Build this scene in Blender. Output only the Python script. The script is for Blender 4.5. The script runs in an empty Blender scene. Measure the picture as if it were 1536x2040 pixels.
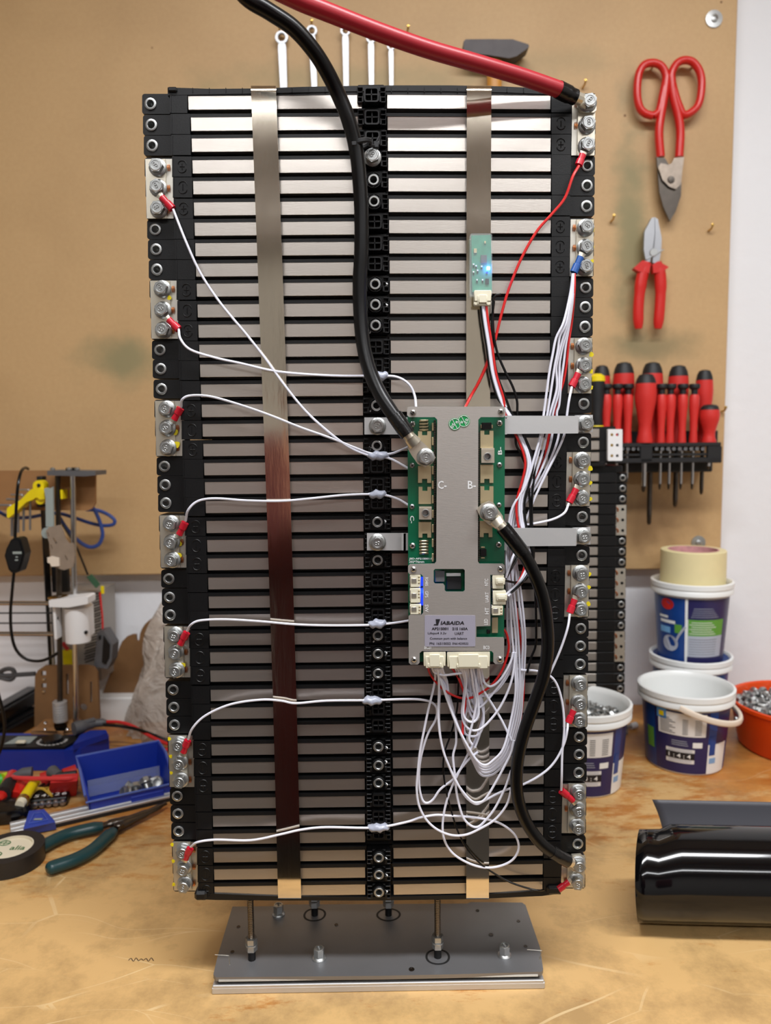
import bpy, bmesh, math, random
from mathutils import Vector, Matrix
from mathutils.geometry import tessellate_polygon
random.seed(7)
S = bpy.context.scene
COL = S.collection
V = Vector
PI = math.pi

# ------------------------------------------------------------------ camera, world, lights, exposure
BZ = 0.90                      # height of the bench top
FPX = 1500.0                   # focal length for a frame 1536 wide
CAM = V((0.0, -0.61, BZ + 0.47))
TH, RO = math.radians(5.3), math.radians(0.6)
fw = V((0, math.cos(TH), -math.sin(TH)))
r0, u0 = V((1, 0, 0)), V((0, math.sin(TH), math.cos(TH)))
rt = r0 * math.cos(RO) - u0 * math.sin(RO)
up = u0 * math.cos(RO) + r0 * math.sin(RO)
cd = bpy.data.cameras.new('camera')
cam = bpy.data.objects.new('camera', cd)
COL.objects.link(cam)
cam.matrix_world = Matrix(((rt.x, up.x, -fw.x, CAM.x), (rt.y, up.y, -fw.y, CAM.y), (rt.z, up.z, -fw.z, CAM.z), (0, 0, 0, 1)))
cd.sensor_fit = 'HORIZONTAL'
cd.sensor_width = 36.0
cd.lens = 36.0 * FPX / 1536.0
cd.clip_start = 0.01
cd.dof.use_dof = True
cd.dof.focus_distance = 0.60
cd.dof.aperture_fstop = 9.5
S.camera = cam

w = bpy.data.worlds.new('world')
S.world = w
w.use_nodes = True
w.node_tree.nodes['Background'].inputs[0].default_value = (0.9, 0.95, 1.0, 1)
w.node_tree.nodes['Background'].inputs[1].default_value = 0.05

CEIL = 2.62
LAMPS = [  # x, y, length x, width y, watts
    (0.15, -2.05, 2.4, 0.16, 27.0),
    (0.25, -0.55, 1.5, 0.16, 34.0),
    (1.9, -1.6, 0.16, 1.4, 14.0),
]
S.view_settings.view_transform = 'Standard'
S.view_settings.look = 'None'
S.view_settings.exposure = 0.1
S.view_settings.gamma = 1.0
S.view_settings.use_curve_mapping = False
for (lx, ly, sx, sy, pw) in LAMPS:
    ld = bpy.data.lights.new('tube_light', 'AREA')
    ld.shape = 'RECTANGLE'
    ld.size, ld.size_y = sx, sy
    ld.energy = pw
    ld.color = (0.97, 0.98, 1.0)
    lo = bpy.data.objects.new('tube_light', ld)
    lo.location = (lx, ly, CEIL - 0.075)
    COL.objects.link(lo)

# ------------------------------------------------------------------ helpers
def P(px, py, Y=0.0):
    d = fw + rt * ((px - 768) / FPX) - up * ((py - 1020) / FPX)
    return CAM + d * ((Y - CAM.y) / d.y)

def PZ(px, py, z=0.0):
    d = fw + rt * ((px - 768) / FPX) - up * ((py - 1020) / FPX)
    return CAM + d * ((BZ + z - CAM.z) / d.z)

def pxm(Y, z=None):            # metres per pixel on the plane Y (near picture centre)
    return ((Y - CAM.y) * 1.0 / math.cos(TH)) / FPX * 1.0

def interp(tab, x):
    if x <= tab[0][0]:
        return tab[0][1]
    for (a, fa), (b, fb) in zip(tab, tab[1:]):
        if x <= b:
            return fa + (fb - fa) * (x - a) / (b - a)
    return tab[-1][1]

def lin(c):
    return tuple(((v / 255) / 12.92 if v / 255 <= 0.04045 else ((v / 255 + 0.055) / 1.055) ** 2.4) for v in c)

MATS = {}
def mat(name, rgb, rough=0.5, metal=0.0, var=None, bump=None, spec=0.5, coat=0.0, trans=0.0, emit=None, alpha=1.0, stretch=None, sss=0.0):
    """Principled with optional noise colour variation (scale, amount) and noise bump (scale, strength)."""
    m = bpy.data.materials.new(name)
    m.use_nodes = True
    nt = m.node_tree
    b = nt.nodes['Principled BSDF']
    c = lin(rgb)
    b.inputs['Base Color'].default_value = (*c, 1)
    b.inputs['Roughness'].default_value = rough
    b.inputs['Metallic'].default_value = metal
    b.inputs['Specular IOR Level'].default_value = spec
    b.inputs['Coat Weight'].default_value = coat
    b.inputs['Transmission Weight'].default_value = trans
    b.inputs['Alpha'].default_value = alpha
    if emit:
        b.inputs['Emission Color'].default_value = (*emit[0], 1)
        b.inputs['Emission Strength'].default_value = emit[1]
    if var or bump:
        tc = nt.nodes.new('ShaderNodeTexCoord')
        mp = nt.nodes.new('ShaderNodeMapping')
        nt.links.new(tc.outputs['Object'], mp.inputs['Vector'])
        if stretch:
            mp.inputs['Scale'].default_value = stretch
    if var:
        n = nt.nodes.new('ShaderNodeTexNoise')
        n.inputs['Scale'].default_value = var[0]
        n.inputs['Detail'].default_value = 6
        nt.links.new(mp.outputs[0], n.inputs['Vector'])
        mx = nt.nodes.new('ShaderNodeMix')
        mx.data_type = 'RGBA'
        mx.inputs[6].default_value = (*[max(0, v * (1 - var[1])) for v in c], 1)
        mx.inputs[7].default_value = (*[min(1, v * (1 + var[1])) for v in c], 1)
        nt.links.new(n.outputs['Fac'], mx.inputs[0])
        nt.links.new(mx.outputs[2], b.inputs['Base Color'])
    if bump:
        n2 = nt.nodes.new('ShaderNodeTexNoise')
        n2.inputs['Scale'].default_value = bump[0]
        n2.inputs['Detail'].default_value = 4
        nt.links.new(mp.outputs[0], n2.inputs['Vector'])
        bp = nt.nodes.new('ShaderNodeBump')
        bp.inputs['Strength'].default_value = bump[1]
        bp.inputs['Distance'].default_value = 0.002
        nt.links.new(n2.outputs['Fac'], bp.inputs['Height'])
        nt.links.new(bp.outputs[0], b.inputs['Normal'])
    MATS[name] = m
    return m

class MB:
    def __init__(s):
        s.v, s.f, s.m = [], [], []
    def add(s, vs, fs, mi=0):
        o = len(s.v)
        s.v += [V(x) for x in vs]
        for f in fs:
            s.f.append([o + i for i in f])
            s.m.append(mi)
    # chamfered box; fr=(o,u,v,n)
    def box(s, c, sz, b=0.0, mi=0, fr=None):
        c, h = V(c), [x / 2 for x in sz]
        if fr is None:
            fr = (V((0, 0, 0)), V((1, 0, 0)), V((0, 1, 0)), V((0, 0, 1)))
        T = lambda p: fr[0] + fr[1] * p[0] + fr[2] * p[1] + fr[3] * p[2]
        b = min(b, min(h) * 0.9)
        if b <= 0:
            vs = [(c.x + x * h[0], c.y + y * h[1], c.z + z * h[2]) for x in (-1, 1) for y in (-1, 1) for z in (-1, 1)]
            s.add([T(p) for p in vs], [(0, 1, 3, 2), (4, 6, 7, 5), (0, 4, 5, 1), (2, 3, 7, 6), (0, 2, 6, 4), (1, 5, 7, 3)], mi)
            return
        idx, vs = {}, []
        for x in (-1, 1):
            for y in (-1, 1):
                for z in (-1, 1):
                    for a in range(3):
                        p = [x * h[0], y * h[1], z * h[2]]
                        for k in range(3):
                            if k != a:
                                p[k] -= (x, y, z)[k] * b
                        idx[(x, y, z, a)] = len(vs)
                        vs.append(T((c.x + p[0], c.y + p[1], c.z + p[2])))
        fs = []
        for a in range(3):
            o1, o2 = (a + 1) % 3, (a + 2) % 3
            for sg in (-1, 1):
                q = []
                for (i, j) in ((-1, -1), (1, -1), (1, 1), (-1, 1)):
                    k = [0, 0, 0]
                    k[a], k[o1], k[o2] = sg, i, j
                    q.append(idx[(*k, a)])
                fs.append(q)
        for a in range(3):
            o1, o2 = (a + 1) % 3, (a + 2) % 3
            for i in (-1, 1):
                for j in (-1, 1):
                    k1, k2 = [0, 0, 0], [0, 0, 0]
                    k1[a], k1[o1], k1[o2] = -1, i, j
                    k2[a], k2[o1], k2[o2] = 1, i, j
                    fs.append([idx[(*k1, o1)], idx[(*k2, o1)], idx[(*k2, o2)], idx[(*k1, o2)]])
        for x in (-1, 1):
            for y in (-1, 1):
                for z in (-1, 1):
                    fs.append([idx[(x, y, z, a)] for a in range(3)])
        s.add(vs, fs, mi)
    # prism from 3D loops (outer, holes) pushed along d
    def prism(s, loop, d, holes=(), mi=0):
        loops = [[V(p) for p in loop]] + [[V(p) for p in h] for h in holes]
        d = V(d)
        flat = [p for l in loops for p in l]
        n = len(flat)
        if holes:
            tri = tessellate_polygon(loops)
        else:
            tri = tessellate_polygon(loops) if len(loop) > 4 else [tuple(range(len(loop)))]
        fs = [tuple(t) for t in tri] + [tuple(n + i for i in reversed(t)) for t in tri]
        o = 0
        for l in loops:
            k = len(l)
            for i in range(k):
                a, b = o + i, o + (i + 1) % k
                fs.append((a, b, n + b, n + a))
            o += k
        s.add(flat + [p + d for p in flat], fs, mi)
    def tube(s, pts, r, n=8, closed=False, caps=True, mi=0, flat=None):
        pts = [V(p) for p in pts]
        k = len(pts)
        rs = r if isinstance(r, (list, tuple)) else [r] * k
        tang = []
        for i in range(k):
            if closed:
                t = pts[(i + 1) % k] - pts[i - 1]
            else:
                t = pts[min(i + 1, k - 1)] - pts[max(i - 1, 0)]
            tang.append(t.normalized() if t.length > 1e-9 else V((0, 0, 1)))
        ref = V((0, 1, 0)) if abs(tang[0].y) < 0.9 else V((1, 0, 0))
        if flat:
            ref = V(flat[0])
        nrm = (ref - tang[0] * ref.dot(tang[0])).normalized()
        vs, fs = [], []
        for i in range(k):
            t = tang[i]
            if flat:
                nrm = V(flat[0])
            nrm = (nrm - t * nrm.dot(t))
            nrm = nrm.normalized() if nrm.length > 1e-6 else t.orthogonal().normalized()
            bn = t.cross(nrm)
            fa = flat[1] if flat else 1.0
            for j in range(n):
                a = 2 * PI * j / n
                vs.append(pts[i] + nrm * (math.cos(a) * rs[i] * fa) + bn * (math.sin(a) * rs[i]))
        for i in range(k if closed else k - 1):
            for j in range(n):
                a, b = i * n + j, i * n + (j + 1) % n
                c, e = ((i + 1) % k) * n + (j + 1) % n, ((i + 1) % k) * n + j
                fs.append((a, b, c, e))
        if caps and not closed:
            fs.append(tuple(range(n)))
            fs.append(tuple(reversed(range((k - 1) * n, k * n))))
        s.add(vs, fs, mi)
    def cyl(s, a, b, r, n=12, r2=None, mi=0):
        s.tube([a, b], [r, r if r2 is None else r2], n, mi=mi)
    def lathe(s, fr, prof, n=24, mi=0, a0=0.0, a1=2 * PI):
        o, u, v, nn = fr
        full = abs(a1 - a0 - 2 * PI) < 1e-6
        k = n if full else n + 1
        vs, fs, rings = [], [], []
        for (r, z) in prof:
            if r < 1e-7:
                rings.append([len(vs)] * k)
                vs.append(o + nn * z)
            else:
                rings.append(list(range(len(vs), len(vs) + k)))
                for j in range(k):
                    a = a0 + (a1 - a0) * j / n
                    vs.append(o + u * (r * math.cos(a)) + v * (r * math.sin(a)) + nn * z)
        for A, B in zip(rings, rings[1:]):
            for j in range(n):
                q = [A[j], A[(j + 1) % k], B[(j + 1) % k], B[j]]
                q2 = []
                for i in q:
                    if i not in q2:
                        q2.append(i)
                if len(q2) > 2:
                    fs.append(q2)
        s.add(vs, fs, mi)
    def build(s, name, mats, parent=None, at=None, smooth=38, normals=True):
        me = bpy.data.meshes.new(name)
        org = V(at) if at is not None else (ORG[parent] if parent is not None else V((0, 0, 0)))
        me.from_pydata([p - org for p in s.v], [], s.f)
        if not isinstance(mats, (list, tuple)):
            mats = [mats]
        for m in mats:
            me.materials.append(m)
        me.polygons.foreach_set('material_index', s.m)
        if normals:
            bm = bmesh.new()
            bm.from_mesh(me)
            bmesh.ops.recalc_face_normals(bm, faces=bm.faces)
            bm.to_mesh(me)
            bm.free()
        if smooth:
            me.polygons.foreach_set('use_smooth', [True] * len(me.polygons))
            me.set_sharp_from_angle(angle=math.radians(smooth))
        me.update()
        return link(name, me, parent, org)

ORG = {}
def link(name, me, parent=None, org=None, rot=None):
    o = bpy.data.objects.new(name, me)
    COL.objects.link(o)
    org = V(org) if org is not None else (ORG[parent] if parent is not None else V((0, 0, 0)))
    if parent is not None:
        o.parent = parent
        o.location = org - ORG[parent]
    else:
        o.location = org
    if rot is not None:
        o.rotation_euler = rot
    ORG[o] = org
    return o

def tag(o, label=None, cat=None, group=None, kind=None):
    if label: o['label'] = label
    if cat: o['category'] = cat
    if group: o['group'] = group
    if kind: o['kind'] = kind
    return o

def thing(name, label, cat, loc, group=None):
    o = link(name, None, None, loc)
    o.empty_display_size = 0.02
    return tag(o, label, cat, group)

def cr(ox, oy, sc):
    return lambda pts: [(ox + p[0] / sc, oy + p[1] / sc, *p[2:]) for p in pts]

def smooth_path(pts, sub=6, closed=False):
    pts = [V(p) for p in pts]
    k = len(pts)
    out = []
    rng = range(k) if closed else range(k - 1)
    for i in rng:
        p1, p2 = pts[i], pts[(i + 1) % k]
        p0 = pts[i - 1] if (closed or i > 0) else p1 * 2 - p2
        p3 = pts[(i + 2) % k] if (closed or i + 2 < k) else p2 * 2 - p1
        for j in range(sub):
            t = j / sub
            out.append(0.5 * ((2 * p1) + (p2 - p0) * t + (2 * p0 - 5 * p1 + 4 * p2 - p3) * t * t + (3 * p1 - p0 - 3 * p2 + p3) * t ** 3))
    if not closed:
        out.append(pts[-1])
    return out

def path(pts, Y=-0.006, sub=6, closed=False):
    """picture points (x, y[, Y]) on their depth plane, smoothed"""
    return smooth_path([P(p[0], p[1], p[2] if len(p) > 2 else Y) for p in pts], sub, closed)

def loop(pts, Y):
    return [P(p[0], p[1], Y) for p in pts]

def rrect(x0, y0, x1, y1, r, n=3):
    out = []
    for (cx, cy, a) in ((x1 - r, y0 + r, -90), (x1 - r, y1 - r, 0), (x0 + r, y1 - r, 90), (x0 + r, y0 + r, 180)):
        for i in range(n + 1):
            t = math.radians(a + 90 * i / n)
            out.append((cx + r * math.cos(t), cy + r * math.sin(t)))
    return out

def circ(cx, cy, r, n=12):
    return [(cx + r * math.cos(2 * PI * i / n), cy + r * math.sin(2 * PI * i / n)) for i in range(n)]

def slab(M, pts, Y, th, holes=(), mi=0):
    """outline in picture points, front face on plane Y, th metres thick away from the viewer"""
    M.prism(loop(pts, Y), (0, th, 0), [loop(h, Y) for h in holes], mi)

def pbox(M, x0, y0, x1, y1, Y, th, b=0.0004, mi=0):
    a, c = P(x0, y0, Y), P(x1, y1, Y)
    m = (a + c) / 2
    M.box((m.x, Y + th / 2, m.z), (abs(c.x - a.x), th, abs(a.z - c.z)), b, mi)

FRONT = (V((1, 0, 0)), V((0, 0, 1)), V((0, -1, 0)))
def ffr(p):
    return (V(p), *FRONT)
UPF = (V((1, 0, 0)), V((0, 1, 0)), V((0, 0, 1)))
def ufr(p):
    return (V(p), *UPF)

TXT = {}
def text_geo(s, bold=0.012):
    key = (s, bold)
    if key not in TXT:
        cu = bpy.data.curves.new('t', 'FONT')
        cu.body = s
        cu.size = 1.0
        cu.resolution_u = 2
        cu.offset = bold
        cu.align_x = 'CENTER'
        cu.align_y = 'CENTER'
        ob = bpy.data.objects.new('t', cu)
        COL.objects.link(ob)
        bpy.context.view_layer.update()
        me = ob.to_mesh()
        vs = [v.co.copy() for v in me.vertices]
        fs = [tuple(p.vertices) for p in me.polygons]
        ob.to_mesh_clear()
        bpy.data.objects.remove(ob)
        bpy.data.curves.remove(cu)
        if not vs:
            vs, fs = [V((0, 0, 0)), V((.1, 0, 0)), V((0, .1, 0))], [(0, 1, 2)]
        x0, x1 = min(v.x for v in vs), max(v.x for v in vs)
        y0, y1 = min(v.y for v in vs), max(v.y for v in vs)
        vs = [V(((v.x - (x0 + x1) / 2) / (x1 - x0), (v.y - (y0 + y1) / 2) / (y1 - y0), 0)) for v in vs]
        TXT[key] = (vs, fs)
    return TXT[key]

def text_at(M, s, o, u, v, wd, ht, mi=0, bold=0.012):
    vs, fs = text_geo(s, bold)
    M.add([o + u * (p.x * wd) + v * (p.y * ht) for p in vs], fs, mi)

def text_px(M, s, cx, cy, wpx, hpx, Y, ang=0, mi=0, slant=0.0, bold=0.012):
    """flat print, centred on a picture point of plane Y; ang clockwise degrees"""
    o = P(cx, cy, Y)
    ex = (P(cx + 10, cy, Y) - o) / 10
    ey = (P(cx, cy - 10, Y) - o) / 10
    a = math.radians(ang)
    u = ex * math.cos(a) - ey * math.sin(a)
    v = ex * math.sin(a) + ey * math.cos(a)
    text_at(M, s, o, u, v + u * slant, wpx, hpx, mi, bold)

# ------------------------------------------------------------------ materials
black = mat('black_plastic', (13, 13, 14), 0.42, spec=0.35, bump=(900, 0.05), var=(60, 0.25))
blackg = mat('black_gloss_plastic', (14, 14, 16), 0.18)
blackm = mat('black_matt_plastic', (22, 22, 24), 0.55)
dark = mat('dark_hole', (6, 6, 6), 0.7)
plate_m = mat('cell_aluminium', (210, 203, 195), 0.32, 0.95, var=(40, 0.04), bump=(220, 0.03), stretch=(1, 1, 6))
strap_m = mat('strap_steel', (222, 213, 196), 0.13, 1.0, var=(30, 0.08), bump=(45, 0.06), stretch=(3, 1, 0.5))
tin = mat('tinned_copper', (216, 209, 192), 0.33, 0.8, var=(150, 0.06), bump=(300, 0.015))
tinw = mat('matt_tin', (218, 214, 203), 0.42, 1.0, var=(200, 0.05))
zinc = mat('zinc_steel', (176, 178, 177), 0.36, 0.9)
steel = mat('bright_steel', (200, 200, 200), 0.2, 1.0)
dsteel = mat('dark_steel', (92, 86, 80), 0.35, 1.0, var=(80, 0.3))
rod_m = mat('rod_steel', (120, 112, 102), 0.35, 1.0)
brass = mat('brass', (200, 165, 90), 0.3, 1.0)
copper = mat('copper', (205, 120, 60), 0.3, 1.0)
yellow = mat('yellow_paint', (226, 205, 20), 0.45)
alu = mat('aluminium_bar', (206, 206, 206), 0.5, 0.7, bump=(300, 0.03))
alup = mat('heat_sink_aluminium', (186, 180, 174), 0.42, 0.6, var=(120, 0.05), bump=(250, 0.04), stretch=(1, 1, 5))
baseal = mat('base_aluminium', (140, 140, 142), 0.5, 0.75, var=(18, 0.14), bump=(200, 0.03))
pcb = mat('circuit_green', (6, 92, 62), 0.3, var=(90, 0.12), coat=0.3)
pcbd = mat('circuit_teal', (70, 140, 115), 0.3, var=(250, 0.35))
cream = mat('cream_nylon', (226, 220, 196), 0.4)
white_ins = mat('white_insulation', (226, 226, 238), 0.4)
red_ins = mat('red_insulation', (205, 32, 30), 0.4)
red_cab = mat('red_cable_rubber', (164, 32, 44), 0.34)
black_ins = mat('black_insulation', (5, 5, 6), 0.3, spec=0.4)
shrink = mat('black_heat_shrink', (9, 9, 10), 0.25, bump=(250, 0.15))
crimp = mat('red_crimp_nylon', (190, 24, 44), 0.3)
crimpb = mat('blue_crimp_nylon', (30, 80, 150), 0.3)
glue = mat('hot_glue', (200, 205, 222), 0.25, trans=0.35, bump=(150, 0.3))
print_w = mat('white_print', (225, 225, 225), 0.6)
print_k = mat('black_print', (20, 18, 24), 0.6)
sticker = mat('silver_sticker', (176, 172, 188), 0.4, 0.3)
green_st = mat('green_sticker', (10, 140, 70), 0.4)
gold = mat('gold_pad', (206, 190, 152), 0.35, 0.7)
resist = mat('shunt_metal', (200, 192, 160), 0.3, 1.0)
blue_led = mat('blue_led', (10, 20, 200), 0.3, emit=((0.01, 0.04, 1.0), 1.6))
blue_led2 = mat('blue_led_core', (200, 230, 255), 0.3, emit=((0.45, 0.75, 1.0), 12.0))
clear = mat('clear_sleeve', (235, 245, 245), 0.08, alpha=0.16)
red_tool = mat('red_dipped_grip', (205, 36, 30), 0.3)
red_hand = mat('red_screwdriver_grip', (208, 44, 38), 0.5)
wood_h = mat('hammer_ash', (200, 140, 60), 0.45, var=(60, 0.2), stretch=(6, 6, 0.6))
ironm = mat('hammer_iron', (70, 66, 66), 0.5, 0.6, var=(40, 0.3))
chrome = mat('chrome_vanadium', (166, 168, 172), 0.4, 1.0, var=(80, 0.06))
mdf = mat('mdf_board', (150, 108, 66), 0.6, var=(60, 0.12))
mdfd = mat('mdf_dark', (128, 92, 56), 0.6, var=(60, 0.15))
white_pl = mat('white_plastic', (232, 232, 232), 0.4)
yellow_pl = mat('yellow_plastic', (238, 214, 10), 0.4)
grey_pl = mat('grey_plastic', (150, 160, 156), 0.5)
grey_dk = mat('dark_grey_plastic', (88, 88, 90), 0.5)
blue_pl = mat('blue_plastic', (24, 52, 160), 0.32, var=(40, 0.08))
blue_ru = mat('blue_rubber', (18, 46, 150), 0.4)
blue_ins = mat('blue_insulation', (50, 78, 150), 0.4)
green_grip = mat('dark_green_grip', (22, 62, 66), 0.35)
tape_k = mat('black_tape', (30, 28, 28), 0.45)
card = mat('cardboard_core', (225, 215, 190), 0.7)
masking = mat('masking_tape', (232, 218, 168), 0.6, var=(90, 0.05))
bucket_w = mat('bucket_white', (236, 238, 236), 0.3)
bucket_n = mat('bucket_navy', (36, 34, 84), 0.35)
bucket_b = mat('bucket_blue', (20, 62, 132), 0.35, var=(22, 0.45))
bucket_g = mat('bucket_green', (96, 158, 62), 0.4)
bucket_s = mat('bucket_grey', (176, 182, 196), 0.4)
orange = mat('orange_plastic', (226, 72, 8), 0.35)
film = mat('black_film', (7, 7, 9), 0.10, spec=0.45)
paper = mat('white_paper', (230, 228, 224), 0.7)
cream_h = mat('cream_handle', (228, 214, 196), 0.4)
red_bag = mat('red_fabric', (190, 30, 26), 0.6)
# ------------------------------------------------------------------ setting
def nodes_mat(name):
    m = bpy.data.materials.new(name)
    m.use_nodes = True
    nt = m.node_tree
    return m, nt, nt.nodes['Principled BSDF']

def nd(nt, t, **kw):
    n = nt.nodes.new('ShaderNode' + t)
    for k, v in kw.items():
        if k[0] == 'i' and k[1:].isdigit():
            n.inputs[int(k[1:])].default_value = v
        else:
            setattr(n, k, v)
    return n

def bench_material():
    m, nt, b = nodes_mat('worn_bench_wood')
    L = nt.links.new
    tc = nd(nt, 'TexCoord')
    mp = nd(nt, 'Mapping')
    mp.inputs['Scale'].default_value = (1.0, 2.2, 1)
    mp.inputs['Rotation'].default_value = (0, 0, 0.55)
    L(tc.outputs['Object'], mp.inputs[0])
    g = nd(nt, 'TexNoise'); g.inputs['Scale'].default_value = 9; g.inputs['Detail'].default_value = 9; g.inputs['Roughness'].default_value = 0.62
    L(mp.outputs[0], g.inputs[0])
    r1 = nd(nt, 'ValToRGB')
    e = r1.color_ramp.elements
    e[0].position, e[0].color = 0.30, (*lin((172, 102, 38)), 1)
    e[1].position, e[1].color = 0.70, (*lin((206, 150, 78)), 1)
    L(g.outputs['Fac'], r1.inputs[0])
    # pale worn patches, denser towards the front edge
    wn = nd(nt, 'TexNoise'); wn.inputs['Scale'].default_value = 30; wn.inputs['Detail'].default_value = 12; wn.inputs['Roughness'].default_value = 0.78
    mw = nd(nt, 'Mapping'); mw.inputs['Scale'].default_value = (0.55, 1.6, 1); mw.inputs['Rotation'].default_value = (0, 0, -0.5); L(tc.outputs['Object'], mw.inputs[0]); L(mw.outputs[0], wn.inputs[0])
    big = nd(nt, 'TexNoise'); big.inputs['Scale'].default_value = 3.2; big.inputs['Detail'].default_value = 3
    L(tc.outputs['Object'], big.inputs[0])
    sx = nd(nt, 'SeparateXYZ'); L(tc.outputs['Object'], sx.inputs[0])
    fr = nd(nt, 'MapRange'); fr.inputs[1].default_value = 0.35; fr.inputs[2].default_value = -0.12
    L(sx.outputs['Y'], fr.inputs[0])
    a1 = nd(nt, 'Math', operation='MULTIPLY_ADD'); a1.inputs[1].default_value = 0.30
    L(fr.outputs[0], a1.inputs[0]); L(wn.outputs['Fac'], a1.inputs[2])
    a2 = nd(nt, 'Math', operation='MULTIPLY_ADD'); a2.inputs[1].default_value = 0.5
    L(big.outputs['Fac'], a2.inputs[0]); L(a1.outputs[0], a2.inputs[2])
    r2 = nd(nt, 'ValToRGB')
    e = r2.color_ramp.elements
    e[0].position, e[0].color = 0.84, (0, 0, 0, 1)
    e[1].position, e[1].color = 0.96, (0.9, 0.9, 0.9, 1)
    L(a2.outputs[0], r2.inputs[0])
    mx = nd(nt, 'Mix', data_type='RGBA'); mx.inputs[7].default_value = (*lin((216, 178, 120)), 1)
    L(r2.outputs[0], mx.inputs[0]); L(r1.outputs[0], mx.inputs[6])
    # grey grime
    gr = nd(nt, 'TexNoise'); gr.inputs['Scale'].default_value = 11; gr.inputs['Detail'].default_value = 10; gr.inputs['Roughness'].default_value = 0.7
    mp2 = nd(nt, 'Mapping'); mp2.inputs['Location'].default_value = (3, 1, 5); L(tc.outputs['Object'], mp2.inputs[0]); L(mp2.outputs[0], gr.inputs[0])
    r3 = nd(nt, 'ValToRGB')
    e = r3.color_ramp.elements
    e[0].position, e[0].color = 0.48, (0, 0, 0, 1)
    e[1].position, e[1].color = 0.66, (0.42, 0.42, 0.42, 1)
    L(gr.outputs['Fac'], r3.inputs[0])
    mg = nd(nt, 'Mix', data_type='RGBA'); mg.inputs[7].default_value = (*lin((98, 74, 46)), 1)
    L(r3.outputs[0], mg.inputs[0]); L(mx.outputs[2], mg.inputs[6])
    # scratches
    last = mg.outputs[2]
    for k, (rot, sc, wid) in enumerate(((0.25, 5.0, 0.006), (1.1, 9.0, 0.006), (2.3, 6.0, 0.005))):
        ms = nd(nt, 'Mapping'); ms.inputs['Rotation'].default_value = (0, 0, rot); ms.inputs['Scale'].default_value = (0.6, 3.0, 1); ms.inputs['Location'].default_value = (k * 3.1, k, 0)
        wv = nd(nt, 'TexNoise'); wv.inputs['Scale'].default_value = 2.5; wv.inputs['Detail'].default_value = 2; L(tc.outputs['Object'], wv.inputs[0])
        va = nd(nt, 'VectorMath', operation='MULTIPLY_ADD'); va.inputs[1].default_value = (0.35, 0.35, 0); L(wv.outputs['Color'], va.inputs[0]); L(tc.outputs['Object'], va.inputs[2])
        L(va.outputs[0], ms.inputs[0])
        vo = nd(nt, 'TexVoronoi', feature='DISTANCE_TO_EDGE'); vo.inputs['Scale'].default_value = sc
        L(ms.outputs[0], vo.inputs['Vector'])
        lt = nd(nt, 'Math', operation='LESS_THAN'); lt.inputs[1].default_value = wid
        L(vo.outputs['Distance'], lt.inputs[0])
        nm = nd(nt, 'TexNoise'); nm.inputs['Scale'].default_value = 6 + k; L(ms.outputs[0], nm.inputs[0])
        gt = nd(nt, 'MapRange'); gt.inputs[1].default_value = 0.55; gt.inputs[2].default_value = 0.7; gt.inputs[4].default_value = 0.6
        L(nm.outputs['Fac'], gt.inputs[0])
        ml = nd(nt, 'Math', operation='MULTIPLY'); L(lt.outputs[0], ml.inputs[0]); L(gt.outputs[0], ml.inputs[1])
        mm = nd(nt, 'Mix', data_type='RGBA'); mm.inputs[7].default_value = (*lin((238, 212, 164)), 1)
        L(ml.outputs[0], mm.inputs[0]); L(last, mm.inputs[6])
        last = mm.outputs[2]
    L(last, b.inputs['Base Color'])
    b.inputs['Roughness'].default_value = 0.42
    bp = nd(nt, 'Bump'); bp.inputs['Strength'].default_value = 0.12; bp.inputs['Distance'].default_value = 0.002
    L(wn.outputs['Fac'], bp.inputs['Height']); L(bp.outputs[0], b.inputs['Normal'])
    return m

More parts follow.
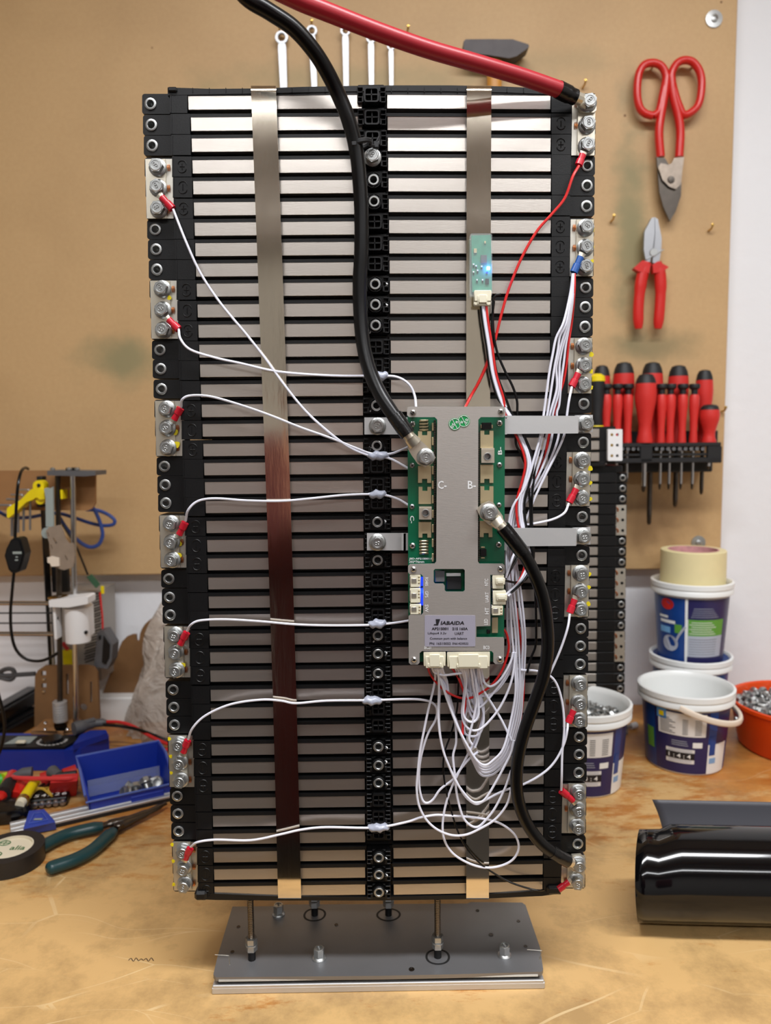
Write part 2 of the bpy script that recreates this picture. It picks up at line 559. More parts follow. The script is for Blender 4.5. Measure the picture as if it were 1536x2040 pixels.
def board_material(stains):
    m, nt, b = nodes_mat('hardboard')
    L = nt.links.new
    tc = nd(nt, 'TexCoord')
    n1 = nd(nt, 'TexNoise'); n1.inputs['Scale'].default_value = 140; n1.inputs['Detail'].default_value = 8; n1.inputs['Roughness'].default_value = 0.75
    n2 = nd(nt, 'TexNoise'); n2.inputs['Scale'].default_value = 4; n2.inputs['Detail'].default_value = 4
    L(tc.outputs['Object'], n1.inputs[0]); L(tc.outputs['Object'], n2.inputs[0])
    a = nd(nt, 'Mix', data_type='RGBA'); a.inputs[6].default_value = (*lin((186, 150, 104)), 1); a.inputs[7].default_value = (*lin((206, 172, 124)), 1)
    L(n1.outputs['Fac'], a.inputs[0])
    c = nd(nt, 'Mix', data_type='RGBA', blend_type='MULTIPLY'); c.inputs[7].default_value = (0.86, 0.84, 0.82, 1)
    rr = nd(nt, 'MapRange'); rr.inputs[1].default_value = 0.45; rr.inputs[2].default_value = 0.75
    L(n2.outputs['Fac'], rr.inputs[0]); L(rr.outputs[0], c.inputs[0]); L(a.outputs[2], c.inputs[6])
    last = c.outputs[2]
    ns = nd(nt, 'TexNoise'); ns.inputs['Scale'].default_value = 22; ns.inputs['Detail'].default_value = 6
    L(tc.outputs['Object'], ns.inputs[0])
    for (p, rx, rz, col, amt) in stains:
        mp = nd(nt, 'Mapping', vector_type='TEXTURE'); mp.inputs['Location'].default_value = p; mp.inputs['Scale'].default_value = (rx, 1, rz)
        L(tc.outputs['Object'], mp.inputs[0])
        ln = nd(nt, 'VectorMath', operation='LENGTH'); L(mp.outputs[0], ln.inputs[0])
        ad = nd(nt, 'Math', operation='MULTIPLY_ADD'); ad.inputs[1].default_value = 1.3; L(ns.outputs['Fac'], ad.inputs[0]); L(ln.outputs['Value'], ad.inputs[2])
        mr = nd(nt, 'MapRange', interpolation_type='SMOOTHSTEP'); mr.inputs[1].default_value = 1.75; mr.inputs[2].default_value = 0.75; mr.inputs[4].default_value = amt
        L(ad.outputs[0], mr.inputs[0])
        mx = nd(nt, 'Mix', data_type='RGBA'); mx.inputs[7].default_value = (*lin(col), 1)
        L(mr.outputs[0], mx.inputs[0]); L(last, mx.inputs[6])
        last = mx.outputs[2]
    L(last, b.inputs['Base Color'])
    b.inputs['Roughness'].default_value = 0.55
    bp = nd(nt, 'Bump'); bp.inputs['Strength'].default_value = 0.1; bp.inputs['Distance'].default_value = 0.001
    L(n1.outputs['Fac'], bp.inputs['Height']); L(bp.outputs[0], b.inputs['Normal'])
    return m

wall_m = mat('white_plaster', (236, 237, 240), 0.75, bump=(70, 0.35), var=(5, 0.03))
wall_b = mat('room_wall_paint', (206, 202, 196), 0.8, var=(3, 0.05))
floor_m = mat('concrete_floor', (48, 45, 44), 0.7, var=(4, 0.15))
ceil_m = mat('ceiling_paint', (228, 216, 196), 0.8, var=(3, 0.04))
WY = 0.70                                # back wall plane
X0, X1, Y0 = -2.3, 2.5, -3.4
def struct(name, c, sz, m):
    M = MB(); M.box(c, sz)
    return tag(M.build(name, m, at=c, smooth=0), kind='structure')
struct('wall_back', ((X0 + X1) / 2, WY + 0.06, CEIL / 2), (X1 - X0 + 0.2, 0.12, CEIL), wall_m)
struct('wall_front', ((X0 + X1) / 2, Y0 - 0.06, CEIL / 2), (X1 - X0 + 0.2, 0.12, CEIL), wall_b)
struct('wall_left', (X0 - 0.06, (Y0 + WY) / 2, CEIL / 2), (0.12, WY - Y0, CEIL), wall_b)
struct('wall_right', (X1 + 0.06, (Y0 + WY) / 2, CEIL / 2), (0.12, WY - Y0, CEIL), wall_b)
struct('floor', ((X0 + X1) / 2, (Y0 + WY) / 2, -0.05), (X1 - X0 + 0.2, WY - Y0 + 0.2, 0.1), floor_m)
struct('ceiling', ((X0 + X1) / 2, (Y0 + WY) / 2, CEIL + 0.05), (X1 - X0 + 0.2, WY - Y0 + 0.2, 0.1), ceil_m)

for k, y in enumerate((-0.15, -1.2, -1.65, -2.5, -3.0)):
    struct('trim_%d' % (k + 1), ((X0 + X1) / 2, y, CEIL - 0.06), (X1 - X0, 0.12, 0.12), mat('ceiling_beam_%d' % k, (170, 126, 78), 0.6, var=(12, 0.2)))
# lamp housings above the area lights
for k, (lx, ly, sx, sy, pw) in enumerate(LAMPS):
    t = thing('ceiling_lamp', ('long white ceiling lamp spanning the room behind the viewer', 'white ceiling lamp straight above the bench edge',
              'white ceiling lamp running along the wall by the buckets')[k], 'lamp', (lx, ly, CEIL - 0.06))
    M = MB(); M.box((lx, ly, CEIL - 0.03), (sx + 0.03, sy + 0.03, 0.058), 0.006)
    M.build('lamp_housing', white_pl, t)

# workbench
BF = -0.15
t = thing('workbench', 'worn orange-brown wooden workbench with pale scratches along the white wall', 'workbench', (0, 0.2, 0))
M = MB(); M.box(((X0 + X1) / 2, (BF + WY) / 2 - 0.002, BZ - 0.025), (X1 - X0 - 0.1, WY - BF - 0.004, 0.05), 0.003)
M.build('worktop', bench_material(), t, smooth=0)
ORG_B = ORG[t]
for x in (-1.6, 1.8):
    for y in (BF + 0.1, WY - 0.1):
        M = MB(); M.box((x, y, (BZ - 0.05) / 2), (0.08, 0.08, BZ - 0.05), 0.003)
        M.build('leg', mdfd, t, smooth=0)
M = MB(); M.box(((X0 + X1) / 2, BF + 0.05, BZ - 0.11), (3.5, 0.03, 0.12), 0.003); M.build('apron', mdfd, t, smooth=0)

# tool board
BY = 0.665                              # front face of the board
tl, br_, tr_ = P(-300, 1150, BY), P(1436, 1133, BY), P(1470, 0, BY)
zb = P(700, 1141, BY).z
zt = 2.3
xr = (br_.x + tr_.x) / 2
xl = -1.3
t_board = thing('tool_board', 'brown hardboard tool board hung flat on the white wall above the bench', 'tool board', (0, BY, zb))
M = MB(); M.box(((xl + xr) / 2, BY + 0.012, (zb + zt) / 2), (xr - xl, 0.024, zt - zb), 0.002)
def rel(px, py):
    q = P(px, py, BY); return (q.x, 0.0, q.z - zb)
gg, gd = (132, 128, 92), (120, 118, 86)
ST = [((P(250, 720, BY).x, 0, P(250, 720, BY).z - zb), 0.10, 0.05, gg, 0.8), (rel(700, 160), 0.34, 0.035, (150, 138, 96), 0.55),
      (rel(1255, 470), 0.045, 0.22, (138, 128, 88), 0.95), (rel(1260, 200), 0.03, 0.06, gg, 0.45), (rel(1300, 690), 0.09, 0.04, (120, 112, 78), 0.7),
      (rel(1290, 1040), 0.12, 0.07, (124, 92, 58), 0.75), (rel(1100, 120), 0.16, 0.03, (150, 136, 96), 0.35)]
M.build('panel', board_material(ST), t_board, smooth=0)
def screw_washer(px, py, R):
    p = P(px, py, BY - 0.0005)
    M = MB(); M.lathe(ffr(p), [(0.35 * R, 0.0), (R, 0.0), (R, 0.0016), (0.45 * R, 0.0022), (0.42 * R, 0.004), (0.2 * R, 0.0048), (0.12 * R, 0.003), (0, 0.003)], 20)
    return M.build('washer_screw', zinc, t_board)
screw_washer(1422, 38, 0.0135); screw_washer(1391, 1081, 0.012)
hooks = [(560, 62), (623, 50), (688, 52), (741, 66), (813, 61), (961, 101), (1005, 101), (1218, 434), (1412, 452), (1298, 131), (1377, 130), (1162, 168), (1438, 811), (779, 84)]
for (hx, hy) in hooks:
    a = P(hx - 2, hy + 9, BY + 0.002)
    M = MB(); M.tube(smooth_path([a, a + V((0.0, -0.009, 0.0005)), a + V((0.001, -0.013, 0.002)), a + V((0.0015, -0.015, 0.006))], 3), 0.0016, 6)
    q = a + V((0.0015, -0.015, 0.0065))
    M.lathe(ffr(q + V((0, 0.001, 0))), [(0, 0), (0.0026, 0.0005), (0.0022, 0.002), (0, 0.0026)], 8)
    M.build('hook', brass, t_board)
# a few drilled and chipped marks
for (hx, hy, r) in ((1437, 4, .0018), (303, 95, .0012), (1245, 230, .002)):
    p = P(hx, hy, BY - 0.0004); M = MB(); M.lathe(ffr(p), [(r, 0), (r * 0.9, 0.0003), (0, 0.0002)], 8); M.build('drill_mark', mdfd, t_board)
# ------------------------------------------------------------------ battery pack
LY = [207,249,290,334,375,418,457,497,537,576,618,658,697,735,775,815,853,892,929,966,1002,1043,1080,1115,1153,1190,1225,1264,1299,1334,1374,1409,1444,1481,1518,1553,1586,1621,1656,1693,1727,1760]
RY = [206,250,292,330,370,411,454,494,533,573,612,651,690,729,767,804,843,881,917,955,992,1029,1067,1106,1142,1178,1213,1252,1287,1323,1361,1399,1433,1468,1503,1539,1577,1611,1645,1681,1720,1754]
CY = [188,233,275,316,358,401,441,484,525,566,607,648,691,728,767,808,850,888,928,966,1000,1040,1078,1116,1155,1190,1226,1266,1303,1342,1375,1412,1446,1488,1525,1560,1595,1628,1660,1709,1743,1778]
N = 42
def proj_fit(a, b, c):
    return lambda i: (a + b * i) / (1 + c * i)
fL = proj_fit(209.261401, 42.3153031, 0.00255564673)
fR = proj_fit(210.555762, 41.1860707, 0.00206907771)
pitch = lambda i: 42.0 - 8.0 * i / 41
sL = lambda i: 0.5 * fL(i) + 0.5 * LY[i]
sR = lambda i: 0.5 * fR(i) + 0.5 * RY[i]
yLa = lambda i: 204.5 + (sL(i) - 208.1) * 1.0125          # plate rows at their four ends
yLb = lambda i: 202.0 + (sL(i) - 208.1) * 1.0112
yRa = lambda i: 202.0 + (sR(i) - 208.3) * 1.0165
yRb = lambda i: 203.5 + (sR(i) - 208.3) * 1.0115
XLo = lambda y: 283 + (y - 205) * 0.0401
XLi = lambda y: 338 + (y - 200) * 0.036
XPa = lambda y: interp([(200, 374), (240, 380), (565, 391), (900, 405), (1100, 413), (1300, 418), (1500, 421), (1780, 427)], y)
XPb = lambda y: interp([(200, 721), (940, 724), (1780, 728)], y)
XRa = lambda y: interp([(200, 771), (400, 774), (700, 778), (1400, 781.5), (1780, 784)], y)
XRb = lambda y: interp([(200, 1097), (400, 1098), (700, 1096), (900, 1093), (1400, 1085), (1780, 1081)], y)
XRi = lambda y: interp([(200, 1139), (560, 1134), (900, 1128), (1400, 1121), (1780, 1117)], y)
XRo = lambda y: 1187 - (y - 205) * 0.0136
XC = lambda y: interp([(188, 740), (440, 746), (1000, 752), (1780, 755)], y)
YB, YP, YE, YLUG, YC = 0.007, 0.0, -0.0008, 0.008, -0.008
PD = 0.105                                              # depth of the pack
pk0 = P(755, 1788, 0.05)
pack = thing('battery_pack', 'tall upright battery pack of stacked black modules with silver plates and two steel straps', 'battery pack', (pk0.x, 0.05, pk0.z))

def hexbolt_mesh():
    M = MB()
    R = 0.0069
    fr = (V((0, 0, 0)), V((1, 0, 0)), V((0, 1, 0)), V((0, 0, 1)))
    M.lathe(fr, [(0, 0), (R, 0), (R, 0.0008), (R * 0.86, 0.0016), (R * 0.70, 0.0019)], 20)
    rh = R * 0.79
    hx = [V((rh * math.cos(PI / 3 * i), rh * math.sin(PI / 3 * i), 0.0015)) for i in range(6)]
    M.prism(hx, (0, 0, 0.0050))
    M.lathe((V((0, 0, 0.0065)), *fr[1:]), [(rh * 0.866, -0.0001), (rh * 0.78, 0.0005), (rh * 0.60, 0.0005), (rh * 0.56, 0.0001), (0, 0.0001)], 16)
    for s in (-1, 1):
        M.tube([V((0.0010 * math.cos(a), 0.0010 * math.sin(a) + s * 0.001, 0.0068)) for a in [2 * PI * k / 8 for k in range(8)]], 0.00025, 4, closed=True)
    me = M.build('hex_bolt', zinc, at=(0, 0, 0))
    d = me.data
    bpy.data.objects.remove(me)
    return d
BOLT = hexbolt_mesh()
def bolt(p, parent, name='bolt', sc=1.0):
    rot = (Matrix.Rotation(PI / 2, 3, 'X') @ Matrix.Rotation(random.uniform(0, PI), 3, 'Z')).to_euler()
    o = link(name, BOLT, parent, p, rot)
    o.scale = (sc, sc, sc)
    return o

def ring(M, p, R, r, depth, mi=0, proud=0.0006, n=20):
    """metal insert: an open sleeve with a rolled rim, sunk into the block"""
    M.lathe(ffr(p), [(R, -0.0005), (R, proud * 0.6), (R * 0.93, proud), (r * 1.12, proud), (r, proud * 0.4), (r * 0.97, -depth), (0, -depth)], n, mi)

GRID = set(list(range(0, 3)) + list(range(6, 9)) + list(range(12, 15)) + list(range(18, 21)) + list(range(24, 27)) + list(range(30, 33)) + list(range(36, 39)))
modules = []
for i in range(N):
    hp = pitch(i) / 2
    h2 = pitch(i) * 0.345
    yl, yr = yLa(i), yRb(i)
    yc = (yLb(i) + yRa(i)) / 2
    # frame of the module: deep body + front ledges
    M = MB()
    def strip(xa, ya, xb, yb, ha, hb, Y, th, mi=0):
        """bar between two picture points with half-heights ha, hb"""
        M.prism([P(xa, ya - ha, Y), P(xb, yb - ha, Y), P(xb, yb + hb, Y), P(xa, ya + hb, Y)], (0, th, 0), mi=mi)
    g = 0.7
    strip(XLi(yl), yl, XC(yc), yc, hp - g, hp - g, YB, PD - YB)
    strip(XC(yc), yc, XRi(yr), yr, hp - g, hp - g, YB, PD - YB)
    strip(XPa(yl) - 2, yl - hp + 4.4, XPb(yc) + 2, yLb(i) - hp + 4.4, 3.4, 3.2, -0.0003, 0.008)    # glossy ledge above each plate
    strip(XRa(yc) - 2, yRa(i) - hp + 4.4, XRb(yr) + 2, yr - hp + 4.4, 3.4, 3.2, -0.0003, 0.008)
    strip(XLi(yl), yl, XPa(yl) - 1.5, yl, hp - 0.6, hp - 0.6, YE, 0.009)                          # end blocks
    strip(XRb(yr) + 1.5, yr, XRi(yr), yr, hp - 0.6, hp - 0.6, YE, 0.009)
    strip(XLi(yl) + 2, yl, XLi(yl) + 3, yl, hp - 2, hp - 2, YE - 0.0004, 0.001)
    bus = (i // 3) % 2 == 1
    xs = []
    if bus: xs.append(((XLi(yl) + XPa(yl)) / 2, yl))
    if not bus and i > 0 and i < 42: xs.append(((XRb(yr) + XRi(yr)) / 2, yr))
    for (ex, ey) in xs:                                                                             # embossed (+) marks
        for s in (-1, 1):
            q = [P(ex + 8 * math.cos(a), ey + s * 5 + s * 7 * math.sin(a), YE - 0.0002) for a in [PI * k / 6 for k in range(7)]]
            M.tube(q, 0.00035, 4, caps=False)
        M.tube([P(ex, ey - 6, YE - 0.0002), P(ex, ey + 6, YE - 0.0002)], 0.00035, 4, caps=False)
        if i % 3 != 1:
            M.tube([P(ex - 5, ey, YE - 0.0002), P(ex + 5, ey, YE - 0.0002)], 0.00035, 4, caps=False)
    mod = M.build('battery_module', black, pack, smooth=30)
    modules.append(mod)
    # bare cell plates
    for (xa, ya, xb, yb) in ((XPa(yl), yl, XPb(yc), yLb(i)), (XRa(yc), yRa(i), XRb(yr), yr)):
        M = MB()
        o, e2 = P(xa, ya, YP), P(xb, yb, YP)
        u = (e2 - o).normalized()
        L_ = (e2 - o).length
        H = (P(xa, ya - h2, YP) - P(xa, ya + h2, YP)).length
        vv = V((0, -1, 0)).cross(u)
        M.box((L_ / 2, 0, -0.0035), (L_, H, 0.007), 0.00025, 0, (o, u, vv, V((0, -1, 0))))
        M.build('cell_plate', plate_m, mod, smooth=0)
    # terminal lugs with threaded inserts
    for side in (0, 1):
        if side == 0:
            y, x0, x1 = LY[i], XLo(LY[i]), XLi(LY[i]) + 2
            hx = (0.30 * (XLi(y) - XLo(y)))
            cx = x0 + hx
        else:
            y, x0, x1 = RY[i], XRi(RY[i]) - 2, XRo(RY[i])
            cx = x1 - 0.31 * (x1 - x0)
        M = MB()
        rr = 5
        hl = hp - 0.9
        ol = [(px_, py_) for (px_, py_) in rrect(x0, y - hl, x1, y + hl, rr)]
        ol = [(px_ if (px_ < (x0 + x1) / 2) == (side == 0) else (x1 if side == 0 else x0), py_) for (px_, py_) in ol]
        cl = []
        for q in ol:
            if not cl or abs(q[0] - cl[-1][0]) + abs(q[1] - cl[-1][1]) > 0.3: cl.append(q)
        slab(M, cl, YLUG, 0.022, [circ(cx, y, 9.6, 14)])
        lug = M.build('terminal_lug', black, mod, smooth=30)
        onbar = (side == 0 and bus) or (side == 1 and not bus) or (side == 1 and i in (16, 22))
        if i == 39: onbar = False
        if not onbar:
            M = MB(); ring(M, P(cx, y, YLUG - 0.0005), 0.0046, 0.0027, 0.012)
            ins = M.build('threaded_insert', zinc, mod)
    # middle clip
    cx, cyy = XC(CY[i]), CY[i]
    M = MB()
    s = pitch(i) / 41.0
    pbox(M, cx - 24 * s - 4, cyy - hp + 1, cx + 22 * s + 4, cyy + hp - 1, 0.0, 0.02, 0.001)
    for sd in (-1, 1):
        for k in range(4):
            yy = cyy - 14 * s + k * 9.5 * s
            pbox(M, cx + sd * 22 * s - 5, yy - 1.1, cx + sd * 22 * s + 5, yy + 1.1, -0.004, 0.005, 0.0002)
        pbox(M, cx + sd * 27 * s - 1, cyy - 16 * s, cx + sd * 27 * s + 1, cyy + 15 * s, -0.0035, 0.005, 0.0002)
        pbox(M, cx + sd * 17 * s - 2.2, cyy + 3 * s, cx + sd * 17 * s + 2.2, cyy + 15 * s, -0.0055, 0.006, 0.0003)
    if i in GRID:
        a = 14.5 * s
        slab(M, rrect(cx - a, cyy - a, cx + a, cyy + a, 5 * s), YC, 0.008, [rrect(cx - a + 3, cyy - a + 3, cx + a - 3, cyy + a - 3, 3.5 * s)])
        pbox(M, cx - 1.3, cyy - a + 2, cx + 1.3, cyy + a - 2, YC + 0.0008, 0.006, 0.0001)
        pbox(M, cx - a + 2, cyy - 1.3, cx + a - 2, cyy + 1.3, YC + 0.0008, 0.006, 0.0001)
        M.build('clip_grid', black, mod, smooth=30)
    else:
        p = P(cx, cyy, -0.006)
        M.lathe(ffr(p), [(0.0062 * s, -0.006), (0.0062 * s, -0.0004), (0.0059 * s, 0), (0.0055 * s, 0), (0.0055 * s, -0.0022), (0.0048 * s, -0.0022), (0.0048 * s, 0.0003), (0.0031, 0.0003)], 20)
        for k in range(6):
            a = PI / 6 + k * PI / 3
            o = p + V((math.cos(a) * 0.0052 * s, 0, math.sin(a) * 0.0052 * s))
            M.box((0, 0, -0.001), (0.0013, 0.0012, 0.002), 0, 0, (o, V((math.cos(a), 0, math.sin(a))), V((-math.sin(a), 0, math.cos(a))), V((0, -1, 0))))
        M.build('clip_boss', black, mod, smooth=30)
        if i not in (16, 22):
            M = MB(); ring(M, P(cx, cyy, -0.0066), 0.0042, 0.0026, 0.010)
            M.build('threaded_insert', zinc, mod)

M = MB()
a_, b_ = P(400, 195, 0.02), P(1110, 1770, 0.02)
M.box(((a_.x + b_.x) / 2, 0.06, (a_.z + b_.z) / 2), (b_.x - a_.x, 0.076, a_.z - b_.z))
M.build('hidden_gap_filler', black, pack, smooth=0)  # unseen block added so no light shows through slits between the modules
# end frames above and below the stack
M = MB()
top = [(334, 174), (420, 177), (520, 176), (600, 173), (700, 171), (790, 170), (900, 170), (1000, 172), (1080, 176), (1143, 184)]
yb_ = [(334, 190), (420, 188), (520, 186), (600, 184), (700, 182), (790, 181), (900, 182), (1000, 184), (1080, 187), (1143, 193)]
M.prism([P(x, y, -0.001) for x, y in top] + [P(x, y, -0.001) for x, y in reversed(yb_)], (0, PD, 0))
for k in range(24):
    x = 350 + k * 33
    pbox(M, x, 174.5, x + 1.4, 184, -0.0016, 0.002, 0.0001)
pbox(M, 333, 172, 352, 182, -0.003, 0.02, 0.001); pbox(M, 1120, 178, 1144, 190, -0.003, 0.02, 0.001)
M.build('top_frame', black, pack, smooth=30)
M = MB()
bt = [(389, 1779), (560, 1786), (755, 1787), (950, 1783), (1117, 1772)]
bb = [(389, 1791), (430, 1793), (560, 1794), (755, 1794), (950, 1791), (1080, 1785), (1117, 1780)]
M.prism([P(x, y, -0.001) for x, y in bt] + [P(x, y, -0.001) for x, y in reversed(bb)], (0, PD, 0))
pbox(M, 386, 1778, 412, 1796, -0.004, 0.03, 0.002); pbox(M, 1090, 1767, 1120, 1784, -0.004, 0.03, 0.002)
M.build('bottom_frame', black, pack, smooth=30)

# steel straps folded over both ends
def strap(xa, xb):
    for_y = [180 + k * (1787 - 180) / 40 for k in range(41)]
    M = MB()
    pts, th = [], 0.0007
    ca, cb = lambda y: interp(xa, y), lambda y: interp(xb, y)
    ring_ = [(P(ca(180), 173, 0.10), P(cb(180), 173, 0.10)), (P(ca(180), 170.5, 0.02), P(cb(180), 170.5, 0.02)), (P(ca(180), 170.5, 0.0), P(cb(180), 170.5, 0.0)), (P(ca(180), 172, -0.0035), P(cb(180), 172, -0.0035)), (P(ca(180), 176, -0.0055), P(cb(180), 176, -0.0055)), (P(ca(183), 183, -0.006), P(cb(183), 183, -0.006))]
    for y in for_y[1:-1]:
        dy = -0.0052 + 0.0006 * math.sin(y * 0.021)
        ring_.append((P(ca(y), y, dy), P(cb(y), y, dy)))
    ring_ += [(P(ca(1787), 1787, -0.0056), P(cb(1787), 1787, -0.0056)), (P(ca(1787), 1790.5, -0.004), P(cb(1787), 1790.5, -0.004)), (P(ca(1787), 1791.5, 0.0), P(cb(1787), 1791.5, 0.0))]
    vs, fs = [], []
    for k, (a, b) in enumerate(ring_):
        n = V((0, 1, 0)) * th if 2 < k < len(ring_) - 2 else V((0, 0, -th if k <= 2 else th))
        vs += [a, b, a + n, b + n]
        if k:
            o = 4 * (k - 1)
            fs += [(o, o + 1, o + 5, o + 4), (o + 2, o + 6, o + 7, o + 3), (o, o + 4, o + 6, o + 2), (o + 1, o + 3, o + 7, o + 5)]
    M.add(vs, fs)
    return M.build('steel_strap', strap_m, pack, smooth=60)
strap([(180, 500), (600, 516), (1000, 531), (1400, 544), (1787, 554)], [(180, 550), (600, 565), (1000, 579), (1400, 591), (1787, 600)])
strap([(180, 930), (600, 929), (1000, 929), (1787, 929)], [(180, 979), (600, 977), (1000, 976), (1787, 974)])

# bus bars: a wide tinned bar, a narrower bar over it, three flange bolts, copper tabs, yellow torque marks
rb = lambda x0, y0, x1, y1, r: rrect(x0, y0, x1, y1, r, 2)
BARS = []
def bus_bar(rows, side, marks=(), greenish=False):
    ys = [(LY if side == 0 else RY)[r] for r in rows]
    y0, y1 = ys[0] - pitch(rows[0]) * 0.42, ys[-1] + pitch(rows[-1]) * 0.42
    ym = (y0 + y1) / 2
    M = MB()
    if side == 0:
        xo, xi = XLo(ym) + 1, XLi(ym) + 6
        xm = xo + (xi - xo) * 0.66
        cx = xo + (xi - xo) * 0.45 - 2
        quad = lambda a, b: [(a - 1.5, y0), (b - 1.5, y0), (b + 1.5, y1), (a + 1.5, y1)]
        slab(M, quad(xo, xi), YLUG - 0.0016, 0.0014)
        top_q = quad(xo + 1, xm)
    else:
        xo, xi = XRo(ym) - 1, XRi(ym) + 1
        xm = xo - (xo - xi) * 0.74
        cx = xo - (xo - xi) * 0.36
        quad = lambda a, b: [(a + 1, y0), (b + 1, y0), (b - 1, y1), (a - 1, y1)]
        slab(M, quad(xi, xo), YLUG - 0.0016, 0.0014)
        top_q = quad(xm, xo)
    bar = M.build('bus_bar', tinw, pack, smooth=0)
    M = MB(); slab(M, top_q, YLUG - 0.0036, 0.0019)
    M.build('link_plate', tin, bar, smooth=0)
    off = 0.0
    for k, y in enumerate(ys):
        xx = (cx + (k - (len(ys) - 1) / 2) * (1.2 if side == 0 else -0.8))
        if not (side == 1 and rows[0] in (0, 40) and k == 0):
            bolt(P(xx, y, YLUG - 0.0036), bar)
        tx = xm + 6 if side == 0 else xm - 4
        p = P(tx, y, YLUG - 0.0026)
        if k < 2 or side == 0:
            M = MB()
            for q in range(3):
                M.tube([p + V((0.0012 * (q - 1) * 0.6, 0, 0.0026)), p + V((0.0012 * (q - 1) * 0.8, -0.0006, 0)), p + V((0.0012 * (q - 1) * 0.6, 0, -0.0026))], [0.0002, 0.00042, 0.0002], 5)
            M.build('copper_tab', copper, bar)
    for (mx_, my_, r) in marks:
        M = MB()
        p = P(mx_, my_, YLUG - 0.0037)
        lp = [p + V((math.cos(a) * r * (1 + 0.25 * math.sin(3 * a + my_)), 0, math.sin(a) * r * (1.3 + 0.2 * math.cos(2 * a)))) for a in [2 * PI * k / 10 for k in range(10)]]
        M.prism(lp, (0, 0.0004, 0)); M.build('paint_mark', yellow, bar, smooth=0)
    BARS.append(bar)
    return bar
ml = {3: ((325, 340, .0014), (326, 374, .0014)), 9: ((337, 593, .0016),), 15: ((349, 861, .0022), (352, 886, .0024)), 21: ((357, 1083, .002), (356, 1107, .0022)), 27: ((363, 1300, .0014), (364, 1326, .0022)), 33: ((337, 1472, .0014), (340, 1507, .0014), (341, 1540, .0013)), 39: ((343, 1683, .0014), (345, 1716, .0014), (346, 1762, .0014))}
mr = {12: ((1178, 706, .0018), (1178, 740, .0016), (1178, 772, .0015)), 18: ((1176, 933, .0019), (1176, 962, .0015), (1176, 994, .0015)), 24: ((1174, 1144, .0016), (1173, 1170, .0015), (1172, 1203, .0018)), 6: ((1181, 458, .0015), (1180, 492, .0015), (1180, 520, .0013))}
for r in range(3, 42, 6): bus_bar([r, r + 1, r + 2], 0, ml.get(r, ()))
for r in (0, 6, 12, 18, 24, 30, 36): bus_bar([r, r + 1, r + 2], 1, mr.get(r, ()))
bus_bar([40, 41], 1)
bolt(P(742, 314, -0.0062), modules[3])

# mounting brackets for the circuit board
def bracket(yc, yr, x0, xs, xe, rows):
    M = MB()
    YR = -0.0185
    h = 16.5
    slab(M, [(x0, yc - h - 1), (815, yc - h - 1), (815, yc + h), (x0, yc + h)], -0.0095, 0.002)
    slab(M, [(1000, yr - h - 0.5), (xs, yr - h), (xs, yr + h + 2), (1000, yr + h + 3)], YR, 0.002)
    a0, a1 = P(xs, yr - h, YR), P(xs, yr + h + 2, YR)
    b0, b1 = P(xs + 2, yr - h, YLUG - 0.0035), P(xs + 2, yr + h - 2, YLUG - 0.0035)
    M.prism([a0, b0, b1, a1], (0.0018, 0, 0))
    slab(M, [(xs - 2, yr - h - 1), (xe, yr - h - 2), (xe, yr + h - 1), (xs - 2, yr + h - 1)], YLUG - 0.0036, 0.002)
    slab(M, [(800, yc - h - 1), (1010, yc - h - 1), (1010, yc + h), (800, yc + h)], YR, 0.002)
    p0, p1 = P(812, yc - h - 1, -0.0095), P(812, yc + h, -0.0095)
    q0, q1 = P(804, yc - h - 1, YR), P(804, yc + h, YR)
    M.prism([p0, q0, q1, p1], (0.0018, 0, 0))
    b = M.build('mounting_bracket', alu, pack, smooth=0)
    bolt(P(752, yc, -0.0096), b); bolt(P(xe - 15, yr - 1, YLUG - 0.0037), b)
    return b
bracket(849, 845, 726, 1147, 1181, (16, 16))
bracket(1080, 1069, 731, 1143, 1176, (22, 22))

# hot glue dabs that hold the wires on the middle column, and white paint ticks
for k, (gx, gy, rx, rz) in enumerate(((760, 749, .0055, .0035), (753, 908, .0088, .0036), (752, 985, .0072, .0034), (752, 1243, .0075, .0036), (742, 1396, .0084, .0036), (754, 1649, .0090, .0034))):
    M = MB()
    p = P(gx, gy, -0.0085)
    fr = (p, V((rx / rz, 0, 0.05)), V((0, 0, 1)), V((0, -1, 0)))
    M.lathe(fr, [(rz * 1.0, -0.003), (rz * 1.05, 0.0), (rz * 0.85, 0.0022), (rz * 0.5, 0.0034), (0, 0.0038)], 18)
    for v in range(len(M.v)):
        M.v[v] += V((0, 0, 0.0008 * math.sin(M.v[v].x * 900 + k)))
    M.build('glue_dab', glue, pack, smooth=80)
for (tx, ty) in ((770, 566), (770, 608), (737, 660), (738, 816), (738, 893), (767, 1039), (741, 1124), (745, 1275), (769, 1301), (744, 1352), (770, 1490), (769, 1518), (770, 1563), (769, 1711), (770, 1744), (770, 1776)):
    M = MB()
    M.tube(smooth_path([P(tx - 1.5, ty - 3, -0.0025), P(tx + 1.5, ty, -0.0045), P(tx - 1, ty + 4, -0.0025)], 3), 0.0006, 5)
    M.build('paint_tick', white_pl, pack)
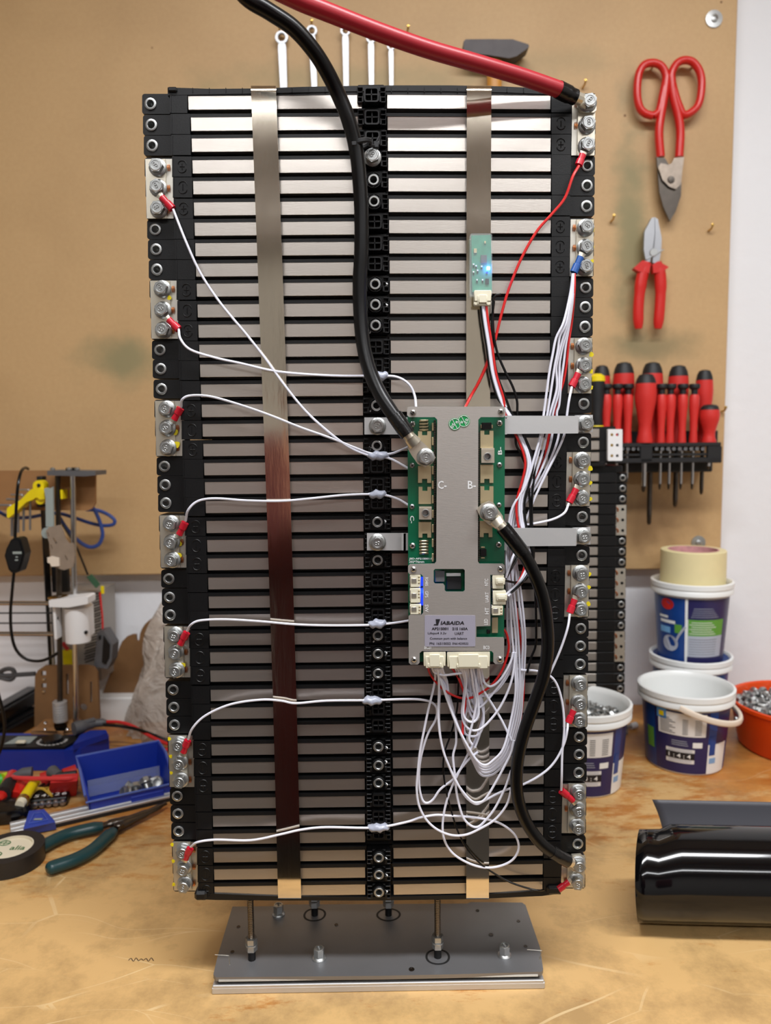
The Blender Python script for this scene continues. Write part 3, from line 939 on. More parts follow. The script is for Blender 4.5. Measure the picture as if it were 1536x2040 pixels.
# zip tie on the black cable
# ------------------------------------------------------------------ circuit board (battery management unit)
c4 = cr(780, 790, 5.907)
c5 = cr(780, 1080, 5.907)
YPL, YPC = -0.0305, -0.0235        # front of the metal cover, front of the circuit board
bm0 = P(909, 1070, YPC)
bms = thing('battery_management_board', 'green circuit board under an aluminium cover plate, held across the pack by two brackets', 'circuit board', bm0)
M = MB(); slab(M, [(812, 815), (1006, 815), (1004, 1318), (814, 1318)], YPC, 0.0018)
M.build('circuit_board', pcb, bms, smooth=0)
outer = [(814, 810), (1004, 810), (1007, 814), (1007, 827), (1003, 831), (958, 831), (953, 836), (952, 1118), (955, 1123), (1002, 1123), (1005.5, 1127), (1005, 1142), (1002, 1145), (977, 1145), (977, 1247), (949, 1248), (949, 1270), (1003, 1270), (1004.5, 1273), (1004, 1319), (1000, 1323), (987, 1323), (983, 1319), (983, 1301), (979, 1297), (841, 1297), (836, 1301), (836, 1320), (832, 1324), (818, 1324), (814.5, 1320), (814, 1228), (817, 1225), (840, 1225), (843, 1221), (843, 1148), (839, 1144), (816, 1144), (813, 1140), (813, 1128), (817, 1124), (866, 1123), (869, 1119), (871, 836), (866, 831), (815, 831), (811, 827), (811, 814)]
win = [(864, 1136), (867, 1133.5), (923, 1133.5), (926, 1136), (926, 1176), (923, 1179), (889, 1179), (886, 1176), (886, 1167), (883, 1163), (867, 1163), (864, 1160)]
M = MB(); slab(M, outer, YPL, 0.0012, [win])
for (x, y) in ((823, 822), (998, 820), (824, 1134), (997, 1133), (825, 1314), (996, 1313)):     # stand-offs
    M.cyl(P(x, y, YPL + 0.001), P(x, y, YPC), 0.0022, 10)
cov = M.build('cover_plate', alup, bms, smooth=30)
M = MB()
text_px(M, 'C-', 881, 966, 17, 16, YPL - 0.0002); text_px(M, 'B-', 940, 966, 16, 16, YPL - 0.0002)
text_px(M, 'RS485', 850, 1159, 17, 6, YPL - 0.0002, 90); text_px(M, 'GPS', 850, 1184, 13, 6.5, YPL - 0.0002, 90); text_px(M, 'SW', 850, 1212, 15, 7, YPL - 0.0002, 90)
text_px(M, 'NTC', 969, 1160, 14, 7, YPL - 0.0002, -90); text_px(M, 'UART', 970, 1190, 20, 7, YPL - 0.0002, -90); text_px(M, 'HT', 970, 1217, 13, 8, YPL - 0.0002, -90); text_px(M, 'LED', 968, 1239, 12, 7, YPL - 0.0002, -90)
text_px(M, 'BC21', 852, 1290, 13, 6, YPL - 0.0002); text_px(M, 'BC0', 969, 1290, 12, 7, YPL - 0.0002)
M.build('lettering', print_w, cov, smooth=0)
M = MB()
text_px(M, 'B-', 996, 898, 15, 8, YPC - 0.0003, -90); text_px(M, 'C-', 821, 1035, 15, 8, YPC - 0.0003, 90)
text_px(M, 'JBD-AP21S001-PE', 840, 1113.5, 50, 5, YPC - 0.0003); text_px(M, '202*76mm', 830, 1119, 30, 5, YPC - 0.0003)
M.build('lettering', print_w, bms, smooth=0)
# product sticker
M = MB(); slab(M, rrect(846, 1226, 947, 1288, 2.5), YPL - 0.0003, 0.0003)
st = M.build('product_sticker', sticker, bms, smooth=0)
M = MB()
Yt = YPL - 0.0005
text_px(M, 'IABAIDA', 902, 1241, 47, 7.2, Yt, 0, slant=0.2, bold=0.03)
pj = [(868, 1233.5), (877, 1233.5), (872.5, 1246), (864, 1245.5), (865, 1243.5), (869, 1243.5)]
slab(M, pj, Yt, 0.0001)
text_px(M, 'AP21S001', 876.5, 1252.5, 33, 5.5, Yt, bold=0.03); text_px(M, '21S 160A', 916.5, 1252.5, 31, 5.5, Yt, bold=0.03)
text_px(M, 'Lifepo4 3.2v', 871, 1262, 37, 5.5, Yt); text_px(M, 'UART', 915, 1262, 18, 5.5, Yt)
text_px(M, 'Common port with balance', 893.5, 1272.5, 74, 6, Yt)
text_px(M, 'PN: 16510052', 877, 1282, 42, 5, Yt); text_px(M, 'SN614230522', 917, 1282, 32, 4.5, Yt)
M.build('lettering', print_k, st, smooth=0)
for k, (x, y, s, an) in enumerate(((924, 839, '07', 110), (906, 845, '05', -60))):
    M = MB(); slab(M, circ(x, y, 12.3, 24), YPL - 0.0002 - 0.0001 * k, 0.0002)
    g = M.build('inspection_sticker', green_st, bms, smooth=0)
    M = MB()
    Yk = YPL - 0.0004 - 0.0001 * k
    text_px(M, s, x + (5 if k == 0 else -4), y + (0 if k == 0 else 3), 10, 6, Yk, an)
    a = math.radians(62)
    for (dx, dy) in ((math.cos(a), math.sin(a)),):
        M.tube([P(x - dx * 11, y - dy * 11, Yk), P(x + dx * 11, y + dy * 11, Yk)], 0.00022, 4)
    M.tube([P(x + 10.8 * math.cos(t), y + 10.8 * math.sin(t), Yk) for t in [2 * PI * q / 24 for q in range(24)]], 0.00018, 4, closed=True)
    text_px(M, '质', x + (-4 if k == 0 else 4), y + (2 if k == 0 else -4), 5, 5, Yk, an)
    M.build('lettering', print_w, g, smooth=0)
# screws
def pan_screw(M, p, R):
    M.lathe(ffr(p), [(R, 0), (R, R * 0.2), (R * 0.8, R * 0.5), (R * 0.4, R * 0.66), (R * 0.25, R * 0.45), (0, R * 0.4)], 14)
    for a in (0.6, 0.6 + PI / 2):
        M.box((0, 0, R * 0.6), (R * 1.0, R * 0.22, R * 0.1), 0, 1, (V(p), V((math.cos(a), 0, math.sin(a))), V((-math.sin(a), 0, math.cos(a))), V((0, -1, 0))))
for (x, y) in ((823, 822), (998, 820), (824, 1134), (997, 1133), (825, 1314), (996, 1313)):
    M = MB(); pan_screw(M, P(x, y, YPL), 0.0024); M.build('cover_screw', [brass if y > 9999 else steel, dsteel], bms)
for (x, y) in ((822, 845), (995, 843), (822, 1087), (993, 1085)):
    M = MB(); pan_screw(M, P(x, y, YPC), 0.0025); M.build('board_screw', [steel, dsteel], bms)
for (x, y) in ((821, 927), (821, 1009), (995, 926), (994, 1006)):
    M = MB(); pan_screw(M, P(x, y, YPC), 0.0021); M.build('board_screw', [chrome, dsteel], bms)
# heavy terminals: forked strips, raised tapped blocks
def forked(x0, y0, x1, y1, top=True, bot=True):
    xm0, xm1 = x0 + (x1 - x0) * 0.3, x0 + (x1 - x0) * 0.7
    o = [(x0, y0)]
    if top: o += [(xm0, y0), (xm0, y0 + 8), (xm1, y0 + 8), (xm1, y0)]
    o += [(x1, y0), (x1, y1)]
    if bot: o += [(xm1, y1), (xm1, y1 - 8), (xm0, y1 - 8), (xm0, y1)]
    o += [(x0, y1)]
    M = MB(); slab(M, o, YPC - 0.0022, 0.002)
    return M
for (a, b, c, d, t, bo) in ((833, 859, 859, 898, 1, 0), (833, 928, 859, 962, 0, 1), (834, 970, 859, 1004, 1, 0), (834, 1040, 859, 1071, 0, 1), (957, 858, 983, 893, 1, 0), (957, 926, 983, 962, 0, 1), (957, 969, 983, 1004, 1, 0), (956, 1038, 981, 1070, 0, 1)):
    forked(a, b, c, d, t, bo).build('terminal_strip', gold, bms, smooth=0)
def block(x0, y0, x1, y1, hx, hy):
    M = MB()
    slab(M, [(x0, y0), (x1, y0), (x1, y1), (x0, y1)], YPC - 0.0065, 0.0065, [circ(hx, hy, 6.5, 14)])
    slab(M, [(x0, y0 - 2.5), (x1, y0 - 2.5), (x1, y0), (x0, y0)], YPC - 0.0055, 0.005)
    b = M.build('terminal_block', tin, bms, smooth=30)
    M = MB(); ring(M, P(hx, hy, YPC - 0.0066), 0.0031, 0.0022, 0.006); M.build('tapped_bush', zinc, b)
block(835, 1012, 860, 1035, 848, 1022); block(959, 895, 985, 922, 971.5, 909.5)
for (y0, n) in ((836, 4), (1076, 5)):
    for k in range(n):
        M = MB(); pbox(M, 835, y0 + k * 6, 854, y0 + k * 6 + 4.4, YPC - 0.0016, 0.0016, 0.0005); M.build('shunt_bar', resist, bms)
M = MB()
for k in range(60):
    y = 837 + k * 4.6
    if 1 : pbox(M, 864.5, y, 868.5, y + 2.4, YPC - 0.002, 0.002, 0)
for k in range(60):
    y = 862 + k * 4.3
    pbox(M, 953, y, 956, y + 2.2, YPC - 0.002, 0.002, 0)
tag(M.build('transistor_pins', dsteel, bms, smooth=0), kind='stuff')
M = MB()
for k in range(10):
    pbox(M, 860.5, 842 + k * 29, 864, 858 + k * 29, YPC - 0.0025, 0.0025, 0.0002)
M.build('transistor_tabs', gold, bms, smooth=0)['kind'] = 'stuff'
def chip(x0, y0, x1, y1, m=black, h=0.0022, name='chip'):
    M = MB(); pbox(M, x0, y0, x1, y1, YPC - h, h, 0.0002)
    return M.build(name, m, bms)
chip(960, 842, 979, 855); chip(957.5, 846, 960, 853, gold, 0.001, 'solder_pad'); chip(979, 846, 982, 853, gold, 0.001, 'solder_pad')
chip(957, 1094, 969, 1108); chip(958, 1089, 966, 1092, gold, 0.001, 'solder_pad'); chip(958, 1110, 966, 1113, gold, 0.001, 'solder_pad')
chip(867, 1138, 886, 1159, grey_dk, 0.004, 'inductor'); chip(890, 1150, 919, 1174, blackm, 0.002, 'processor')
chip(889, 1142, 918, 1148, white_pl, 0.001, 'header_pads'); chip(980, 1230, 992, 1261, gold, 0.0012, 'battery_pad')
chip(970, 1255, 977, 1262, black, 0.0014, 'chip')
# nylon sockets and plugs
def socket(x0, y0, x1, y1, kind):
    M = MB()
    pbox(M, x0, y0, x1, y1, YPC - 0.0068, 0.0068, 0.0004)
    s = M.build('socket', cream, bms)
    if kind == 'open':
        M = MB()
        ym = (y0 + y1) / 2
        pbox(M, x0 - 1, y0 + 3, x0 + 1.5, y1 - 3, YPC - 0.0072, 0.006, 0.0002)
        pbox(M, x0 + 2.5, ym - 4.5, x0 + 13, ym + 4.5, YPC - 0.0073, 0.001, 0.0002)
        M.build('key_slot', tinw, s)
        for k in range(3):
            M = MB(); pbox(M, x1 - 5, y0 + 4 + k * 6, x1 - 1.5, y0 + 6.4 + k * 6, YPC - 0.0072, 0.001, 0.0001); M.build('pin', gold, s)
    elif kind == 'right':
        ym = (y0 + y1) / 2
        M = MB(); pbox(M, x0 + 7, ym - 7, x1 + 2.5, ym + 6, YPC - 0.0086, 0.004, 0.0005)
        pbox(M, x0 + 10, ym - 3.5, x1 - 1, ym + 3, YPC - 0.0092, 0.001, 0.0003)
        M.build('plug', cream, s)
        M = MB()
        for k in range(5): pbox(M, x0 - 2, y0 + 3 + k * 4.6, x0 + 1, y0 + 5 + k * 4.6, YPC - 0.0045, 0.003, 0)
        M.build('pin_row', dsteel, s)
    elif kind == 'down':
        M = MB(); pbox(M, x0 + 4, y0 + 9, x1 - 4, y1 + 4, YPC - 0.0080, 0.006, 0.0004)
        xm = (x0 + x1) / 2; q = (x1 - x0) * 0.24
        pbox(M, xm - q, y0 + 5, xm + q, y1 + 1, YPC - 0.0094, 0.002, 0.0004); pbox(M, xm - q - 3, y1 - 5, xm + q + 3, y1 + 2, YPC - 0.0092, 0.002, 0.0003)
        M.build('plug', cream, s)
    return s
socket(817, 1144, 838, 1170, 'open'); socket(817, 1172, 838, 1201, 'open'); socket(817, 1204, 839, 1224, 'open')
socket(981, 1145, 1004, 1173, 'right'); socket(982, 1177, 1008, 1205, 'right'); socket(980, 1207, 1002, 1226, 'open')
socket(844, 1299, 888, 1327, 'down'); socket(891, 1299, 976, 1328, 'down')
for (y0, y1) in ((1150, 1167), (1172, 1206)):
    M = MB(); pbox(M, 838.5, y0, 843, y1, YPC - 0.002, 0.0015, 0.0003); M.build('blue_indicator', blue_led, bms)
ld = bpy.data.lights.new('blue_indicator_glow', 'POINT'); ld.energy = 0.006; ld.color = (0.02, 0.08, 1); ld.shadow_soft_size = 0.002
lo = bpy.data.objects.new('blue_indicator_glow', ld); lo.location = P(840.5, 1180, YPC - 0.0045); COL.objects.link(lo)

# wireless dongle in a clear sleeve on the strap
YD = -0.0115
dg = thing('wireless_dongle', 'small teal circuit dongle with a blue light, in a clear sleeve on the steel strap', 'dongle', P(959, 570, YD))
M = MB(); slab(M, [(939, 469), (978, 468), (980, 580), (941, 582)], YD, 0.0014); M.build('circuit_board', pcbd, dg, smooth=0)
M = MB(); slab(M, rrect(936.5, 465, 980.5, 590, 4), YD - 0.0034, 0.0046); M.build('clear_sleeve', clear, dg)
def dchip(x0, y0, x1, y1, m, h, nm):
    M = MB(); pbox(M, x0, y0, x1, y1, YD - h, h, 0.0001); return M.build(nm, m, dg)
dchip(958, 508, 970, 524, grey_dk, 0.001, 'radio_chip'); dchip(944, 495, 950, 504, gold, 0.001, 'crystal'); dchip(965, 480, 968, 485, gold, 0.001, 'antenna_pad')
dchip(967, 555, 974, 566, black, 0.001, 'regulator'); dchip(970, 531, 976, 537, blue_led2, 0.0012, 'blue_led'); dchip(969, 541, 972, 544, blue_led, 0.001, 'blue_led')
for (x, y) in ((942, 529), (942, 544), (949, 560), (960, 560), (958, 533), (947, 532), (950, 541)):
    dchip(x, y - 4, x + 3, y - 1, white_pl, 0.0008, 'capacitor'); dchip(x, y, x + 3, y + 3, black, 0.0008, 'resistor')
ld = bpy.data.lights.new('blue_led_glow', 'POINT'); ld.energy = 0.004; ld.color = (0.02, 0.15, 1); ld.shadow_soft_size = 0.001
lo = bpy.data.objects.new('blue_led_glow', ld); lo.location = P(973, 534, YD - 0.0026); COL.objects.link(lo)
M = MB(); pbox(M, 945, 578, 979, 600, YD - 0.005, 0.006, 0.0005); pbox(M, 954, 587, 970, 603, YD - 0.006, 0.003, 0.0004); pbox(M, 944, 600, 978, 609, YD - 0.0045, 0.004, 0.0008)
pbox(M, 951.5, 588, 953.5, 606, YD - 0.0058, 0.002, 0.0002); pbox(M, 969, 588, 971, 606, YD - 0.0058, 0.002, 0.0002)
M.build('plug', cream, dg)

# ------------------------------------------------------------------ thick cables
def lug(M, pts, Y0, th, mi=0, hole=None):
    slab(M, pts, Y0, th, [hole] if hole else [], mi)
# black cable that comes from above to the board
pts = [(440, -70, -0.075), (488, -8, -0.068), (535, 22, -0.062), (584, 55, -0.054), (622, 97, -0.046), (650, 140, -0.038), (674, 188, -0.030), (693, 235, -0.026), (707, 285, -0.022), (715, 340, -0.0205), (720, 420, -0.0195), (720, 500, -0.0195), (717, 560, -0.0195), (718, 620, -0.020), (723, 680, -0.022), (734, 730, -0.025), (752, 775, -0.029), (776, 815, -0.034), (800, 848, -0.037)]
cab = path(pts, sub=6)
t = thing('black_cable', 'thick black cable falling from above across the pack to the upper bolt on the board', 'cable', cab[-1])
M = MB(); M.tube(cab, 0.0056, 14); M.build('cable_jacket', black_ins, t)
M = MB(); M.tube(path([(786, 828, -0.0355), (800, 848, -0.037), (813, 866, -0.0375)], sub=5), 0.0062, 14); M.build('shrink_sleeve', shrink, t)
M = MB(); M.tube([P(808, 860, -0.0375), P(817, 872, -0.0372)], [0.0047, 0.0047], 14); M.tube([P(815, 870, -0.0372), P(827, 884, -0.0345)], [0.0047, 0.0056], 14, flat=((0, 1, 0), 0.62))
slab(M, c4([(195, 570), (300, 495), (360, 530), (445, 610), (520, 718), (470, 790), (395, 832), (310, 795), (235, 690), (190, 610)]), YPC - 0.0095, 0.0024)
lg = M.build('cable_lug', tin, t, smooth=30)
bolt(P(848, 911, YPC - 0.0096), t, sc=1.0)
# zip tie
z = P(722, 286, -0.021)
zt = tag(link('zip_tie', None, None, z), 'black zip tie cinching the thick cable to the middle column', 'zip tie')
M = MB()
M.tube([z + V((0.0064 * math.cos(a), 0.0064 * math.sin(a) * 1.0, 0.0012 * math.cos(a))) for a in [2 * PI * k / 20 for k in range(20)]], 0.0011, 6, closed=True, flat=((0, 0, 1), 1.8))
M.tube(path([(733, 287, -0.021), (741, 290, -0.016), (748, 292, -0.012)], sub=3), 0.0012, 6)
M.build('strap', blackm, zt)
M = MB(); pbox(M, 744, 280, 755, 294, -0.0145, 0.005, 0.0006); M.tube(path([(750, 282, -0.014), (755, 272, -0.014)], sub=2), 0.0008, 5); M.build('head', blackm, zt)
M = MB(); pbox(M, 700, 280, 711, 290, -0.0275, 0.004, 0.0006); M.build('knot', blackm, zt)
# red cable
pts = [(520, -35, -0.085), (592, 0, -0.082), (650, 23, -0.078), (750, 62, -0.068), (850, 97, -0.056), (950, 126, -0.042), (1040, 153, -0.028), (1116, 179, -0.016)]
cab = path(pts, sub=6)
t = thing('red_cable', 'thick red cable running down from above to the topmost corner bolt of the pack', 'cable', cab[-1])
M = MB(); M.tube(cab, 0.0060, 14); M.build('cable_jacket', red_cab, t)
M = MB(); M.tube(path([(1112, 178, -0.0165), (1128, 186, -0.013), (1146, 194, -0.010)], sub=4), [0.0064] * 6 + [0.0058] * 3, 14); M.build('shrink_sleeve', shrink, t)
M = MB(); M.tube([P(1143, 193, -0.0102), P(1155, 198, -0.007)], 0.0046, 12); M.tube([P(1153, 197, -0.007), P(1163, 202, -0.0005)], [0.0046, 0.006], 12, flat=((0, 1, 0), 0.6))
slab(M, [(1152, 196), (1158, 188), (1184, 188), (1189, 194), (1188, 220), (1182, 224), (1156, 222), (1151, 214)], YLUG - 0.0066, 0.0026)
M.build('cable_lug', tin, t, smooth=30)
bolt(P(1171, 206, YLUG - 0.0067), t)
# black cable from the board to the bottom corner
pts = [(1003, 1052, -0.036), (1022, 1076, -0.036), (1043, 1103, -0.034), (1063, 1140, -0.031), (1080, 1185, -0.028), (1089, 1235, -0.026), (1091, 1290, -0.025), (1083, 1345, -0.024), (1065, 1400, -0.023), (1047, 1450, -0.022), (1034, 1500, -0.021), (1029, 1550, -0.020), (1033, 1595, -0.019), (1048, 1637, -0.018), (1073, 1674, -0.017), (1100, 1697, -0.015), (1128, 1713, -0.011)]
cab = path(pts, sub=6)
t = thing('black_cable', 'thick black cable bowing from the board to the bottom corner of the pack', 'cable', cab[-1])
M = MB(); M.tube(cab, 0.0051, 14); M.build('cable_jacket', black_ins, t)
M = MB(); M.tube(path([(1001, 1050, -0.036), (1022, 1076, -0.036), (1041, 1101, -0.034)], sub=5), 0.0059, 14); M.build('shrink_sleeve', shrink, t)
M = MB(); M.tube(path([(1098, 1696, -0.015), (1116, 1707, -0.013), (1131, 1715, -0.0105)], sub=4), 0.0056, 14); M.build('shrink_sleeve', shrink, t)
M = MB(); M.tube([P(1004, 1054, -0.036), P(995, 1045, -0.0358)], 0.0045, 14); M.tube([P(997, 1047, -0.0358), P(988, 1036, -0.0335)], [0.0045, 0.0055], 14, flat=((0, 1, 0), 0.62))
slab(M, c4([(1005, 1330), (1060, 1265), (1150, 1228), (1200, 1250), (1310, 1405), (1318, 1480), (1215, 1555), (1130, 1495), (1050, 1430)]), YPC - 0.0095, 0.0024)
M.build('cable_lug', tin, t, smooth=30)
bolt(P(974, 1021, YPC - 0.0096), t)
M = MB(); M.tube([P(1129, 1714, -0.011), P(1138, 1718, -0.008)], 0.0042, 12); slab(M, [(1133, 1716), (1140, 1704), (1158, 1703), (1166, 1712), (1166, 1728), (1158, 1737), (1142, 1736), (1134, 1728)], YLUG - 0.0066, 0.0026)
M.build('cable_lug', tin, t, smooth=30)
bolt(P(1151, 1720, YLUG - 0.0067), t)

# ------------------------------------------------------------------ thin wires
WR = 0.00098
def ring_terminal(t, a, b, m=crimp):
    """crimp sleeve from wire end a to bolt end b (picture points)"""
    pa, pb = P(a[0], a[1], -0.0025), P(b[0], b[1], -0.0005)
    M = MB()
    d = (pb - pa)
    pm = pa + d * 0.5
    M.tube([pa, pm, pm + d * 0.04, pb], [0.0031, 0.0031, 0.0024, 0.0028], 12, flat=((0, 1, 0), 0.75))
    s = M.build('crimp_sleeve', m, t)
    M = MB()
    M.tube([pb - d * 0.05, pb + d * 0.25], [0.0022, 0.0030], 10, flat=((0, 1, 0), 0.35))
    M.build('terminal_tongue', tin, t)
def wire(pts, label, Y=-0.009, m=white_ins, term=None, r=WR, name='sense_wire', group=None, tm=crimp, cat='wire', sub=6):
    q = path(pts, Y, sub)
    o = thing(name, label, cat, q[0], group)
    M = MB(); M.tube(q, r, 7); M.build('insulation', m, o)
    if term: ring_terminal(o, term[0], term[1], tm)
    return o
c6 = cr(780, 1300, 3.491)
G1 = 'sense wires crossing the pack from the printer side'
wire([(345, 417, -0.0035), (372, 485), (400, 545), (440, 605), (490, 665), (530, 716), (565, 765), (610, 820), (660, 865), (700, 893), (738, 908), (775, 913), (815, 934, -0.014)], 'white wire slanting steeply from the highest bus bar on the printer side to the board', term=((344, 416), (322, 393)), group=G1)
wire([(356, 656, -0.0035), (360, 676), (380, 697), (430, 713), (480, 724), (540, 738), (600, 745), (680, 749), (755, 749), (790, 751), (814, 765), (826, 788), (829, 813, -0.016)], 'white wire from the second bus bar down, held by the highest glue dab', term=((356, 656), (336, 637)), group=G1)
wire([(361, 811, -0.0035), (363, 796), (380, 788), (420, 790), (480, 807), (540, 828), (600, 852), (660, 873), (710, 893), (742, 904), (778, 904), (814, 890, -0.014)], 'white wire from the third bus bar down, meeting the slanting wire at a glue dab', term=((360, 813), (347, 836)), group=G1)
wire([(370, 1038, -0.0035), (375, 1016), (395, 998), (430, 993), (490, 997), (560, 998), (620, 993), (690, 986), (755, 985), (790, 993), (815, 1007, -0.014)], 'white wire from the fourth bus bar down, level with the C- mark of the board', term=((369, 1041), (357, 1065)), group=G1)
wire([(373, 1257, -0.0035), (381, 1244), (400, 1236), (450, 1234), (520, 1238), (590, 1244), (660, 1246), (740, 1245), (785, 1241), (817, 1236, -0.014)], 'white wire from the fifth bus bar down, ending beside the silver product sticker', term=((372, 1260), (359, 1284)), group=G1)
wire([(375, 1473, -0.0035), (384, 1450), (410, 1425), (460, 1403), (520, 1394), (560, 1396), (590, 1401), (650, 1396), (740, 1395), (800, 1393)] + c6([(200, 327), (285, 350), (316, 400), (305, 470), (255, 560), (218, 670), (197, 770), (190, 870), (197, 960), (218, 1030), (250, 1046), (290, 1020), (340, 950), (430, 880), (480, 810), (540, 740), (600, 690)]), 'white wire from the sixth bus bar down, turning into a tall loop under the board', term=((374, 1475), (365, 1499)), group=G1)
wire([(380, 1687, -0.0035), (393, 1678), (430, 1673), (500, 1674), (560, 1662), (600, 1653), (650, 1648), (745, 1649)] + c6([(100, 1180), (200, 1148), (310, 1130), (400, 1135), (500, 1140), (600, 1150), (720, 1175), (800, 1215), (862, 1275), (885, 1350), (860, 1420), (800, 1468), (700, 1495), (600, 1487), (500, 1447), (420, 1390), (370, 1310), (355, 1230), (362, 1130), (385, 1030), (430, 910), (490, 790), (540, 690), (590, 590), (630, 470), (640, 380), (610, 250), (600, 100, -0.026)]), 'white wire from the lowest printer-side bus bar, coiling into the lowest round loop', term=((379, 1690), (369, 1711)), group=G1)

G2 = 'sense wires on the bucket side'
wire([(1153, 331, -0.004), (1141, 352), (1125, 395), (1100, 426), (1070, 460), (1040, 512), (1015, 572), (1000, 622), (985, 682), (972, 722), (955, 760), (938, 790), (925, 815, -0.018)], 'red wire slanting from the topmost corner bus bar down to the top of the board', m=red_ins, term=((1153, 329), (1161, 308)), group=G2, r=0.0011)
wire([(1139, 771, -0.004), (1134, 795), (1130, 822), (1127, 850), (1121, 875), (1105, 910), (1085, 950), (1062, 1000), (1040, 1060), (1025, 1120), (1018, 1200), (1015, 1300)], 'white wire from the bus bar beside the screwdrivers, passing under the higher bracket', term=((1139, 770), (1152, 744)), group=G2)
wire([(1133, 1003, -0.004), (1124, 1022), (1100, 1035), (1060, 1044), (1018, 1053), (1008, 1100), (1010, 1200), (1012, 1300)], 'white wire from the bus bar just above the lower bracket, curving in to the bundle', term=((1134, 1001), (1148, 974)), group=G2)
wire([(1135, 1223, -0.004), (1131, 1250), (1118, 1290), (1100, 1332), (1083, 1367), (1074, 1400), (1055, 1440)], 'white wire slanting from the bus bar level with the connectors to behind the cable', term=((1135, 1221), (1145, 1194)), group=G2)
wire([(1131, 1442, -0.004)] + c6([(1222, 540), (1205, 620), (1160, 720), (1100, 800), (1020, 862), (920, 915), (840, 940), (740, 980), (650, 1028), (590, 1054), (530, 1018), (480, 950), (430, 850), (385, 760), (350, 640), (335, 540), (330, 420), (335, 300), (345, 200), (330, 100, -0.026)]), 'white wire swinging from the bus bar by the bolt bucket under the thick cable', term=((1132, 1440), (1143, 1415)), group=G2)
wire([(1118, 1574, -0.004), (1119, 1545), (1120, 1500), (1124, 1450), (1120, 1400), (1108, 1361), (1090, 1343), (1065, 1336), (1035, 1334), (1020, 1320)], 'white wire climbing from the lowest three-bolt bus bar and hooking over the thick cable', term=((1118, 1575), (1142, 1595)), group=G2)
wire(c6([(1060, 1651, -0.004), (1020, 1655), (950, 1640), (830, 1600), (720, 1540), (620, 1470), (530, 1370), (460, 1240), (410, 1080), (375, 930), (360, 800), (370, 690), (415, 560), (455, 400), (465, 220), (470, 90, -0.024)]), 'thin black wire from the lowest corner bolt slanting up behind the white loops', m=black_ins, term=((1112, 1772), (1133, 1757)), group=G2, r=0.0008)

# bundle from the blue terminal, down behind both brackets
UPP = [[(1123, 641), (1108, 673), (1101, 706), (1095, 738), (1089, 781), (1083, 826)], [(1128, 642), (1115, 671), (1111, 699), (1105, 729), (1098, 775), (1090, 825)],
       [(1131, 641), (1121, 675), (1113, 706), (1108, 734), (1109, 775), (1095, 826)], [(1132, 650), (1121, 690), (1115, 722), (1114, 755), (1112, 785), (1101, 826)],
       [(1135, 641), (1127, 687), (1123, 722), (1118, 758), (1114, 805), (1109, 826)], [(1139, 641), (1133, 681), (1129, 722), (1123, 758), (1114, 787), (1104, 826)]]
MIDX = [(866, (1077, 1081, 1089, 1100, 1113, 1094)), (914, (1064, 1069, 1077, 1087, 1097, 1084)), (967, (1047, 1051, 1057, 1063, 1070, 1060)), (1011, (1021, 1025, 1030, 1035, 1041, 1034)),
        (1055, (1012, 1016, 1021, 1027, 1032, 1029)), (1099, (1008, 1012, 1017, 1022, 1027, 1018)), (1145, (1010, 1014, 1020, 1028, 1032, 1019)), (1192, (1015, 1019, 1025, 1033, 1039, 1025)),
        (1266, (1020, 1027, 1032, 1041, 1046, 1036)), (1322, (1025, 1029, 1035, 1040, 1045, 1042)), (1378, (1027, 1031, 1035, 1038, 1041, 1043)), (1434, (1018, 1023, 1028, 1032, 1036, 1037))]
EXT = [[(1003, 1490), (982, 1515), (966, 1524), (950, 1515), (932, 1487), (912, 1449), (893, 1400), (876, 1350), (866, 1331)],
       [(1006, 1494), (984, 1521), (967, 1530), (951, 1521), (934, 1491), (914, 1452), (895, 1404), (879, 1352), (869, 1331)],
       [(1009, 1498), (986, 1526), (968, 1535), (952, 1527), (936, 1498), (917, 1458), (899, 1412), (883, 1357), (873, 1331)],
       [(1012, 1502), (988, 1531), (969, 1540), (954, 1533), (938, 1505), (920, 1465), (903, 1420), (888, 1364), (877, 1331)],
       [(1015, 1506), (990, 1537), (970, 1546), (955, 1540), (941, 1513), (923, 1475), (908, 1432), (892, 1372), (881, 1331)]]
BL = ('outermost printer-side white wire of the blue terminal bundle, making the shallowest deep loop', 'second white wire of the blue terminal bundle, counting from the printer side', 'middle white wire of the blue terminal bundle behind both brackets',
      'fourth white wire of the blue terminal bundle, next to its red wire', 'outermost bucket-side white wire of the blue terminal bundle, making the deepest loop')
for k in range(6):
    pp = [(1143 + (k - 2.5) * 0.8, 545, -0.009), (1140 + (k - 2.5) * 1.6, 585, -0.010)] + [(x, y, -0.0035 - 0.0022 * (5 - k)) for x, y in UPP[k]] + [(xs[k], y, -0.0035 - 0.0022 * (5 - k)) for y, xs in MIDX]
    if k < 5:
        pp += [(x, y, -0.008 - 0.0023 * (4 - k)) for x, y in EXT[k][:-1]] + [(*EXT[k][-1], -0.028)]
        wire(pp, BL[k], name='balance_wire', group='white wires of the blue terminal bundle')
    else:
        wire(pp, 'red wire running from the blue terminal down behind both brackets', m=red_ins, name='balance_wire', tm=crimpb, term=((1143, 543), (1157, 512)))

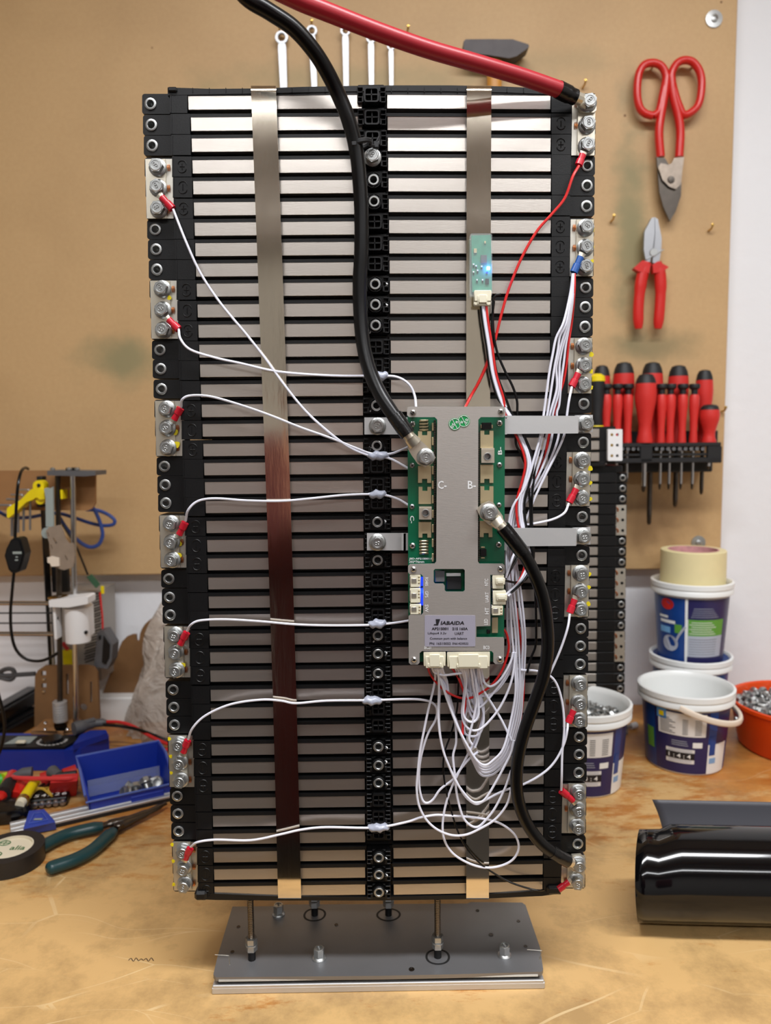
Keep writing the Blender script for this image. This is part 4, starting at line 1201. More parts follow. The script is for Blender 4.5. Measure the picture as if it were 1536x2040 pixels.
# loops under the two white plugs
GL = 'thin white wires looping under the wide white plug'
LL = ('outer white wire of the wide plug, a broad shallow loop up to the bundle', 'white wire of the wide plug doubling back in a slim hairpin', 'white wire of the wide plug in the shortest hairpin', 'white wire of the wide plug sweeping lowest before climbing to the bundle',
      'white wire of the wide plug in a rounded hairpin over the strap', 'white wire of the wide plug in the longest hairpin over the strap', 'white wire of the wide plug climbing at a steep slant to the bundle', 'white wire of the wide plug slanting away towards the thick cable',
      'white wire at the bucket-side end of the wide plug in a small swag', 'white wire of the wide plug hanging nearly straight, bent at its end', 'white wire of the wide plug curling back under the strap loops', 'white wire at the corner of the wide plug rising behind the cover foot')
fan = [
    [(440, 100), (470, 170), (500, 230), (545, 275), (600, 298), (660, 300), (725, 270), (790, 190), (835, 100), (855, 0)],
    [(455, 100), (490, 190), (510, 270), (530, 360), (550, 430), (570, 455), (585, 440), (600, 390), (610, 300), (560, 100)],
    [(470, 100), (505, 180), (525, 290), (545, 370), (565, 410), (580, 400), (575, 300), (545, 100)],
    [(485, 100), (510, 200), (500, 320), (490, 420), (510, 500), (560, 540), (620, 530), (690, 465), (760, 370), (820, 240), (850, 120), (862, 0)],
    [(500, 100), (520, 200), (505, 330), (500, 430), (530, 475), (575, 480), (605, 430), (600, 330), (585, 200), (575, 100)],
    [(515, 100), (535, 220), (540, 330), (515, 430), (505, 540), (530, 575), (590, 580), (630, 530), (640, 430), (610, 300), (590, 200), (590, 100)],
    [(530, 100), (545, 210), (560, 330), (600, 380), (640, 360), (700, 290), (770, 200), (830, 90), (850, 0)],
    [(605, 100), (625, 210), (650, 280), (700, 360), (760, 460), (800, 540), (835, 610)],
    [(620, 100), (632, 160), (650, 215), (690, 235), (740, 205), (790, 140), (830, 60), (845, 0)],
    [(550, 100), (570, 240), (590, 340), (565, 480), (540, 590), (560, 640)],
    [(565, 100), (590, 230), (625, 330), (640, 440), (615, 560), (580, 660)],
    [(635, 105), (660, 80), (690, 30), (705, 0)],
]
for k, f in enumerate(fan):
    pts = c6([(x, y, -0.011 - 0.0016 * (k % 5)) for x, y in f])
    pts[0] = (pts[0][0], pts[0][1] - 1, -0.0285)
    wire(pts, LL[k], name='balance_wire', group=GL)
wire(c6([(280, 100, -0.028), (300, 138), (360, 157), (430, 150), (500, 140), (560, 130)]), 'short white wire dipping from the small white plug across to the wide plug', Y=-0.022, name='balance_wire')
wire(c6([(300, 100, -0.028), (302, 200), (255, 400), (222, 560), (196, 700), (181, 850), (175, 950), (190, 1060), (240, 1160), (320, 1232), (420, 1270), (520, 1266), (620, 1222), (720, 1160), (800, 1060), (832, 950), (850, 850)]), 'white wire hanging from the small plug in the widest long loop over the strap', Y=-0.013, name='balance_wire')
wire(c6([(320, 100, -0.028), (330, 240), (325, 420), (335, 560), (362, 690), (400, 790), (450, 900), (510, 985), (560, 1034), (600, 1042), (650, 1020), (720, 910), (780, 800), (830, 700), (852, 610)]), 'white wire hanging from the small plug in a pointed loop above the widest one', Y=-0.015, name='balance_wire')
wire(c6([(345, 100, -0.028), (385, 200), (400, 330), (440, 470), (450, 620), (428, 720), (440, 850), (450, 960), (470, 1060), (500, 1150), (550, 1202), (600, 1212), (650, 1170), (720, 1080), (790, 940), (832, 820)]), 'white wire hanging from the small plug in a narrow deep loop ending at the strap', Y=-0.012, name='balance_wire')
wire(c6([(252, 100, -0.028), (270, 150), (310, 205), (360, 255), (420, 293), (490, 317), (560, 312), (640, 268), (700, 222), (760, 140), (800, 40), (815, -40), (800, -130), (770, -170)]), 'red wire sagging from the small white plug and climbing beside the board', Y=-0.014, m=red_ins, name='balance_wire')
wire(c6([(415, 100, -0.028), (450, 150), (480, 210), (508, 300), (512, 370), (498, 450), (495, 570)]), 'red wire dropping straight from the wide white plug', Y=-0.014, m=red_ins, name='balance_wire')

# dongle cable to the UART socket
u_pts = [(962, 606), (966, 640), (974, 690), (982, 745), (997, 795), (1012, 826), (1034, 868), (1049, 905), (1052, 930), (1045, 962), (1035, 1000), (1037, 1040), (1047, 1080), (1052, 1110), (1046, 1140), (1030, 1166), (1008, 1186)]
for k, (dx, m, nm) in enumerate(((-5, black_ins, 'black'), (-1, white_ins, 'white'), (3, white_ins, 'white'), (7, red_ins, 'red'))):
    pts = [(x + (dx * 0.9 if j < 5 else (10, 0, 4, -6)[k]), y + (k - 1.5) * (3.5 if j > 12 else 0), -0.0135 - 0.0008 * (k % 2) if j < len(u_pts) - 2 else -0.021 - (0.006 if j == len(u_pts) - 1 else 0)) for j, (x, y) in enumerate(u_pts)]
    wire(pts, ('black dongle wire, nearest the printer in its ribbon', 'white dongle wire next to the black one in its ribbon', 'white dongle wire next to the red one in its ribbon', 'red dongle wire running down from the dongle plug')[k], m=m, name='dongle_wire', group='four wires of the dongle cable')
for k, pts in enumerate(([(998, 586), (986, 590), (982, 605), (983, 660), (990, 700), (1004, 735), (1022, 772), (1030, 800), (1031, 830), (1040, 872), (1062, 905), (1066, 930), (1060, 990), (1060, 1050), (1063, 1110), (1050, 1150), (1030, 1160), (1006, 1157, -0.027)],
                         [(984, 600), (980, 640), (981, 690), (990, 745), (1010, 800), (1026, 850), (1028, 885), (1038, 905), (1050, 940), (1056, 1010), (1058, 1060), (1066, 1180), (1068, 1240), (1067, 1285), (1058, 1310), (1050, 1340)])):
    wire(pts, ('black probe wire beside the dongle that ends in the topmost side socket', 'black probe wire that passes the sockets and ends behind the thick cable')[k], m=black_ins, r=0.0010, name='probe_wire', Y=-0.0105)
for k in range(3):
    wire([(1008, 1152 + k * 0, -0.026), (1020, 1130 - k * 8, -0.02), (1030, 1110 - k * 10), (1028, 1092 - k * 4)][:4], ('short black probe wire rising from the topmost side socket behind the thick cable', 'second short black probe wire rising from the topmost side socket', 'white stub wire rising by the topmost side socket')[k], m=(black_ins, black_ins, white_ins)[k], name='probe_wire', Y=-0.014)
# ------------------------------------------------------------------ stand under the pack
t = thing('pack_stand', 'grey aluminium base with upright threaded rods that carries the pack on the bench', 'stand', PZ(755, 1880, 0.0))
top = [(425, 1941), (434, 1903), (463, 1806), (560, 1805), (568, 1802), (930, 1800), (938, 1797), (1040, 1798), (1047, 1803), (1076, 1888), (1082, 1930), (1079, 1936), (905, 1941), (760, 1944), (430, 1947)]
zt_ = 0.0145
M = MB(); M.prism([PZ(x, y, zt_) for x, y in top], (0, 0, -0.0035))
M.build('base_plate', baseal, t, smooth=0)
fr_ = [PZ(427, 1945, zt_), PZ(1080, 1934, zt_)]
u = (fr_[1] - fr_[0]).normalized(); L_ = (fr_[1] - fr_[0]).length; vv = V((0, 0, 1)).cross(u)
F0 = (fr_[0] - V((0, 0, zt_)), u, vv, V((0, 0, 1)))
M = MB()
M.box((L_ / 2, 0.052, 0.0085), (L_ - 0.004, 0.100, 0.0045), 0.0004, 0, F0)
M.build('middle_plate', dsteel, t, smooth=0)
M = MB()
M.box((L_ / 2, 0.050, 0.003), (L_ + 0.004, 0.106, 0.006), 0.0007, 0, F0)
M.box((L_ / 2, -0.002, 0.0065), (L_ + 0.002, 0.0018, 0.003), 0.0004, 0, F0)
M.build('lower_plate', alu, t, smooth=0)
M = MB()
M.tube([F0[0] + u * 0.004 + V((0, -0.001, 0.0115)), F0[0] + u * (L_ - 0.004) + V((0, -0.001, 0.0115))], 0.0012, 6)
M.build('trim_edge', tinw, t)
marker = mat('black_marker', (18, 18, 18), 0.6)
def floor_ring(x, y, rx):
    c = PZ(x, y, zt_ + 0.0001)
    M = MB(); M.tube([c + V((rx * math.cos(a) * (1 + 0.05 * math.sin(2 * a + x)), rx * 0.9 * math.sin(a), 0)) for a in [2 * PI * k / 28 for k in range(29)]], 0.001, 4, flat=((0, 0, 1), 0.3))
    M.build('marker_ring', marker, t)
for (x, y, ring_) in ((502, 1911, 0), (627, 1822, 1), (774, 1822, 1), (872, 1906, 1)):
    b = PZ(x, y, zt_)
    topz = P(755, 1788, b.y).z + 0.004
    M = MB(); M.cyl(b, V((b.x, b.y, topz)), 0.0026, 10)
    for k in range(int((topz - b.z) / 0.0016)):
        M.lathe(ufr(b + V((0, 0, k * 0.0016))), [(0.0026, 0), (0.0030, 0.0004), (0.0026, 0.0008)], 8)
    rd = M.build('threaded_rod', rod_m, t)
    M = MB()
    for zz in (0.009, 0.0155):
        M.prism([b + V((0.0052 * math.cos(PI / 3 * k), 0.0052 * math.sin(PI / 3 * k), zz)) for k in range(6)], (0, 0, 0.0048))
    M.lathe(ufr(b + V((0, 0, 0.0138))), [(0, 0), (0.0056, 0), (0.0056, 0.0014), (0, 0.0014)], 14)
    M.build('nut', zinc, rd)
    M = MB(); M.cyl(b, b + V((0, 0, 0.009)), 0.0034, 10); M.build('bushing', black, rd)
    if ring_: floor_ring(x, y, 0.0105)
for (x, y) in ((636, 1910), (1005, 1904), (555, 1822)):
    b = PZ(x, y, zt_)
    o = link('hex_bolt', BOLT, t, b, (0, 0, 0.4)); o.scale = (0.9, 0.9, 1.5)
for (x, y, r) in ((463, 1896, .0018), (475, 1846, .0018), (670, 1842, .0018), (951, 1814, .0018), (1033, 1835, .0016), (978, 1862, .0022), (1047, 1885, .0017), (820, 1931, .0026)):
    b = PZ(x, y, zt_ + 0.0002); M = MB(); M.lathe(ufr(b), [(r, 0), (r * 0.95, 0.0003), (r * 0.6, 0.0003), (r * 0.55, 0.0001), (0, 0.0001)], 10); M.build('drilled_hole', dsteel, t)
for (x0, x1, y0) in ((428, 456, 1902), (1050, 1080, 1892)):
    M = MB(); q = [PZ(x0, y0, zt_ + 0.0003), PZ(x1, y0 + 2, zt_ + 0.0003), PZ(x1 + (2 if x0 < 700 else -6), y0 + 20, zt_ + 0.0003)]
    M.tube(q, 0.0004, 4); M.build('engraved_notch', tinw, t)

# ------------------------------------------------------------------ tools on the board
TY = BY - 0.012
def wrench(x, yt, R, dx, label):
    s = 1.0
    p = P(x, yt, TY)
    t = thing('combination_wrench', label, 'wrench', p, 'wrenches hung in a row above the pack')
    L_ = R * 15
    M = MB()
    ol, ang = [], []
    for k in range(17):
        a = math.radians(-60 + 300 * k / 16)
        ol.append((R * math.cos(a), R * math.sin(a)))
    w = R * 0.62
    ol += [(-w, -R * 1.6), (-w * 0.85, -L_ * 0.5), (-w * 0.75, -L_ + R * 1.2), (-R * 1.15, -L_), (-R * 0.95, -L_ - R * 1.2), (-R * 0.55, -L_ - R * 1.5), (-R * 0.45, -L_ - R * 0.5), (0, -L_ - R * 0.2), (R * 0.45, -L_ - R * 0.5), (R * 0.55, -L_ - R * 1.5), (R * 0.95, -L_ - R * 1.2), (R * 1.15, -L_), (w * 0.75, -L_ + R * 1.2), (w * 0.85, -L_ * 0.5), (w, -R * 1.6)]
    hole = [(R * 0.62 * math.cos(2 * PI * k / 12), R * 0.62 * math.sin(2 * PI * k / 12)) for k in range(12)]
    ca, sa = math.cos(dx), math.sin(dx)
    T = lambda q: p + V((q[0] * ca + q[1] * sa, 0, -q[0] * sa + q[1] * ca))
    th = 0.005
    M.prism([T(q) for q in ol], (0, th, 0), [[T(q) for q in hole]])
    M.build('shaft', chrome, t, smooth=30)
    M = MB(); M.lathe(ffr(p + V((0, 0.0005, 0))), [(R, -0.004), (R * 0.97, 0.0012), (R * 0.66, 0.0012), (R * 0.62, -0.004)], 20)
    M.build('ring_end', chrome, t)
WL = ('widest wrench with the largest ring, farthest from the hammer', 'wrench partly hidden by the black cable, next to the widest one', 'wrench with a bright brass hook glinting above its ring',
      'wrench whose ring just peeks out under the red cable', 'slimmest wrench, nearest the hammer, its top hidden by the red cable')
for (x, yt, R, dx), lb in zip(((561, 74, .0102, -0.02), (621, 61, .0084, -0.03), (688, 61, .0078, 0.0), (739, 76, .0074, 0.0), (779, 92, .006, 0.0)), WL):
    wrench(x, yt, R, dx, lb)

# hammer
t = thing('hammer', 'hammer with a dark iron head and wooden handle hung head up', 'hammer', P(985, 100, TY))
M = MB(); cH = cr(460, 0, 2.021)
hd = cH([(937, 166), (945, 158), (1040, 157), (1135, 158), (1198, 178), (1201, 186), (1196, 193), (1150, 226), (1120, 234), (1040, 222), (945, 212), (937, 205)])
slab(M, hd, TY - 0.024, 0.026)
M.build('head', ironm, t, smooth=30)
M = MB(); M.tube([P(985, 108, TY - 0.010), P(985, 170, TY - 0.010), P(984, 300, TY - 0.010), P(983, 440, TY - 0.010)], [0.0125, 0.0115, 0.0125, 0.014], 12, flat=((0, 1, 0), 0.7))
M.build('handle', wood_h, t)

# tin snips
c8 = cr(1200, 0, 3.0)
t = thing('tin_snips', 'tin snips with red dipped loop handles and worn grey blades, hung loops up', 'snips', P(1332, 130, TY))
M = MB()
M.tube(path(c8([(350, 620), (366, 540), (380, 470), (372, 425), (345, 390), (298, 376), (246, 392), (216, 450), (208, 560), (222, 640), (255, 678), (302, 693)]), TY - 0.006, 4) , 0.0062, 10)
M.tube(path(c8([(302, 693), (335, 668), (350, 620)]), TY - 0.006, 4), 0.006, 10)
M.tube(path(c8([(384, 455), (372, 560), (350, 690), (338, 800), (348, 940)]), TY - 0.006, 4), 0.0068, 10)
M.build('handle', red_tool, t, smooth=60)
M = MB()
M.tube(path(c8([(410, 470), (418, 425), (445, 380), (490, 360), (540, 372), (580, 425), (594, 500), (582, 600), (552, 655), (490, 688), (460, 640), (436, 570), (418, 500), (410, 470)]), TY - 0.006, 4), 0.0062, 10)
M.tube(path(c8([(412, 465), (425, 580), (455, 700), (466, 800), (458, 940)]), TY - 0.006, 4), 0.0068, 10)
M.build('handle', red_tool, t, smooth=60)
M = MB(); slab(M, c8([(325, 938), (374, 944), (398, 985), (430, 1050), (474, 1090), (470, 1170), (440, 1260), (404, 1322), (366, 1240), (342, 1150), (332, 1030)]), TY - 0.009, 0.005)
M.build('blade', dsteel, t, smooth=0)
M = MB(); slab(M, c8([(430, 944), (489, 938), (478, 1020), (470, 1100), (440, 1130), (400, 1115), (360, 1075), (335, 1000), (350, 975), (395, 985), (415, 975)]), TY - 0.013, 0.004)
M.build('blade', mat('worn_blade', (150, 138, 126), 0.4, 1.0, var=(120, 0.35)), t, smooth=0)
M = MB(); M.lathe(ffr(P(1337, 358, TY - 0.013)), [(0.006, 0), (0.005, 0.002), (0, 0.0025)], 14); M.build('pivot', dsteel, t)

# combination pliers
t = thing('combination_pliers', 'combination pliers with straight red grips and bright steel jaws pointing up', 'pliers', P(1298, 440, TY))
M = MB(); slab(M, c8([(295, 1302), (312, 1298), (313, 1400), (300, 1500), (285, 1565), (262, 1562), (248, 1490), (252, 1385)]), TY - 0.011, 0.008); M.build('jaw', chrome, t, smooth=0)
M = MB(); slab(M, c8([(314, 1298), (332, 1310), (355, 1425), (352, 1500), (338, 1575), (300, 1570), (306, 1500), (316, 1400)]), TY - 0.011, 0.008); M.build('jaw', chrome, t, smooth=0)
M = MB(); M.lathe(ffr(P(1302, 503, TY - 0.011)), [(0.007, 0), (0.006, 0.0015), (0, 0.0015)], 14); M.tube([P(1288, 517, TY - 0.0125), P(1322, 497, TY - 0.0125)], 0.001, 5); M.build('pivot', zinc, t)
for s, pts in enumerate(([(266, 1570), (244, 1625), (226, 1720), (215, 1850), (216, 1965)], [(322, 1575), (342, 1625), (349, 1720), (342, 1850), (332, 1965)])):
    M = MB(); M.tube(path(c8(pts), TY - 0.007, 4), [0.0088] * 3 + [0.0098] * 6 + [0.0088] * 6 + [0.0080, 0.0060], 12, flat=((0, 1, 0), 0.75))
    fl = [(188, 1602), (240, 1556), (290, 1580), (280, 1632), (215, 1622)] if s == 0 else [(300, 1580), (335, 1560), (398, 1596), (360, 1625), (305, 1632)]
    slab(M, c8(fl), TY - 0.014, 0.012)
    M.build('grip', red_tool, t, smooth=60)

# screwdriver rack
RKY = 0.585
rack = thing('screwdriver_rack', 'long black plastic rack with a row of small bits, screwed to the tool board', 'rack', P(1320, 900, RKY))
M = MB()
pbox(M, 1165, 884, 1437, 889, RKY, BY - RKY, 0.001)
pbox(M, 1165, 889, 1182, 921, RKY, 0.006, 0.001); pbox(M, 1276, 889, 1300, 921, RKY, 0.006, 0.001); pbox(M, 1410, 889, 1438, 922, RKY, 0.006, 0.001)
pbox(M, 1165, 914, 1437, 921, RKY, 0.05, 0.001)
pbox(M, 1180, 905, 1437, 907, RKY + 0.002, 0.02, 0.0004)
pbox(M, 1180, 920, 1420, 940, RKY + 0.03, BY - RKY - 0.03, 0.002)
pbox(M, 1190, 860, 1430, 884, RKY + 0.055, 0.012, 0.001)
M.build('rack_body', blackm, rack, smooth=0)
for k in range(13):
    x = (1240 + k * 11) if k < 4 else (1308 + (k - 4) * 11.5)
    if 1276 < x < 1302: continue
    p = P(x, 894, RKY + 0.004); M = MB(); M.lathe(ffr(p), [(0.0035, -0.01), (0.0035, 0), (0.003, 0.0006), (0.0014, 0.0006), (0.001, -0.001), (0, -0.001)], 6); M.build('bit', chrome, rack)
def driver(x, ytop, ybot, Rpx, Y, tip, tipr, label, kind='big', tipm=None):
    sc = (Y - CAM.y) / math.cos(TH) / FPX
    a, b = P(x, ytop, Y), P(x, ybot, Y)
    H, R = a.z - b.z, Rpx * sc
    t = thing('screwdriver', label, 'screwdriver', V((a.x, Y, b.z)), 'red screwdrivers in the rack')
    f = (V((a.x, Y, b.z)), V((1, 0, 0)), V((0, 1, 0)), V((0, 0, 1)))
    M = MB()
    if kind == 'big':
        pr = [(R * 0.72, 0), (R * 0.74, H * 0.03), (R * 0.60, H * 0.14), (R * 0.58, H * 0.25), (R * 0.74, H * 0.42), (R * 0.95, H * 0.6), (R, H * 0.72), (R * 0.93, H * 0.86)]
        cap = [(R * 0.93, H * 0.86), (R * 0.82, H * 0.93), (R * 0.62, H * 0.985), (R * 0.3, H), (0, H)]
    elif kind == 'stub':
        pr = [(R * 0.8, 0), (R * 0.84, H * 0.05), (R * 0.62, H * 0.25), (R * 0.8, H * 0.45), (R, H * 0.65), (R * 0.96, H * 0.8)]
        cap = [(R * 0.96, H * 0.8), (R * 0.8, H * 0.93), (R * 0.4, H), (0, H)]
    else:
        pr = [(R * 0.85, 0), (R * 0.85, H * 0.03), (R * 0.72, H * 0.2), (R * 0.8, H * 0.4), (R, H * 0.62), (R * 1.0, H * 0.78), (R * 0.8, H * 0.82)]
        cap = [(R * 0.62, H * 0.80), (R * 0.62, H * 0.90), (R * 1.05, H * 0.93), (R * 1.1, H * 0.97), (R * 1.0, H), (0, H)]
    M.lathe(f, pr + [(0, pr[-1][1])], 20); M.build('handle', red_hand, t)
    M = MB(); M.lathe(f, cap, 20)
    if kind != 'small':
        M.lathe((f[0] + V((R * 0.35, -R * 0.62, H * 0.9)), V((1, 0, 0)), V((0, 0, 1)), V((0, -1, 0))), [(R * 0.3, -0.01), (R * 0.3, 0.0), (R * 0.18, 0.0006), (0, 0.0006)], 10)
    M.build('end_cap', blackm, t)
    if tip:
        c = P(x, tip, Y)
        M = MB(); M.cyl(V((a.x, Y, b.z + 0.002)), V((a.x, Y, c.z + (b.z - c.z) * 0.12)), tipr * sc, 10); M.build('shaft', steel if tipm is None else tipm, t)
        M = MB(); M.tube([V((a.x, Y, c.z + (b.z - c.z) * 0.12)), V((a.x, Y, c.z + 0.004)), V((a.x, Y, c.z))], [tipr * sc, tipr * sc * 0.9, tipr * sc * 0.5], 8); M.build('tip', dsteel, t)
YB_, YF_ = 0.63, 0.60
back = [(1199, 728, 17, 985, 'large red screwdriver at the end of the back row nearest the battery pack'), (1243, 722, 21, 1000, 'second large red screwdriver of the back row counting from the battery pack'),
        (1300, 722, 21, 1045, 'large red back row screwdriver right behind the fat one in front'), (1352, 728, 20, 1010, 'tall red back row screwdriver fourth from the battery pack, hole in its cap'), (1404, 737, 17, 985, 'red back row screwdriver behind the stubby one')]
for x, y, r, tp, lb in back: driver(x, y, 884, r, YB_, tp, 4 if r < 20 else 5, lb, 'big', dsteel)
front = [(1209, 765, 973, 'slim red precision screwdriver nearest the battery pack'), (1231, 765, 960, 'slim red precision screwdriver, second from the battery pack'), (1252, 765, 962, 'slim red precision screwdriver just before the fat one on the pack side'),
         (1319, 765, 975, 'slim red precision screwdriver next to the fat one on the bucket side'), (1337, 765, 975, 'slim red precision screwdriver, second after the fat one'), (1361, 765, 975, 'slim red precision screwdriver, third after the fat one'), (1384, 765, 975, 'slim red precision screwdriver beside the stubby one')]
for x, y, tp, lb in front: driver(x, y, 882, 9.6, YF_, tp, 3.0, lb, 'small')
driver(1287, 745, 882, 21, YF_ - 0.006, 980, 5, 'fat red screwdriver standing in front of all the others', 'big')
driver(1414, 806, 882, 19.5, YF_, 935, 4, 'stubby red screwdriver with a ball handle at the end of the rack')
t = thing('utility_driver', 'black and yellow driver half hidden between pack edge and red screwdrivers', 'screwdriver', P(1188, 860, YF_))
M = MB(); q = P(1188, 866, YF_); f = (q, V((1, 0, 0)), V((0, 1, 0)), V((0, 0, 1)))
M.lathe(f, [(0.006, 0), (0.011, 0.012), (0.009, 0.03), (0.012, 0.06), (0.012, 0.085), (0, 0.085)], 14); M.build('handle', blackm, t)
M = MB(); M.lathe(f, [(0.0115, 0.002), (0.0118, 0.012), (0.010, 0.016)], 14); M.lathe(f, [(0.0125, 0.084), (0.012, 0.092), (0.006, 0.096), (0, 0.096)], 14); M.build('yellow_band', yellow_pl, t)
M = MB(); M.cyl(q + V((0, 0, -0.08)), q + V((0, 0, 0.002)), 0.003, 8); M.build('shaft', steel, t)

# ------------------------------------------------------------------ spare pack behind
SY = 0.455
def spare(name, label, rows, x_in, barrows, yb):
    p0 = P(x_in - 200, yb, SY + 0.05)
    t = thing(name, label, 'battery pack', p0)
    for k, y in enumerate(rows):
        hp = ((rows[k + 1] - y) if k + 1 < len(rows) else (y - rows[k - 1])) / 2
        dx = -y * 0.012 + 12
        xe = x_in + dx
        M = MB(); pbox(M, xe - 380, y - hp + .3, xe - 22, y + hp - .3, SY, 0.1, 0.0003); pbox(M, xe - 57, y - hp + 1, xe - 21, y + hp - 1, SY - 0.004, 0.02, 0.0005)
        m = M.build('battery_module', black, t, smooth=0)
        M = MB(); pbox(M, xe - 260, y - hp * 0.62, xe - 57, y + hp * 0.62, SY - 0.005, 0.01, 0.0005); M.build('cell_plate', plate_m, m, smooth=0)
        M = MB(); pbox(M, xe - 22, y - hp + .8, xe, y + hp - .8, SY + 0.006, 0.02, 0.001); M.build('terminal_lug', black, m, smooth=0)
        if k not in barrows:
            M = MB(); ring(M, P(xe - 9, y, SY + 0.0055), 0.0046, 0.0027, 0.012); M.build('threaded_insert', zinc, m)
    for k in range(0, len(rows), 1):
        if k in barrows and (k - 1) not in barrows:
            e = k
            while e + 1 in barrows: e += 1
            y0, y1 = rows[k] - 9, rows[e] + 9
            dx = -(y0 + y1) / 2 * 0.012 + 12
            M = MB(); slab(M, [(x_in + dx - 26, y0), (x_in + dx - 1, y0), (x_in + dx - 1, y1), (x_in + dx - 26, y1)], SY + 0.003, 0.002, [circ(x_in + dx - 8, rows[q], 3.2, 10) for q in range(k, e + 1)])
            b = M.build('bus_bar', tinw, t, smooth=0)
            for q in range(k, e + 1):
                M = MB(); M.tube(path([(x_in + dx - 20, rows[q] - 4), (x_in + dx - 17, rows[q]), (x_in + dx - 18, rows[q] + 4)], SY + 0.002, 3), 0.0012, 5); M.build('copper_tab', copper, b)
    return t
rows = [952 + 21.0 * k for k in range(26)]
bars = set(k for k in range(26) if (k // 3) % 2 == 1)
spare('spare_battery_pack', 'second battery pack standing behind, its bare edge with screw inserts beside the buckets', rows, 1249, bars, 1500)
t = thing('spare_module_stack', 'three loose battery modules with a white six-hole bar, stacked on the spare pack', 'battery pack', P(1150, 942, SY + 0.03))
for k, y in enumerate((864, 888, 911)):
    M = MB(); pbox(M, 900, y - 11.2, 1226, y + 11.2, SY - 0.01, 0.09, 0.0005); m = M.build('battery_module', black, t, smooth=0)
    M = MB(); pbox(M, 980, y - 7.5, 1194, y + 7.5, SY - 0.015, 0.01, 0.0006); M.build('cell_plate', plate_m, m, smooth=0)
M = MB(); pbox(M, 1000, 922, 1206, 929, SY - 0.012, 0.08, 0.001); pbox(M, 1170, 928, 1240, 941.5, SY + 0.0, 0.06, 0.001); M.build('bottom_frame', black, t, smooth=0)
M = MB(); slab(M, rrect(1211, 855, 1240, 918, 2), SY - 0.016, 0.006, [circ(1230, y, 3.2, 10) for y in (866, 887, 908)] + [circ(1219, y, 3, 10) for y in (866, 887, 908)])
b = M.build('bus_bar', white_pl, t, smooth=0)
for y in (866, 887, 908):
    M = MB(); M.lathe(ffr(P(1219, y, SY - 0.0155)), [(0.0024, -0.003), (0.0022, 0.0004), (0, 0.0006)], 10); M.build('brass_stud', brass, b)

# ------------------------------------------------------------------ buckets
def bucket(label, cx, y_c, z0, Rt, Rb, H, rot=0.0, panels='label', name='yoghurt_bucket', lid=False):
    """panels: arcs of the printed wrap, (angle0, angle1, material, z0, z1) seen from the viewer at -90 degrees"""
    base = V((cx, y_c, BZ + z0))
    t = thing(name, label, 'bucket', base)
    f = (base, V((1, 0, 0)), V((0, 1, 0)), V((0, 0, 1)))
    rz = lambda z: Rb + (Rt - Rb) * z / H
    M = MB()
    M.lathe(f, [(0, 0), (Rb - 0.002, 0), (Rb, 0.002), (rz(H - 0.022), H - 0.022), (Rt + 0.001, H - 0.021), (Rt + 0.0045, H - 0.018), (Rt + 0.0045, H - 0.012), (Rt + 0.003, H - 0.010), (Rt + 0.005, H - 0.008), (Rt + 0.005, H - 0.001), (Rt + 0.0035, H), (Rt + 0.0015, H), (Rt - 0.001, H - 0.003), (rz(H - 0.006) - 0.002, H - 0.008), (Rb - 0.001, 0.004), (0, 0.004)], 48)
    M.build('shell', bucket_w, t)
    def arc(a0, a1, m, z0_, z1_, off=0.0004, nm='printed_wrap', par=t):
        M = MB(); M.lathe(f, [(rz(z0_) + off, z0_), (rz((z0_ + z1_) / 2) + off, (z0_ + z1_) / 2), (rz(z1_) + off, z1_)], max(4, int(abs(a1 - a0) / 6)), 0, math.radians(a0 + rot), math.radians(a1 + rot))
        return M.build(nm, m, par)
    def curved_text(s, a, z, wdeg, h, m, off=0.0013, par=t):
        vs, fs = text_geo(s)
        M = MB()
        M.add([base + V((math.cos(math.radians(a + rot + p.x * wdeg)) * (rz(z + p.y * h) + off), math.sin(math.radians(a + rot + p.x * wdeg)) * (rz(z + p.y * h) + off), z + p.y * h)) for p in vs], fs)
        return M.build('lettering', m, par, smooth=0)
    return t, f, rz, arc, curved_text
